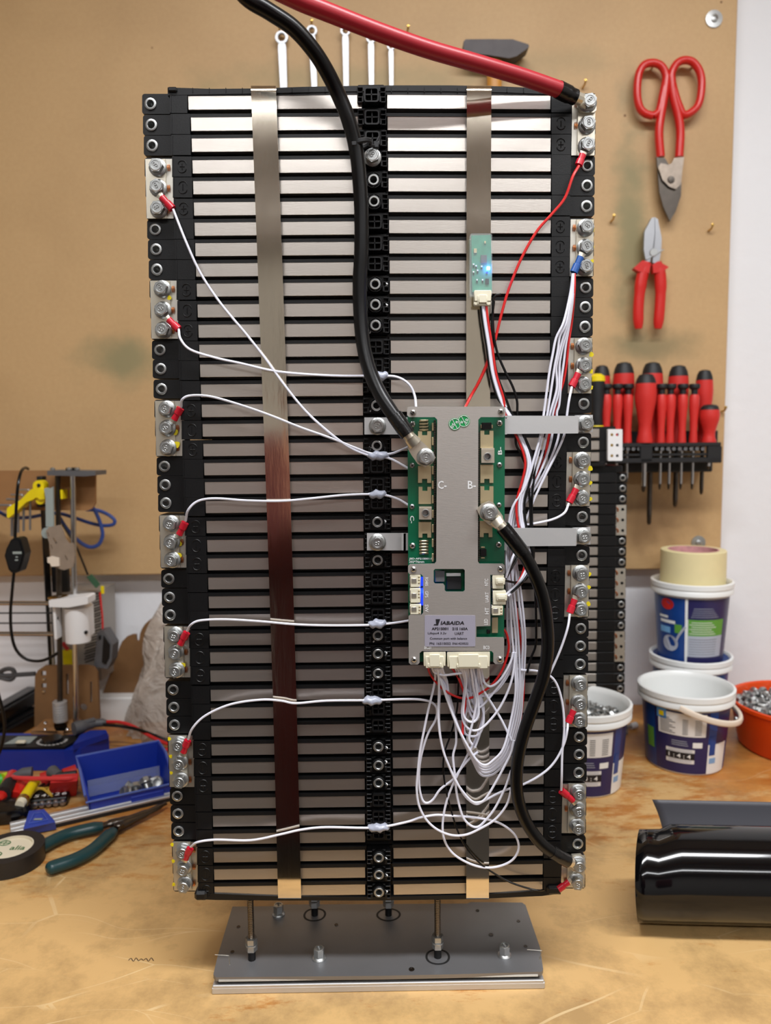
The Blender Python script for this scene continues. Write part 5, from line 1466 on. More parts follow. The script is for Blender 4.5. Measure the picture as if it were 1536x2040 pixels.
# front bucket (open, with a handle)
HB = 0.116
def back_label_wrap(arc, ct, H):
    arc(-270, -133, bucket_b, 0.003, H - 0.0225)
    w = arc(-133, -58, bucket_n, 0.003, H - 0.0225)
    arc(-58, -45, bucket_b, 0.046, H - 0.0225); arc(-58, -22, bucket_w, 0.003, 0.046, 0.0006); arc(-45, 20, bucket_n, 0.046, H - 0.0225)
    arc(-22, 60, bucket_b, 0.003, H - 0.0225, 0.0002)
    arc(-56, -46, bucket_b, 0.030, 0.058, 0.0009); arc(-55, -44, mat('pale_blue_print', (130, 170, 215), 0.4), 0.018, 0.026, 0.0009)
    n = arc(-127, -63, paper, 0.058, 0.091, 0.0009, 'nutrition_panel')
    arc(-129, -115, mat('light_mark_blue', (90, 150, 210), 0.4), 0.080, 0.094, 0.0011, 'shop_mark')
    arc(-125.5, -118.5, yellow_pl, 0.083, 0.090, 0.0014, 'shop_mark')
    for k in range(9):
        arc(-124 + (0 if k < 6 else 0), -103 - 4 * (k % 3), print_k, 0.061 + k * 0.0026, 0.0618 + k * 0.0026, 0.0012, 'text_line'); arc(-94, -87, print_k, 0.061 + k * 0.0026, 0.0618 + k * 0.0026, 0.0012, 'text_line'); arc(-78, -69, print_k, 0.061 + k * 0.0026, 0.0618 + k * 0.0026, 0.0012, 'text_line')
    for k in range(3): arc(-108, -86 - k, bucket_s, 0.044 + k * 0.003, 0.0448 + k * 0.003, 0.0009, 'text_line')
    arc(-80, -67, bucket_w, 0.042, 0.050, 0.0009, 'white_seal')
    c = arc(-116, -77, paper, 0.018, 0.039, 0.0009, 'code_panel'); arc(-116, -77, print_k, 0.024, 0.034, 0.0012, 'code_panel')
    ct('1 : 4 : 4', -97, 0.029, 30, 0.006, bucket_w, 0.0016)
    for k in range(2):
        arc(-113, -81, bucket_s, 0.020 + k * 0.002, 0.0207 + k * 0.002, 0.0012, 'text_line'); arc(-113, -80, bucket_s, 0.0352 + k * 0.0018, 0.0358 + k * 0.0018, 0.0012, 'text_line')
pc = PZ(1363, 1549); yC = pc.y + 0.056
xC = P(1364, 1450, yC).x
t, f, rz, arc, ct = bucket('open empty blue and white yoghurt bucket with its bail handle hanging down', xC, yC, 0, 0.0620, 0.0525, HB, -21)
back_label_wrap(arc, ct, HB)
arc(-150, -136, bucket_g, 0.03, 0.06, 0.0008, 'mint_leaf')
M = MB()
hp_ = []
for k in range(25):
    a = math.radians(-118 + 180 * k / 24)
    s_ = math.sin(PI * k / 24)
    hp_.append(f[0] + V(((0.0675 + 0.006 * s_) * math.cos(a), (0.0675 + 0.006 * s_) * math.sin(a), HB - 0.015 - 0.026 * s_)))
M.tube(hp_, 0.0034, 8, flat=((0, 0, 1), 1.3)); M.build('bail_handle', cream_h, t)
# bucket by the pack, full of bolts
pc = PZ(1170, 1594); yD = pc.y + 0.056
xD = P(1157, 1500, yD).x
bD, fD, rz, arc, ct = bucket('blue and white yoghurt bucket of loose bolts right beside the battery pack', xD, yD, 0, 0.0620, 0.0525, HB, 0)
back_label_wrap(arc, ct, HB)
# stacked buckets
yE = 0.592
xE = P(1376, 1240, yE).x
def front_wrap(arc, ct, H):
    arc(-260, -87, bucket_b, 0.003, H - 0.0225)
    arc(-87, -83, bucket_w, 0.003, H - 0.0225, 0.0006)
    arc(-83, 60, bucket_n, 0.076, H - 0.0225); arc(-82, -20, bucket_g, 0.050, 0.076, 0.0006); arc(-82, -20, bucket_s, 0.016, 0.050, 0.0006); arc(-83, 60, bucket_n, 0.003, 0.016)
    arc(-20, 60, bucket_n, 0.016, 0.076)
    for k in range(6): arc(-80 + 3 * (k % 2), -36 - 4 * (k % 3), paper, 0.053 + k * 0.0036, 0.0539 + k * 0.0036, 0.0009, 'text_line')
    for k in range(7): arc(-80, -33, grey_dk, 0.020 + k * 0.004, 0.0206 + k * 0.004, 0.0009, 'text_line')
    for k in range(5): arc(-78 + k, -32 - k * 3, bucket_s, 0.080 + k * 0.0034, 0.0806 + k * 0.0034, 0.0009, 'text_line')
    arc(-133, -103, bucket_w, 0.066, 0.071, 0.0009, 'white_script'); arc(-135, -116, bucket_w, 0.074, 0.078, 0.0009, 'white_script'); arc(-134, -112, mat('light_blue_print', (120, 180, 230), 0.4), 0.050, 0.060, 0.0009, 'blue_flash')
    arc(-104, -92, bucket_g, 0.052, 0.066, 0.0008, 'mint_leaf')
def spoon(f, rz, t):
    M = MB(); a0 = math.radians(-129 - 22); vs = []
    for k in range(20):
        a = 2 * PI * k / 20; an, zz = a0 + math.radians(12 * math.cos(a)), 0.097 + 0.009 * math.sin(a)
        vs.append(f[0] + V((math.cos(an) * (rz(zz) + 0.001), math.sin(an) * (rz(zz) + 0.001), zz)))
    M.add(vs, [tuple(range(20))]); M.build('red_badge', red_bag, t, smooth=0)
    M = MB()
    a0 = math.radians(-113 - 34)
    for (da, z, w_, h_) in ((0, 0.034, 15, 0.013),):
        vs = []
        for k in range(20):
            a = 2 * PI * k / 20
            an, zz = a0 + math.radians(w_ * math.cos(a)), z + h_ * math.sin(a)
            vs.append(f[0] + V((math.cos(an) * (rz(zz) + 0.001), math.sin(an) * (rz(zz) + 0.001), zz)))
        M.add(vs, [tuple(range(20))])
    pts = []
    for k in range(8):
        an, zz = a0 + math.radians(12 + 15 * k / 7), 0.040 + 0.024 * (k / 7) ** 0.8
        pts.append(f[0] + V((math.cos(an) * (rz(zz) + 0.0006), math.sin(an) * (rz(zz) + 0.0006), zz)))
    M.tube(pts, 0.0018, 5)
    M.build('printed_spoon', bucket_s, t, smooth=0)
HL = 0.123
bF, fF, rz, arc, ct = bucket('lidded yoghurt bucket at the bottom of the stack by the wall', xE + 0.001, yE, 0, 0.0592, 0.0495, HL, 0)
arc(-270, 90, bucket_b, 0.003, HL - 0.0225)
M = MB(); M.lathe(fF, [(0, HL - 0.010), (0.050, HL - 0.010), (0.058, HL - 0.004)], 40); M.build('lid', bucket_b, bF)
zE = HL - 0.0095
HE = 0.131
bE, fE, rz, arc, ct = bucket('upper bucket of the stack, blue wrap with a spoon picture, tape roll on top', xE, yE, zE, 0.0582, 0.0488, HE, -34)
front_wrap(arc, ct, HE); spoon(fE, rz, bE)
M = MB(); M.lathe(fE, [(0, HE - 0.016), (0.052, HE - 0.016), (0.0562, HE - 0.012)], 40); M.build('lid', bucket_n, bE)
t = thing('masking_tape', 'wide roll of cream masking tape resting on the bucket stack', 'tape', V((xE + 0.001, yE, BZ + zE + HE - 0.0155)))
f = (ORG[t], V((1, 0, 0)), V((0, 1, 0)), V((0, 0, 1)))
M = MB(); M.lathe(f, [(0.038, 0), (0.0490, 0), (0.0498, 0.001), (0.0498, 0.063), (0.0490, 0.064), (0.0390, 0.064)], 48); M.build('tape_body', masking, t)
M = MB(); M.lathe(f, [(0.0390, 0.0), (0.0390, 0.0642), (0.0365, 0.0642), (0.0365, 0.0), (0.0390, 0)], 48); M.build('core', mat('tape_core', (206, 150, 150), 0.7, var=(90, 0.4)), t)

# orange bowl
yO = 0.502
xO = P(1598, 1420, yO).x
bo = thing('orange_tub', 'orange plastic tub heaped with loose zinc bolts', 'tub', V((xO, yO, BZ)))
f = (ORG[bo], V((1, 0, 0)), V((0, 1, 0)), V((0, 0, 1)))
M = MB(); M.lathe(f, [(0, 0), (0.084, 0), (0.088, 0.004), (0.100, 0.064), (0.103, 0.066), (0.103, 0.071), (0.100, 0.072), (0.097, 0.070), (0.085, 0.006), (0, 0.006)], 56); M.build('tub_shell', orange, bo)
q = P(1468, 1433, yO - 0.075)
M = MB(); M.lathe(ffr(q), [(0.003, -0.004), (0.003, 0), (0.002, 0.001), (0, 0.001)], 10); M.build('rivet', zinc, bo)

# loose bolts
def shank_bolt_mesh():
    M = MB()
    fr = (V((0, 0, 0)), V((1, 0, 0)), V((0, 1, 0)), V((0, 0, 1)))
    M.lathe(fr, [(0, -0.012), (0.0026, -0.012), (0.0029, -0.011), (0.0029, 0), (0.0066, 0), (0.0066, 0.0008), (0.0050, 0.0018)], 12)
    rh = 0.0050
    M.prism([V((rh * math.cos(PI / 3 * i), rh * math.sin(PI / 3 * i), 0.0015)) for i in range(6)], (0, 0, 0.0042))
    M.lathe(fr, [(rh * 0.85, 0.0055), (rh * 0.78, 0.0062), (rh * 0.5, 0.0058), (0, 0.0058)], 12)
    o = M.build('b', zinc, at=(0, 0, 0)); d = o.data; bpy.data.objects.remove(o)
    return d
SB = shank_bolt_mesh()
def pile(c, R, n, z, label, group, heap=0.006, seed=1, sector=None, layers=2):
    rnd = random.Random(seed)
    pts = []
    tries = 0
    while len(pts) < n and tries < 8000:
        tries += 1
        a, r = rnd.uniform(0, 2 * PI), R * math.sqrt(rnd.random())
        x, y = r * math.cos(a), r * math.sin(a)
        if sector and not sector(x, y): continue
        if min([((x - q[0]) ** 2 + (y - q[1]) ** 2) ** .5 for q in pts] or [1]) < 0.0088: continue
        pts.append((x, y))
    for (x, y) in pts:
        zz = z + heap * (1 - (x * x + y * y) / (R * R)) + rnd.uniform(-0.002, 0.002)
        o = link('loose_bolt', SB, None, (c[0] + x, c[1] + y, zz), (rnd.uniform(-1.6, 1.6), rnd.uniform(-1.3, 1.3), rnd.uniform(0, 6)))
        tag(o, label, 'bolt', group)
# supporting fill under the visible layer
M = MB(); M.lathe(f, [(0, 0.006), (0.085, 0.007), (0.0945, 0.050), (0.06, 0.054), (0, 0.056)], 40)
fill_m = mat('bolt_fill', (120, 122, 122), 0.35, 1.0, bump=(160, 1.0), var=(160, 0.5))
M.build('bolt_fill', fill_m, bo)['kind'] = 'stuff'
pile((xO, yO), 0.090, 150, BZ + 0.059, 'zinc flange bolt lying in the heap in the orange tub', 'bolts in the orange tub', 0.008, 3, lambda x, y: x < 0.05)
M = MB(); M.lathe(fD, [(0, 0.005), (0.0505, 0.005), (0.0575, 0.083), (0.03, 0.088), (0, 0.089)], 36); M.build('bolt_fill', fill_m, bD)['kind'] = 'stuff'
pile((xD, yD), 0.052, 60, BZ + 0.091, 'zinc flange bolt lying in the bucket beside the pack', 'bolts in the bucket beside the pack', 0.004, 5, lambda x, y: x > -0.02)

# small white plug and its thin wire on the bench
t = thing('white_plug', 'tiny white plug with a thin grey wire on the bench between the buckets', 'plug', PZ(1262, 1453))
p = PZ(1262, 1453) + V((0, 0, 0.005))
M = MB(); M.cyl(p + V((-0.004, 0, 0)), p + V((0.006, 0.004, 0.001)), 0.005, 12); M.build('plug_body', white_pl, t)
M = MB(); M.cyl(p + V((-0.012, -0.003, 0)), p + V((-0.004, 0, 0)), 0.0028, 10); M.build('collar', zinc, t)
M = MB(); M.tube(smooth_path([p + V((-0.011, -0.003, 0)), PZ(1249, 1462, 0.003), PZ(1243, 1455, 0.003), PZ(1236, 1466, 0.002)], 5), 0.0009, 5); M.build('wire', grey_dk, t)

# black glossy curled sheet in front
x0s, x1s = 0.0, 0.0
yS = 0.094
t = thing('black_sheet_roll', 'glossy black plastic sheet curled into a half open roll on the bench', 'plastic sheet', PZ(1400, 1850))
prof = [(0.176, 0.080), (0.171, 0.062), (0.160, 0.036), (0.146, 0.012), (0.128, 0.0025), (0.104, 0.0012), (0.080, 0.005), (0.060, 0.018), (0.050, 0.036), (0.049, 0.054), (0.056, 0.072), (0.070, 0.086), (0.086, 0.0915), (0.104, 0.090), (0.120, 0.082), (0.132, 0.070), (0.138, 0.056)]
pr = smooth_path([V((0, a, b)) for a, b in prof], 4)
vs, fs = [], []
nx = 40
xa = P(1274, 1740, yS - 0.045).x
npf = len(pr)
for i in range(nx):
    s = i / (nx - 1)
    x = xa + 0.40 * s
    for j, q in enumerate(pr):
        tt = j / (npf - 1)
        ss = lambda v: (lambda c: c * c * (3 - 2 * c))(min(1, max(0, v)))
        wt = ss((tt - 0.24) / 0.12)                       # 0 on the loose flap, 1 on the tube
        k = 1 - ss((x - xa - 0.018) / 0.014)              # squeezed band at the open end
        sc = 1.0 - 0.06 * k * wt
        cy_, cz_ = 0.094, 0.046
        yy = cy_ + (q.y - cy_) * sc - 0.020 * s
        zz = max(cz_ + (q.z - cz_) * sc - 0.0028 * k * wt, 0.0008)
        xx = x + (1 - wt) * (1 - s) * (0.010 + 0.020 * min(1, tt / 0.15)) + 0.36 * (yy + 0.020 * s - 0.047) * (1 - s) - 0.005 * (1 - s) ** 6 * wt * math.sin(ss((tt - 0.3) / 0.7) * PI)
        vs.append(V((xx, yy, BZ + zz * (1.0 - 0.02 * s))))
for i in range(nx - 1):
    for j in range(npf - 1):
        a = i * npf + j
        fs.append((a, a + 1, a + npf + 1, a + npf))
M = MB(); M.add(vs, fs)
sh_ = M.build('sheet', [mat('black_film_inside', (72, 72, 78), 0.45), film], t, smooth=80, normals=False)
md = sh_.modifiers.new('thickness', 'SOLIDIFY'); md.thickness = 0.0009; md.offset = 0; md.material_offset = 1
# ------------------------------------------------------------------ left side: desktop machine
MY = 0.53
d1 = cr(0, 900, 4.389)
d2 = cr(0, 1250, 4.389)
d3 = cr(0, 1450, 4.389)
t = thing('desktop_machine', 'desktop rod machine with brown fibreboard frame, steel rods and a white carriage', 'machine', PZ(110, 1457, 0.03))
M = MB(); slab(M, [(-120, 938), (186, 937), (189.5, 940), (189.5, 1003), (183, 1013), (175, 1017), (-120, 1016)], MY + 0.02, 0.006); M.build('top_board', mdf, t, smooth=0)
M = MB(); slab(M, [(94, 937.5), (190, 938.5), (190, 947), (168, 949), (94, 947)], MY - 0.02, 0.045); M.build('rod_clamp', grey_dk, t, smooth=0)
M = MB(); pbox(M, 130, 932, 149, 938, MY - 0.01, 0.02, 0.001); M.build('clamp_block', black, t)
for x in (105, 138, 154):
    M = MB(); p = P(x, 935, MY - 0.012); M.lathe(ufr(p), [(0.004, -0.001), (0.004, 0.001), (0.002, 0.003), (0, 0.003)], 12); M.build('screw', zinc, t)
def rodv(x0, y0, x1, y1, rpx, Y, nm, m, thread=False):
    sc = (Y - CAM.y) / math.cos(TH) / FPX
    M = MB(); a, b = P(x0, y0, Y), P(x1, y1, Y)
    M.cyl(a, b, rpx * sc, 12)
    if thread:
        n = int((a - b).length / 0.0022)
        for k in range(n):
            c = a.lerp(b, k / n)
            M.lathe(ufr(c), [(rpx * sc, -0.0005), (rpx * sc + 0.0006, 0), (rpx * sc, 0.0005)], 8)
    M.build(nm, m, t)
rodv(145, 946, 152, 1445, 5.4, MY, 'smooth_rod', steel)
rodv(115, 949, 120, 1404, 5.0, MY, 'lead_screw', dsteel, True)
M = MB(); pbox(M, 80, 1016, 100, 1330, MY + 0.03, 0.02, 0.001); pbox(M, 100, 1110, 136, 1180, MY + 0.045, 0.01, 0.001); M.build('frame_post', black, t, smooth=0)
M = MB(); pbox(M, 99, 1190, 104, 1325, MY + 0.03, 0.006, 0.0005); M.build('side_strip', alu, t, smooth=0)
# carriage
M = MB()
slab(M, d1([(425, 1305), (440, 1295), (750, 1265), (768, 1275), (768, 1330), (600, 1362), (430, 1358)]), MY - 0.032, 0.03)
q0 = P(152, 1210, MY - 0.01); q1 = P(152, 1278, MY - 0.01)
M.lathe((V((q0.x, MY - 0.008, q1.z)), *UPF), [(0.0, 0), (0.0185, 0.0), (0.0185, (q0 - q1).length), (0.0, (q0 - q1).length)], 20)
pbox(M, 134, 1208, 174, 1276, MY - 0.018, 0.034, 0.004)
pbox(M, 104, 1208, 113, 1275, MY - 0.025, 0.02, 0.001)
M.build('carriage', white_pl, t, smooth=35)
M = MB()
for (x, y) in ((171, 1199), (171, 1260), (112, 1232)):
    M.lathe(ffr(P(x, y, MY - 0.0195)), [(0.0028, -0.002), (0.0028, 0.0005), (0, 0.0005)], 10)
M.build('screw_hole', dark, t)
M = MB(); M.lathe(ufr(P(118, 1191, MY - 0.012)), [(0.016, 0), (0.016, 0.0015), (0.012, 0.003), (0.005, 0.003)], 18); M.build('brass_nut', brass, t)
for (y, rpx, x1) in ((1201, 4.6, 98), (1262, 4.6, 108)):
    rodv(-110, y, x1, y + 1, rpx, MY - 0.012, 'cross_rod', steel)
for y in (1221, 1241):
    M = MB(); a, b = P(-110, y + 1, MY - 0.008), P(104, y, MY - 0.008); M.cyl(a, b, 0.0012, 6); M.build('drive_belt', blackm, t)
# lower bracket
M = MB(); slab(M, d2([(300, 870), (305, 430), (330, 375), (390, 335), (760, 333), (820, 350), (850, 400), (870, 800)]), MY + 0.025, 0.006, [d2([(578, 405), (598, 405), (598, 590), (578, 590)]), d2([(787, 475), (805, 475), (805, 660), (787, 660)]), d2([(360, 382), (402, 382), (402, 425), (360, 425)]), d2([(362, 490), (405, 490), (405, 533), (362, 533)]), d2(circ(490, 665, 34, 14)), d2(circ(728, 700, 34, 14))])
M.build('lower_board', mdfd, t, smooth=0)
zz = 0.036
M = MB(); M.prism([PZ(*d2([q])[0], zz) for q in [(270, 905), (640, 905), (700, 905), (710, 790), (415, 785)]], (0, 0, -0.006), [[PZ(*d2([q])[0], zz) for q in circ(530, 858, 60, 16)]])
M.build('foot_board', mdf, t, smooth=0)
M = MB(); M.lathe(ufr(PZ(*d2([(530, 858)])[0], zz - 0.006)), [(0.0, -0.03), (0.014, -0.03), (0.014, 0.0), (0.012, 0.001), (0, 0.001)], 16); M.build('motor', black, t)
M = MB()
for q in ((397, 835), (395, 892), (590, 892), (385, 455), (383, 562)):
    if q[1] > 700: M.lathe(ufr(PZ(*d2([q])[0], zz)), [(0.003, 0), (0.002, 0.002), (0, 0.0022)], 10)
    else: M.lathe(ffr(P(*d2([q])[0], MY + 0.025)), [(0.0032, 0), (0.002, 0.002), (0, 0.0022)], 10)
M.build('screw_heads', steel, t)['kind'] = 'stuff'
cp = P(121, 1436, MY)
M = MB()
prf = [(0, 0), (0.0108, 0)]
for k in range(6): prf += [(0.0108, 0.004 + k * 0.004), (0.0100, 0.0045 + k * 0.004), (0.0100, 0.0055 + k * 0.004), (0.0108, 0.006 + k * 0.004)]
prf += [(0.0108, 0.031), (0.009, 0.032), (0.0045, 0.032), (0.0045, 0.028)]
M.lathe(ufr(cp), prf, 20); M.build('motor_coupling', white_pl if False else alu, t)

# hanging flexure pieces
t = thing('grey_lever', 'pale grey plastic lever hanging on the lead screw with a worn slotted tag', 'lever', P(100, 1050, MY - 0.03))
M = MB(); slab(M, d1([(385, 325), (405, 315), (440, 320), (462, 305), (468, 660), (400, 655), (398, 400)]), MY - 0.024, 0.004); slab(M, d1(circ(408, 710, 48, 16)), MY - 0.026, 0.003); M.build('lever_arm', grey_pl, t, smooth=0)
tagm = mat('worn_card', (140, 124, 108), 0.6, var=(70, 0.25))
M = MB(); slab(M, d1([(400, 690), (430, 660), (520, 640), (550, 690), (570, 760), (600, 800), (640, 800), (655, 900), (640, 1010), (560, 1035), (510, 1020), (455, 1000), (440, 960), (440, 900), (430, 800)]), MY - 0.030, 0.003, [d1([(412, 705), (420, 703), (430, 738), (422, 742)]), d1([(462, 755), (472, 752), (500, 800), (486, 806)]), d1([(440, 812), (450, 812), (460, 845), (452, 850)]), d1([(565, 905), (575, 903), (592, 945), (582, 950)])]); M.build('slotted_tag', tagm, t, smooth=0)
M = MB(); slab(M, d1([(412, 925), (450, 915), (515, 930), (517, 1000), (450, 1005), (435, 975), (415, 970)]), MY - 0.033, 0.003); M.build('tag_end', cream_h, t, smooth=0)

t = thing('yellow_holder', 'yellow plastic holder clipped to the machine top with an arm pointing down', 'holder', P(75, 980, MY - 0.02))
M = MB(); slab(M, d1([(385, 320), (390, 415), (345, 418), (330, 400), (310, 402), (290, 418), (230, 440), (130, 535), (75, 580), (60, 570), (60, 500), (72, 484), (180, 420), (262, 335), (290, 320)]), MY - 0.016, 0.02); slab(M, d1(circ(335, 300, 50, 18)), MY - 0.014, 0.016); slab(M, d1(circ(350, 420, 40, 16)), MY - 0.012, 0.014); pbox(M, 119, 976, 124.5, 995, MY - 0.004, 0.02, 0.001)
M.build('holder_body', yellow_pl, t, smooth=0)
M = MB(); pbox(M, 72, 949, 84, 957, MY + 0.0, 0.015, 0.001); pbox(M, 73, 1005, 85, 1011, MY + 0.0, 0.015, 0.001); M.lathe(ffr(P(77, 967, MY - 0.0145)), [(0.003, 0), (0.002, 0.002), (0, 0.0024)], 12); M.build('clamp_bolt', blackm, t)
for k, (yh, x0, xv, yv) in enumerate(((976, 36, 60, 1056), (986, 22, 47, 1058), (995, 13, 36, 1061), (1007, -4, 24, 1068))):
    Yk = MY + 0.004 * k - 0.006
    w_ = thing('hex_key', ('thinnest hex key hung in the yellow holder, nearest the rods', 'second hex key in the yellow holder', 'third hex key in the yellow holder', 'longest hex key in the yellow holder, farthest from the rods')[k], 'hex key', P(xv, yh, Yk), 'hex keys in the yellow holder')
    M = MB(); M.tube(smooth_path([P(x0, yh, Yk), P(xv - 6, yh, Yk), P(xv - 1.5, yh + 1.5, Yk), P(xv, yh + 6, Yk), P(xv, yv, Yk)], 3), 0.0016 + 0.0002 * k, 6); M.build('key_rod', chrome, w_, smooth=0)

# cord with its inline switch
CYd = 0.44
t = thing('switch_cord', 'black cord with a black inline switch hanging over the machine top', 'cord', P(28, 1105, CYd))
M = MB(); M.tube(path([(56, 934, 0.5), (50, 932, 0.48), (42, 940, 0.455), (36, 965), (33, 1000), (31, 1040), (30, 1075)], CYd, 5), 0.0022, 8); M.tube(path([(28, 1138), (24, 1180), (21, 1220), (23, 1262), (32, 1294), (52, 1313), (78, 1317), (100, 1310), (116, 1300)], CYd, 5), 0.0022, 8); M.build('cord', black_ins, t)
M = MB()
sp = d1([(95, 770), (120, 755), (160, 752), (185, 765), (220, 890), (200, 970), (175, 1045), (140, 1060), (100, 1055), (75, 1030), (40, 910), (55, 850)])
slab(M, sp, CYd - 0.009, 0.018); M.build('switch_body', black, t, smooth=0)
M = MB()
inn = [(28 + (x - 29) * 0.8, 1106 + (y - 1106) * 0.85) for x, y in sp]
slab(M, inn, CYd - 0.0112, 0.003); M.build('switch_cover', blackg, t, smooth=0)
M = MB()
for (x0, y0, x1, y1) in ((25, 1099, 43, 1103.5), (31, 1108.5, 35.5, 1111), (29.5, 1114.5, 36, 1117)): pbox(M, x0, y0, x1, y1, CYd - 0.0115, 0.001, 0)
M.build('printed_marks', grey_pl, t, smooth=0)

# blue network cable
t = thing('blue_cable', 'blue cable looping behind the machine in front of the hardboard', 'cable', P(200, 1060, 0.62))
M = MB(); M.tube(path([(-40, 1000), (-5, 1018), (20, 1030), (55, 1031), (90, 1025), (118, 1023), (150, 1032), (180, 1042), (205, 1047), (225, 1045), (228, 1036), (215, 1025), (195, 1017), (172, 1015)], 0.62, 6), 0.0030, 8)
M.tube(path([(184, 1010), (193, 1025), (202, 1050), (204, 1068), (197, 1084), (182, 1090), (165, 1084), (148, 1070), (132, 1052), (118, 1030)], 0.61, 6), 0.0032, 8); M.build('cable_jacket', blue_ins, t)

# power supply with meshed side and fan
PY = 0.60
t = thing('power_supply', 'metal boxed power supply with a perforated side and a black fan behind the machine', 'power supply', P(170, 1300, PY))
M = MB(); a = P(122, 1180, PY + 0.06); b = P(205, 1345, PY)
psu_m = mat('psu_steel', (172, 166, 158), 0.5, 0.5)
top_ = d1([(540, 1220), (620, 1190), (865, 1195), (880, 1215), (770, 1270)])
slab(M, d1([(540, 1222), (870, 1215), (890, 2000), (540, 2000)]), PY, 0.07); M.build('case', psu_m, t, smooth=0)
M = MB()
for r in range(24):
    for c in range(9):
        x, y = 170 + c * 3.6 + (r % 2) * 1.8, 1190 + r * 5.6 - c * 1.2
        M.box((0, 0, 0), (0.0034, 0.0017, 0.0008), 0, 0, (P(x, y, PY - 0.0004), V((0.8, 0, 0.6)), V((-0.6, 0, 0.8)), V((0, -1, 0))))
tag(M.build('vent_slots', dark, t, smooth=0), kind='stuff')
M = MB(); slab(M, d1([(850, 1580), (910, 1568), (985, 1690), (975, 1830), (940, 1900), (820, 1880)]), PY - 0.03, 0.028); M.build('fan_frame', grey_dk, t, smooth=0)
M = MB(); slab(M, d1([(905, 1610), (960, 1690), (955, 1800), (925, 1860), (890, 1840)]), PY - 0.032, 0.003); slab(M, d1([(862, 1608), (880, 1605), (880, 1640), (862, 1640)]), PY - 0.032, 0.003); M.build('fan_rotor', black, t, smooth=0)
M = MB(); pbox(M, 200, 1168, 207, 1183, PY - 0.003, 0.003, 0.0004); M.build('yellow_tag', yellow_pl, t, smooth=0); M = MB(); pbox(M, 124, 1295, 145, 1325, PY - 0.01, 0.003, 0.0004); M.build('yellow_label', yellow_pl, t, smooth=0)
M = MB(); M.tube(path([(199, 1180), (201, 1200), (204, 1230), (205, 1260)], PY - 0.004, 4), 0.0016, 6); M.build('red_wire', red_ins, t); M = MB(); M.tube(path([(125, 1280), (130, 1288), (136, 1294)], PY - 0.012, 3), 0.003, 6); M.build('red_wire', red_ins, t)
t = thing('sensor_board', 'tiny green sensor board dangling on a dark wire behind the machine', 'sensor', P(188, 1158, 0.59))
M = MB(); slab(M, d1([(755, 1095), (800, 1070), (875, 1160), (840, 1195)]), 0.585, 0.002); M.build('sensor_plate', mat('sensor_green', (60, 96, 70), 0.4), t, smooth=0)
M = MB(); M.tube(path([(124, 1045), (135, 1062), (150, 1085), (165, 1120), (175, 1145)], 0.588, 5), 0.0016, 6); M.build('lead_wire', black_ins, t)

# notched fibreboard offcut
t = tag(link('fibreboard_offcut', None, None, PZ(260, 1402, 0)), 'brown fibreboard offcut with round notched lobes leaning on the white wall', 'board')
ob = [(200, 1392), (222, 1335), (233, 1308), (237, 1292), (243, 1278), (253, 1268), (264, 1264), (271, 1264), (272, 1275), (274.5, 1278), (277, 1275), (279, 1262), (283, 1252), (289, 1243), (299, 1234), (309, 1229), (313.5, 1228), (314, 1238), (316.5, 1241), (319.5, 1239), (321, 1229), (330, 1228), (345, 1234), (370, 1280), (372, 1400)]
M = MB(); slab(M, ob, 0.655, 0.006); M.build('offcut_panel', mdfd, t, smooth=0)

# white box and black rails at the wall
t = thing('white_box', 'plain white cardboard box lying against the wall behind the plastic bag', 'box', PZ(225, 1440))
M = MB(); a = PZ(228, 1445); M.box((a.x + 0.02, a.y + 0.055, BZ + 0.022), (0.13, 0.09, 0.044), 0.002); M.build('carton', paper, t, smooth=0)
t = thing('black_rails', 'pair of black metal rails lying askew at the far end of the bench', 'rail', PZ(20, 1440))
for k, (a, b, zz) in enumerate((((-90, 1460), (66, 1372), 0.045), ((-90, 1500), (72, 1412), 0.02))):
    p, q = PZ(*a, zz), PZ(*b, zz); u = (q - p).normalized(); vv = V((0, 0, 1)).cross(u)
    M = MB(); M.box(((q - p).length / 2, 0, -0.01), ((q - p).length, 0.034, 0.022), 0.002, 0, (p, u, vv, V((0, 0, 1)))); M.box(((q - p).length / 2, 0, 0.002), ((q - p).length, 0.02, 0.004), 0.001, 0, (p, u, vv, V((0, 0, 1)))); M.build('rail', blackg, t, smooth=0)
t = thing('grey_cord_coil', 'small coil of dark grey cord by the wall above the black rails', 'cord', P(20, 1345, 0.62))
M = MB(); M.tube(path([(-20, 1352), (0, 1350), (20, 1354), (29, 1345), (25, 1334), (12, 1333), (0, 1340), (8, 1346), (40, 1344), (70, 1342)], 0.62, 5), 0.004, 8); M.build('cord', grey_dk, t)

# crumpled clear plastic bag
bag_m, nt, b = nodes_mat('clear_bag_film')
b.inputs['Base Color'].default_value = (*lin((196, 184, 172)), 1); b.inputs['Roughness'].default_value = 0.16; b.inputs['Alpha'].default_value = 0.66; nz = nd(nt, 'TexNoise'); nz.inputs['Scale'].default_value = 34; nz.inputs['Detail'].default_value = 5; nz.inputs['Distortion'].default_value = 1.2; tcb = nd(nt, 'TexCoord'); nt.links.new(tcb.outputs['Object'], nz.inputs[0]); bpb = nd(nt, 'Bump'); bpb.inputs['Strength'].default_value = 1.0; bpb.inputs['Distance'].default_value = 0.012; nt.links.new(nz.outputs['Fac'], bpb.inputs['Height']); nt.links.new(bpb.outputs[0], b.inputs['Normal']); b.inputs['Transmission Weight'].default_value = 0.0
t = thing('plastic_bag', 'crumpled translucent plastic bag slumped behind the blue bin', 'bag', PZ(290, 1500))
c = PZ(300, 1490)
rnd = random.Random(11)
M = MB(); vs, fs = [], []
nu, nv = 40, 26
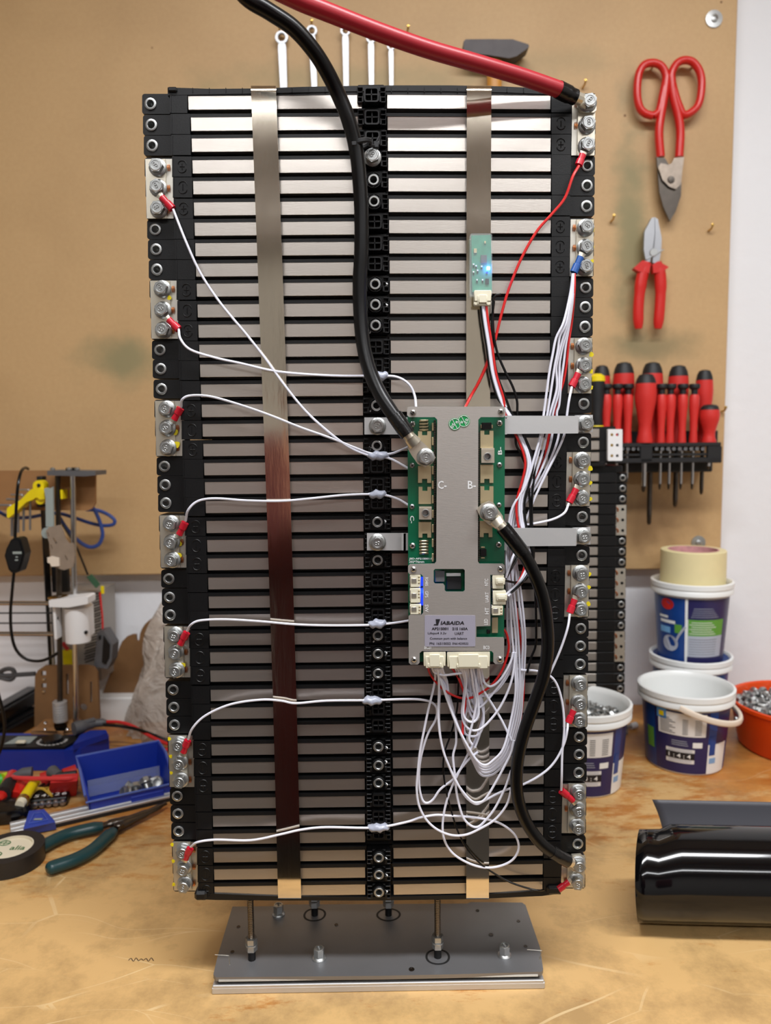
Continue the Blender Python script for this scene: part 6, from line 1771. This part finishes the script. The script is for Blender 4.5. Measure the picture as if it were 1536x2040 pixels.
for j in range(nv + 1):
    h = j / nv
    for i in range(nu):
        a = 2 * PI * i / nu
        R = 0.072 * (1 - 0.42 * h ** 1.5) * (1 + 0.16 * math.sin(3 * a + 4 * h) + 0.10 * math.sin(7 * a - 6 * h + 1) + 0.06 * math.sin(13 * a + 9 * h) + 0.05 * math.sin(21 * a - 5 * h))
        vs.append(V((c.x + 0.008 + 0.036 * h + R * math.cos(a), c.y + 0.07 + 0.03 * h + 0.75 * R * math.sin(a), BZ + 0.001 + 0.185 * h * (1 + 0.08 * math.sin(2 * a + 1)) + 0.012 * math.sin(5 * a + 3) * h)))
for j in range(nv):
    for i in range(nu):
        fs.append((j * nu + i, j * nu + (i + 1) % nu, (j + 1) * nu + (i + 1) % nu, (j + 1) * nu + i))
fs.append(tuple(nv * nu + i for i in range(nu)))
M.add(vs, fs); M.build('bag_film', bag_m, t, smooth=50)

# multimeter
t = thing('multimeter', 'blue rubber clad multimeter lying face up below the rod machine', 'multimeter', PZ(70, 1530))
zt2 = 0.030
ft = [PZ(x, y, zt2) for x, y in [(-100, 1498), (128, 1496), (160, 1491), (196, 1476), (217, 1467), (216, 1462), (190, 1461), (-100, 1461)]]
M = MB(); M.prism(ft, (0, 0, -zt2 + 0.001)); M.build('rubber_holster', blue_ru, t, smooth=0)
M = MB(); M.prism([PZ(x, y, zt2 + 0.004) for x, y in [(-100, 1489), (128, 1488), (165, 1469), (150, 1465), (-100, 1465)]], (0, 0, -0.004)); M.build('face_plate', black, t, smooth=0)
M = MB(); M.prism([PZ(x, y, zt2 + 0.009) for x, y in [(145, 1484), (160, 1478), (197, 1466), (214, 1460), (211, 1454), (180, 1455), (160, 1464)]], (0, 0, -0.009)); M.build('raised_corner', blue_ru, t, smooth=0)
M = MB(); M.lathe(ufr(PZ(104, 1476, zt2 + 0.0045)), [(0.015, 0), (0.014, 0.005), (0, 0.005)], 24); M.build('dial', blackg, t)
M = MB(); M.prism([PZ(x, y, zt2 + 0.0048) for x, y in [(8, 1482), (60, 1480), (74, 1467), (36, 1467)]], (0, 0, -0.0005)); M.build('display', grey_pl, t, smooth=0)
M = MB(); M.box((0, 0, 0.003), (0.014, 0.008, 0.004), 0.0015, 0, ufr(PZ(42, 1482, zt2 + 0.004))); M.build('button', cream, t)
M = MB()
for k in range(14):
    a = PI * (0.9 + 1.2 * k / 13); c2 = PZ(104, 1476, zt2 + 0.0047)
    M.box((0, 0, 0), (0.004, 0.0015, 0.0004), 0, 0, ufr(c2 + V((0.020 * math.cos(a), 0.016 * math.sin(a), 0))))
M.build('printed_marks', paper, t, smooth=0)['kind'] = 'stuff'
# test leads
t = thing('test_leads', 'red and black test leads with grey plugs running from the multimeter behind the pack', 'leads', PZ(170, 1455, 0.045))
zl = 0.044
M = MB(); M.tube(smooth_path([PZ(212, 1438, zl), PZ(240, 1439, zl), PZ(265, 1447, zl - 0.006), PZ(300, 1467, 0.02), PZ(340, 1485, 0.008), PZ(375, 1500, 0.004)], 5), 0.0026, 8); M.tube(smooth_path([PZ(322, 1497, 0.004), PZ(335, 1492, 0.006), PZ(352, 1484, 0.004)], 4), 0.0026, 8); M.build('red_lead', red_ins, t)
M = MB(); M.tube(smooth_path([PZ(206, 1444, zl), PZ(235, 1446, zl), PZ(270, 1452, zl - 0.008), PZ(305, 1464, 0.02), PZ(340, 1478, 0.008), PZ(375, 1488, 0.004)], 5), 0.0026, 8); M.build('black_lead', black_ins, t)
M = MB(); M.tube(smooth_path([PZ(147, 1452, zl), PZ(165, 1447, zl), PZ(185, 1441, zl), PZ(212, 1439, zl)], 4), [0.010] * 5 + [0.008] * 4 + [0.0062] * 3 + [0.0035], 10); M.tube([PZ(150, 1444, zl + 0.006), PZ(188, 1434, zl + 0.006)], 0.004, 8); M.build('plug', grey_dk, t)

# blue bin
p, q = PZ(180, 1627), PZ(341, 1590)
u = (q - p).normalized(); vv = V((0, 0, 1)).cross(u)
W, D_, HB_, HF = (q - p).length, 0.088, 0.045, 0.021
Fb = (p, u, vv, V((0, 0, 1)))
t = thing('storage_bin', 'open blue plastic storage bin holding a few steel bolts, tilted beside the pack', 'bin', p)
Tb = lambda x, y, z: p + u * x + vv * y + V((0, 0, z))
M = MB()
th = 0.0022
fl = 0.005
M.box((W / 2, D_ / 2, 0.001), (W, D_, 0.002), 0.0005, 0, Fb)
M.prism([Tb(0, 0, 0), Tb(W, 0, 0), Tb(W + fl * .4, -fl * 0.6, HF), Tb(-fl * .4, -fl * 0.6, HF)], vv * th)
M.prism([Tb(0, D_, 0), Tb(W, D_, 0), Tb(W + fl, D_ + fl, HB_), Tb(-fl, D_ + fl, HB_)], vv * -th)
for s, x in ((1, 0), (-1, W)):
    o = -fl if s == 1 else fl
    M.prism([Tb(x, 0, 0), Tb(x, D_, 0), Tb(x + o, D_ + fl, HB_), Tb(x + o, D_ * 0.55, HB_), Tb(x + o * 0.6, -fl * 0.2, HF + 0.008), Tb(x + o * .4, -fl * 0.6, HF)], u * (th * s))
M.box((W * 0.70, -0.0015, 0.009), (W * 0.42, 0.004, 0.012), 0.001, 0, Fb)
M.build('bin_shell', blue_pl, t, smooth=0)
M = MB(); M.tube([Tb(-fl, -fl * .2, HF + 0.008), Tb(-fl, D_ * .55, HB_), Tb(-fl, D_ + fl, HB_), Tb(W + fl, D_ + fl, HB_), Tb(W + fl, D_ * .55, HB_), Tb(W + fl * 0.8, -fl * .2, HF + 0.008)], 0.0017, 6); M.tube([Tb(-fl, -fl * .6, HF), Tb(W + fl, -fl * .6, HF)], 0.0014, 6); M.build('rim', mat('bin_rim_blue', (84, 106, 184), 0.4), t)
M = MB(); M.prism([Tb(0.004, 0.050, 0.004), Tb(W - 0.004, 0.050, 0.004), Tb(W - 0.004, 0.050, 0.026), Tb(0.004, 0.050, 0.026)], vv * 0.0012); M.build('clear_divider', clear, t, smooth=0)
for k, (bx, by, bz) in enumerate(((0.48, 0.02, 0.012), (0.60, 0.024, 0.012), (0.74, 0.030, 0.014), (0.80, 0.036, 0.012), (0.55, 0.036, 0.01), (0.88, 0.03, 0.012))):
    o = link('loose_bolt', SB, None, Tb(W * bx, by, bz), (rnd.uniform(0.6, 1.6), rnd.uniform(-1, 1), rnd.uniform(0, 6))); o.scale = (1.35,) * 3
    tag(o, 'shiny steel bolt lying in the open blue bin', 'bolt', 'bolts in the blue bin')

# red pouch with a white tick
t = thing('red_pouch', 'small red wristband-like fabric pouch with a white tick mark by the blue bin', 'pouch', PZ(125, 1592))
zz = 0.030
a, b, c2, d_ = PZ(97, 1574, 0.018), PZ(112, 1592, 0.0), PZ(152, 1585, 0.0), PZ(154, 1556, 0.03)
M = MB(); n = (b - a).cross(d_ - a).normalized(); n = n if n.y < 0 else -n
e = PZ(100, 1560, 0.03)
M.prism([e, a, b, c2, d_], -n * 0.012); M.build('pouch_body', red_bag, t, smooth=0)
M = MB(); mk = [(0.06, 0.62), (0.10, 0.40), (0.22, 0.44), (0.60, 0.78), (0.24, 0.58), (0.14, 0.60), (0.10, 0.80)]
o_, uu, vv2 = (a + b) * 0.5, (c2 - b), (e - a) + (a - b)
M.prism([o_ + uu * x * 0.9 + (V((0, 0, 1)) * 0.034 * (y - 0.2)) + n * 0.0012 for x, y in mk], n * 0.0004); M.build('tick_mark', paper, t, smooth=0)

# clutter of pens, grips and probes
def stick(name, label, cat, pts, r, m, parts=()):
    q = [PZ(x, y, z) for x, y, z in pts]
    t = thing(name, label, cat, q[0])
    M = MB(); M.tube(q, r, 12); M.build('barrel', m, t)
    for (nm, pp, rr, mm) in parts:
        M = MB(); M.tube([PZ(x, y, z) for x, y, z in pp], rr, 12); M.build(nm, mm, t)
    return t
stick('green_marker', 'bright green and yellow marker pen at the frame edge under the multimeter', 'marker', [(-20, 1562, .02), (4, 1553, .022)], 0.0085, mat('marker_green', (60, 180, 50), 0.4), [('cap', [(4, 1553, .022), (13, 1548, .022)], [0.0085, 0.007], mat('marker_lime', (200, 220, 40), 0.4))])
stick('red_black_driver', 'red insulated driver with a black collar lying over the black bundle', 'screwdriver', [(-6, 1598, .02), (10, 1575, .022), (25, 1545, .022)], [0.007, 0.009, 0.0085], red_tool, [('collar', [(6, 1582, .024), (20, 1562, .024)], 0.0098, blackm)])
stick('red_grip', 'fat glossy red tool grip lying between the driver and the yellow pen', 'tool', [(28, 1592, .012), (40, 1570, .016), (52, 1553, .018)], [0.011, 0.013, 0.011], red_tool)
stick('yellow_pen', 'yellow pen-like tester with a pale tip lying on the hex key holder', 'pen', [(46, 1594, .022), (70, 1556, .024)], [0.0072, 0.0066], yellow_pl, [('ferrule', [(44, 1597, .022), (47, 1592, .022)], 0.0076, brass), ('tip', [(39, 1604, .021), (44, 1597, .022)], [0.0058, 0.0066], cream)])
stick('grey_probe', 'grey probe plug lying across the red grips under the multimeter', 'probe', [(26, 1547, .028), (45, 1541, .03), (64, 1539, .03)], [0.004, 0.0075, 0.008], grey_dk)
stick('grey_probe', 'grey plug with a black boot beside the red pouch', 'probe', [(104, 1537, .03), (117, 1546, .03)], [0.0085, 0.006], grey_dk, [('boot', [(116, 1545, .03), (152, 1541, .03)], 0.0042, blackm)])
t = thing('red_lead', 'red test lead lying straight from the grey probe to the blue bin', 'lead', PZ(26, 1549, .034))
M = MB(); M.tube(smooth_path([PZ(24, 1547, .03), PZ(35, 1550, .034), (PZ(80, 1551, .034)), PZ(130, 1551, .034), PZ(153, 1549, .032)], 4), 0.0029, 8); M.build('insulation', mat('pink_red_insulation', (214, 56, 56), 0.4), t)
stick('red_sleeve', 'short red plastic sleeve behind the red test lead', 'sleeve', [(82, 1556, .014), (104, 1549, .016)], 0.011, red_bag)
stick('red_sleeve', 'second red sleeve tucked against the blue bin', 'sleeve', [(126, 1545, .022), (152, 1536, .024)], 0.009, red_bag)
t = thing('yellow_band', 'thin yellow rubber band twisted over the hex key holder', 'rubber band', PZ(85, 1572, .016))
M = MB(); M.tube(smooth_path([PZ(x, y, z) for x, y, z in [(60, 1588, .012), (72, 1574, .018), (86, 1572, .018), (104, 1586, .014), (96, 1574, .018), (108, 1568, .02), (90, 1570, .018), (74, 1570, .02), (64, 1566, .02)]], 4), 0.0016, 6); M.build('band', mat('rubber_ochre', (196, 160, 60), 0.5), t)
# hex key set holder
t = thing('bit_holder', 'black bit holder with a row of white numbers and ball tips', 'bit holder', PZ(95, 1612))
p, q = PZ(44, 1616), PZ(134, 1606); u2 = (q - p).normalized(); v2 = V((0, 0, 1)).cross(u2); Fh = (p, u2, v2, V((0, 0, 1))); L2 = (q - p).length
M = MB(); M.box((L2 / 2, 0.018, 0.006), (L2, 0.034, 0.012), 0.0015, 0, Fh); M.build('holder_body', black, t, smooth=0)
for k in range(6):
    x = L2 * (0.13 + 0.155 * k)
    M = MB(); M.lathe((p + u2 * x + v2 * 0.0 + V((0, 0, 0.006)), u2, V((0, 0, 1)), -v2), [(0.0045, -0.006), (0.0045, 0.001), (0.003, 0.003), (0, 0.0036)], 12); M.build('ball_tip', chrome, t)
    M = MB(); text_at(M, '65432' [k % 5] + '', p + u2 * (x) + v2 * 0.013 + V((0, 0, 0.0123)), u2, v2, 0.006, 0.008); M.build('number', paper, t, smooth=0)
for k in range(5):
    x = L2 * (0.2 + 0.155 * k)
    M = MB(); M.tube([p + u2 * x + v2 * 0.03 + V((0, 0, 0.0135)), p + u2 * (x + 0.012) + v2 * 0.06 + V((0, 0, 0.0135))], 0.0022, 6); M.build('key_shaft', dsteel, t)
# black glossy case with cord ends
t = thing('black_case', 'glossy black rounded case with short cord ends below the red driver', 'case', PZ(10, 1620))
c = PZ(6, 1612, 0.012)
M = MB(); M.lathe((c, V((1.6, 0, 0)), V((0, 1, 0)), V((0, 0, 1))), [(0, -0.012), (0.02, -0.011), (0.023, -0.002), (0.021, 0.006), (0.012, 0.010), (0, 0.011)], 24); M.build('case_shell', blackg, t)
for k in range(7):
    a = PZ(14 + k * 5, 1606 - k * 1.2, 0.012); M = MB(); M.tube(smooth_path([a, a + V((0.004, -0.010, -0.004)), a + V((0.001, -0.022, -0.0085))], 3), 0.0022, 6); M.build('cord_end', blackg, t)
# straightedge with blue end cap
t = thing('straightedge', 'long aluminium straightedge with a blue end cap running under the bin', 'straightedge', PZ(80, 1665))
p, q = PZ(22, 1672), PZ(345, 1597); u3 = (q - p).normalized(); v3 = V((0, 0, 1)).cross(u3); F3 = (p, u3, v3, V((0, 0, 1))); L3 = (q - p).length
M = MB(); M.box((L3 / 2, 0.016, 0.0065), (L3, 0.028, 0.003), 0.0005, 0, F3); M.box((L3 / 2, 0.010, 0.0085), (L3, 0.003, 0.002), 0.0004, 0, F3); M.box((L3 / 2, 0.022, 0.0085), (L3, 0.003, 0.002), 0.0004, 0, F3); M.build('profile', alu, t, smooth=0)
M = MB(); M.box((L3 / 2, 0.015, 0.0025), (L3, 0.026, 0.005), 0.0004, 0, F3); M.build('rubber_base', blackm, t, smooth=0)
M = MB()
E_ = lambda x, y, z: PZ(x, y, z)
capb = [E_(44, 1665, 0.002), E_(112, 1652, 0.002), E_(110, 1640, 0.002), E_(90, 1618, 0.002), E_(60, 1622, 0.002), E_(46, 1650, 0.002)]
capt = [E_(47, 1652, 0.013), E_(110, 1638, 0.013), E_(108, 1634, 0.014), E_(88, 1612, 0.014), E_(58, 1615, 0.014), E_(48, 1646, 0.014)]
M.add(capb + capt, [tuple(range(6)), tuple(range(6, 12))] + [(k, (k + 1) % 6, 6 + (k + 1) % 6, 6 + k) for k in range(6)])
M.build('end_cap', mat('cap_blue', (46, 72, 170), 0.35), t, smooth=0)
M = MB(); tri = [E_(58, 1640, 0.0146), E_(95, 1633, 0.0146), E_(84, 1618, 0.0148), E_(68, 1620, 0.0148), E_(58, 1640, 0.0146)]
M.tube(tri, 0.0006, 5); M.build('embossed_triangle', mat('cap_blue_light', (80, 104, 196), 0.35), t)
M = MB(); M.box((0, 0, 0), (0.010, 0.0035, 0.0006), 0, 0, ufr(E_(76, 1632, 0.0147))); M.build('printed_label', grey_pl, t, smooth=0)

# black tape roll with printed core
c = PZ(8, 1734); c = V((PZ(8, 1700, 0.019).x, PZ(8, 1676, 0.019).y - 0.012, BZ))
Rt_ = 0.036
t = thing('black_tape', 'roll of black insulating tape with a pale printed core, cut by the frame edge', 'tape', c)
f = (c, V((1, 0, 0)), V((0, 1, 0)), V((0, 0, 1)))
M = MB(); M.lathe(f, [(0.0245, 0), (Rt_, 0), (Rt_, 0.019), (0.0245, 0.019), (0.0245, 0)], 48); M.build('tape_body', tape_k, t)
M = MB(); M.lathe(f, [(0.0245, 0), (0.0245, 0.0192), (0.0228, 0.0194), (0.0228, 0.0), (0.0245, 0)], 48); M.build('core', card, t)
M = MB(); M.lathe(f, [(0.0228, 0.0165), (0, 0.0165)], 40); M.build('core_disc', card, t)
M = MB(); tg = mat('tape_green_print', (60, 110, 60), 0.6)
text_at(M, 'alia', c + V((0.008, 0.002, 0.0168)), V((1, 0, 0)), V((0, 1, 0)), 0.017, 0.009)
for (x, y) in ((-0.012, 0.012), (-0.010, -0.012)):
    M.tube([c + V((x + 0.006 * math.cos(a), y + 0.005 * math.sin(a), 0.0168)) for a in [2 * PI * k / 16 for k in range(16)]], 0.0006, 4, closed=True)
    M.tube([c + V((x - 0.006, y, 0.0168)), c + V((x + 0.006, y, 0.0168))], 0.0005, 4); M.tube([c + V((x, y - 0.005, 0.0168)), c + V((x, y + 0.005, 0.0168))], 0.0005, 4)
M.build('printed_core_marks', tg, t, smooth=0)

# long nose pliers with dark green grips
t = thing('long_nose_pliers', 'long nose pliers with dark green dipped grips lying open on the bench', 'pliers', PZ(230, 1640))
def bp(pts, z): return smooth_path([PZ(*d3([(x, y)])[0], zz_) for (x, y, zz_) in [(q[0], q[1], q[2] if len(q) > 2 else z) for q in pts]], 4)
g1 = bp([(240, 1148), (300, 1085), (450, 995), (600, 930), (760, 890), (900, 862)], 0.0085)
M = MB(); M.tube(g1, [0.0045, 0.007, 0.008] + [0.0082] * (len(g1) - 5) + [0.007, 0.0062], 12, flat=((0, 0, 1), 0.85)); M.build('grip', green_grip, t, smooth=60)
g2 = bp([(408, 1240), (480, 1212), (650, 1155), (800, 1075), (920, 970), (990, 905)], 0.0085)
M = MB(); M.tube(g2, [0.0045, 0.007, 0.008] + [0.0082] * (len(g2) - 5) + [0.007, 0.0062], 12, flat=((0, 0, 1), 0.85)); M.build('grip', green_grip, t, smooth=60)
M = MB(); M.tube(bp([(890, 862), (960, 838), (1010, 825), (1060, 815), (1200, 770), (1330, 715), (1450, 655)], 0.009), [0.005] * 4 + [0.0062] * 10 + [0.005] * 5 + [0.0035] * 4 + [0.002] * 2, 10, flat=((0, 0, 1), 0.7)); M.build('jaw', dsteel, t, smooth=60)
M = MB(); M.tube(bp([(985, 912), (1030, 870), (1070, 850), (1200, 790), (1330, 730), (1455, 662)], 0.0075), [0.005] * 4 + [0.0062] * 7 + [0.005] * 4 + [0.0035] * 4 + [0.002] * 2, 10, flat=((0, 0, 1), 0.7)); M.build('jaw', dsteel, t, smooth=60)
M = MB(); M.lathe(ufr(PZ(*d3([(1040, 840)])[0], 0.013)), [(0.006, -0.004), (0.006, 0.0), (0.005, 0.001), (0, 0.001)], 14); M.build('pivot', dsteel, t)
# black lead hanging at the frame edge
t = thing('black_lead', 'thin black lead dangling at the frame edge over the multimeter', 'lead', P(4, 1450, 0.38))
M = MB(); M.tube(path([(-20, 1340), (-6, 1375), (4, 1410), (9, 1440), (8, 1462), (2, 1490), (-8, 1515)], 0.38, 5), 0.0022, 8); M.build('cable_jacket', black_ins, t)
# pencil note on the bench
M = MB()
p = PZ(280, 1912, 0.0003)
tt_ = thing('pencil_scribble', 'faint pencil scribble on the bench before the stand', 'scribble', p)
M.tube(smooth_path([PZ(256 + k * 5, 1913 - (k % 2) * 5 + (k % 3), 0.0003) for k in range(11)], 3), 0.0004, 4, flat=((0, 0, 1), 0.3)); M.build('pencil_line', mat('pencil', (90, 70, 50), 0.7), tt_)
# ------------------------------------------------------------------ the photographer, who shows in the straps as a dark red reflection
def skin_mesh(name, pts, edges, radii, m, parent, root=0, sub=2):
    me = bpy.data.meshes.new(name)
    org = ORG[parent]
    me.from_pydata([V((p[0], p[1], p[2] * (0.9 if p[2] > 1.3 or p[1] < PYY + 0.2 else 1.0))) - org for p in pts], edges, [])
    me.materials.append(m)
    o = link(name, me, parent, org)
    md = o.modifiers.new('skin', 'SKIN')
    md.use_smooth_shade = True
    sv = me.skin_vertices[0].data if me.skin_vertices else None
    if sv is None:
        bm = bmesh.new(); bm.from_mesh(me); bm.verts.layers.skin.verify(); bm.to_mesh(me); bm.free()
        sv = me.skin_vertices[0].data
    for k, r in enumerate(radii):
        sv[k].radius = r if isinstance(r, tuple) else (r, r)
        sv[k].use_root = (k == root)
    sd = o.modifiers.new('smooth', 'SUBSURF'); sd.levels = sub; sd.render_levels = sub
    return o
skin_c = mat('skin', (214, 164, 138), 0.5)
sweater = mat('maroon_sweater', (92, 22, 28), 0.85, var=(200, 0.2))
trouser = mat('dark_trousers', (34, 34, 42), 0.85)
hair_m = mat('brown_hair', (50, 36, 26), 0.7)
PYY = -0.93
ph = thing('person', 'person in a dark red sweater standing behind the viewpoint, holding up a phone', 'person', (0.02, PYY, 0))
hx, hy = -0.10, PYY
J = {'pelvis': (hx, hy, 0.98), 'waist': (hx, hy, 1.12), 'chest': (hx, hy + 0.01, 1.32), 'neck0': (hx, hy + 0.01, 1.47), 'neck': (hx, hy + 0.03, 1.54), 'head': (hx, hy + 0.06, 1.64), 'crown': (hx, hy + 0.05, 1.72)}
pts, edges, rad = [], [], []
def add(p, r, par=None):
    pts.append(p); rad.append(r)
    if par is not None: edges.append((par, len(pts) - 1))
    return len(pts) - 1
pv = add(J['pelvis'], (0.165, 0.115)); wa = add(J['waist'], (0.15, 0.105), pv); ch = add(J['chest'], (0.165, 0.115), wa); n0 = add(J['neck0'], (0.060, 0.055), ch); n1 = add(J['neck'], 0.055, n0)
hd = add(J['head'], (0.078, 0.095), n1); cw = add(J['crown'], (0.06, 0.075), hd)
for s in (-1, 1):
    sh = add((hx + s * 0.17, hy + 0.01, 1.40), 0.040, n0); el = add((hx + s * 0.25, hy + 0.06, 1.16), 0.046, sh); wr = add((hx + 0.04 + s * 0.06, hy + 0.24, 1.285), 0.030, el); pa = add((hx + 0.04 + s * 0.05, hy + 0.28, 1.295), (0.030, 0.022), wr)
    hp2 = add((hx + s * 0.095, hy, 0.90), 0.095, pv); kn = add((hx + s * 0.11, hy + 0.01, 0.50), 0.062, hp2); an = add((hx + s * 0.12, hy - 0.02, 0.09), 0.042, kn); to = add((hx + s * 0.14, hy + 0.13, 0.035), 0.035, an)
skin_mesh('body', pts, edges, rad, skin_c, ph)
M = MB()
M.tube(smooth_path([V((hx, hy, 0.66)), V((hx, hy, 0.85)), V((hx, hy, 1.0)), V((hx, hy + 0.01, 1.19)), V((hx, hy + 0.01, 1.28)), V((hx, hy + 0.015, 1.335))], 3), [0.200, 0.198, 0.195, 0.19, 0.186, 0.182, 0.180, 0.182, 0.188, 0.195, 0.192, 0.185, 0.17, 0.13, 0.100, 0.085], 24, flat=((0, 1, 0), 0.70))
for s in (-1, 1):
    q = smooth_path([V((hx + s * 0.09, hy + 0.01, 1.285)), V((hx + s * 0.205, hy + 0.01, 1.255)), V((hx + s * 0.245, hy + 0.04, 1.10)), V((hx + s * 0.235, hy + 0.09, 1.055)), V((hx + 0.03 + s * 0.14, hy + 0.18, 1.19)), V((hx + 0.04 + s * 0.075, hy + 0.23, 1.275))], 4)
    M.tube(q, [0.066 + 0.012 * math.sin(PI * min(1, k / 8)) - 0.024 * max(0, (k - 8) / (len(q) - 9)) for k in range(len(q))], 16)
M.build('sweater', sweater, ph, smooth=80)
M = MB()
M.tube([V((hx, hy, 0.92)), V((hx, hy, 0.80)), V((hx, hy, 0.74))], [0.175, 0.185, 0.14], 24, flat=((0, 1, 0), 0.7))
for s in (-1, 1):
    M.tube(smooth_path([V((hx + s * 0.085, hy, 0.84)), V((hx + s * 0.10, hy + 0.005, 0.65)), V((hx + s * 0.11, hy + 0.01, 0.45)), V((hx + s * 0.12, hy - 0.02, 0.07))], 4), [0.098 - 0.0025 * k for k in range(13)], 16)
M.build('trousers', trouser, ph, smooth=80)
M = MB(); M.lathe((V((hx, hy + 0.028, 1.505)), V((0.9, 0, 0)), V((0, 1.08, 0.25)), V((0, -0.25, 0.8))), [(0.094, -0.05), (0.098, -0.02), (0.100, 0.02), (0.092, 0.06), (0.065, 0.095), (0.03, 0.108), (0, 0.111)], 24); M.build('hair', hair_m, ph)
for s in (-1, 1):
    M = MB(); M.lathe((V((hx + s * 0.033, hy + 0.122, 1.490)), V((1, 0, 0)), V((0, 0, 1)), V((0, 1, 0))), [(0.010, -0.012), (0.009, -0.005), (0.005, -0.003), (0, -0.003)], 12); M.lathe((V((hx + s * 0.033, hy + 0.1195, 1.490)), V((1, 0, 0)), V((0, 0, 1)), V((0, 1, 0))), [(0.0045, -0.001), (0.004, 0.0005), (0, 0.001)], 10, 1); M.build('eye', [white_pl, hair_m], ph)
    M = MB(); M.lathe((V((hx + s * 0.088, hy + 0.05, 1.481)), V((0, 0.6, 0)), V((0, 0, 1)), V((s, 0, 0))), [(0.03, -0.01), (0.03, 0.004), (0.018, 0.008), (0, 0.004)], 12); M.build('ear', skin_c, ph)
    M = MB(); M.tube([V((hx + s * 0.12, hy - 0.07, 0.035)), V((hx + s * 0.125, hy, 0.05)), V((hx + s * 0.14, hy + 0.1, 0.04)), V((hx + s * 0.145, hy + 0.17, 0.03))], [0.038, 0.045, 0.042, 0.025], 12); M.build('shoe', blackm, ph)
    for k in range(4):
        z = 1.335 - k * 0.021
        M = MB(); M.tube(smooth_path([V((hx + 0.04 + s * 0.062, hy + 0.275, z - 0.008)), V((hx + 0.04 + s * 0.062, hy + 0.300, z)), V((hx + 0.04 + s * 0.048, hy + 0.317, z + 0.002)), V((hx + 0.04 + s * 0.030, hy + 0.316, z + 0.002))], 4), 0.0078, 8); M.build('finger', skin_c, ph)
    M = MB(); M.tube(smooth_path([V((hx + 0.04 + s * 0.06, hy + 0.27, 1.29)), V((hx + 0.04 + s * 0.045, hy + 0.285, 1.315)), V((hx + 0.04 + s * 0.025, hy + 0.293, 1.335))], 4), 0.0095, 8); M.build('thumb', skin_c, ph)
M = MB(); M.tube(smooth_path([V((hx, hy + 0.125, 1.508)), V((hx, hy + 0.142, 1.48)), V((hx, hy + 0.147, 1.467)), V((hx, hy + 0.125, 1.458))], 4), 0.012, 10); M.build('nose', skin_c, ph)
M = MB(); M.tube([V((hx - 0.022, hy + 0.122, 1.434)), V((hx, hy + 0.128, 1.433)), V((hx + 0.022, hy + 0.122, 1.434))], 0.005, 8); M.build('mouth', crimp, ph)
tp = thing('phone', 'black phone held upright in the hands of the person', 'phone', (-0.06, -0.625, 1.235))
M = MB(); M.box((-0.062, -0.621, 1.31), (0.073, 0.008, 0.152), 0.003); M.build('phone_body', blackm, tp)
M = MB(); M.box((-0.062, -0.6253, 1.31), (0.068, 0.0006, 0.146), 0); M.build('screen', blackg, tp, smooth=0)
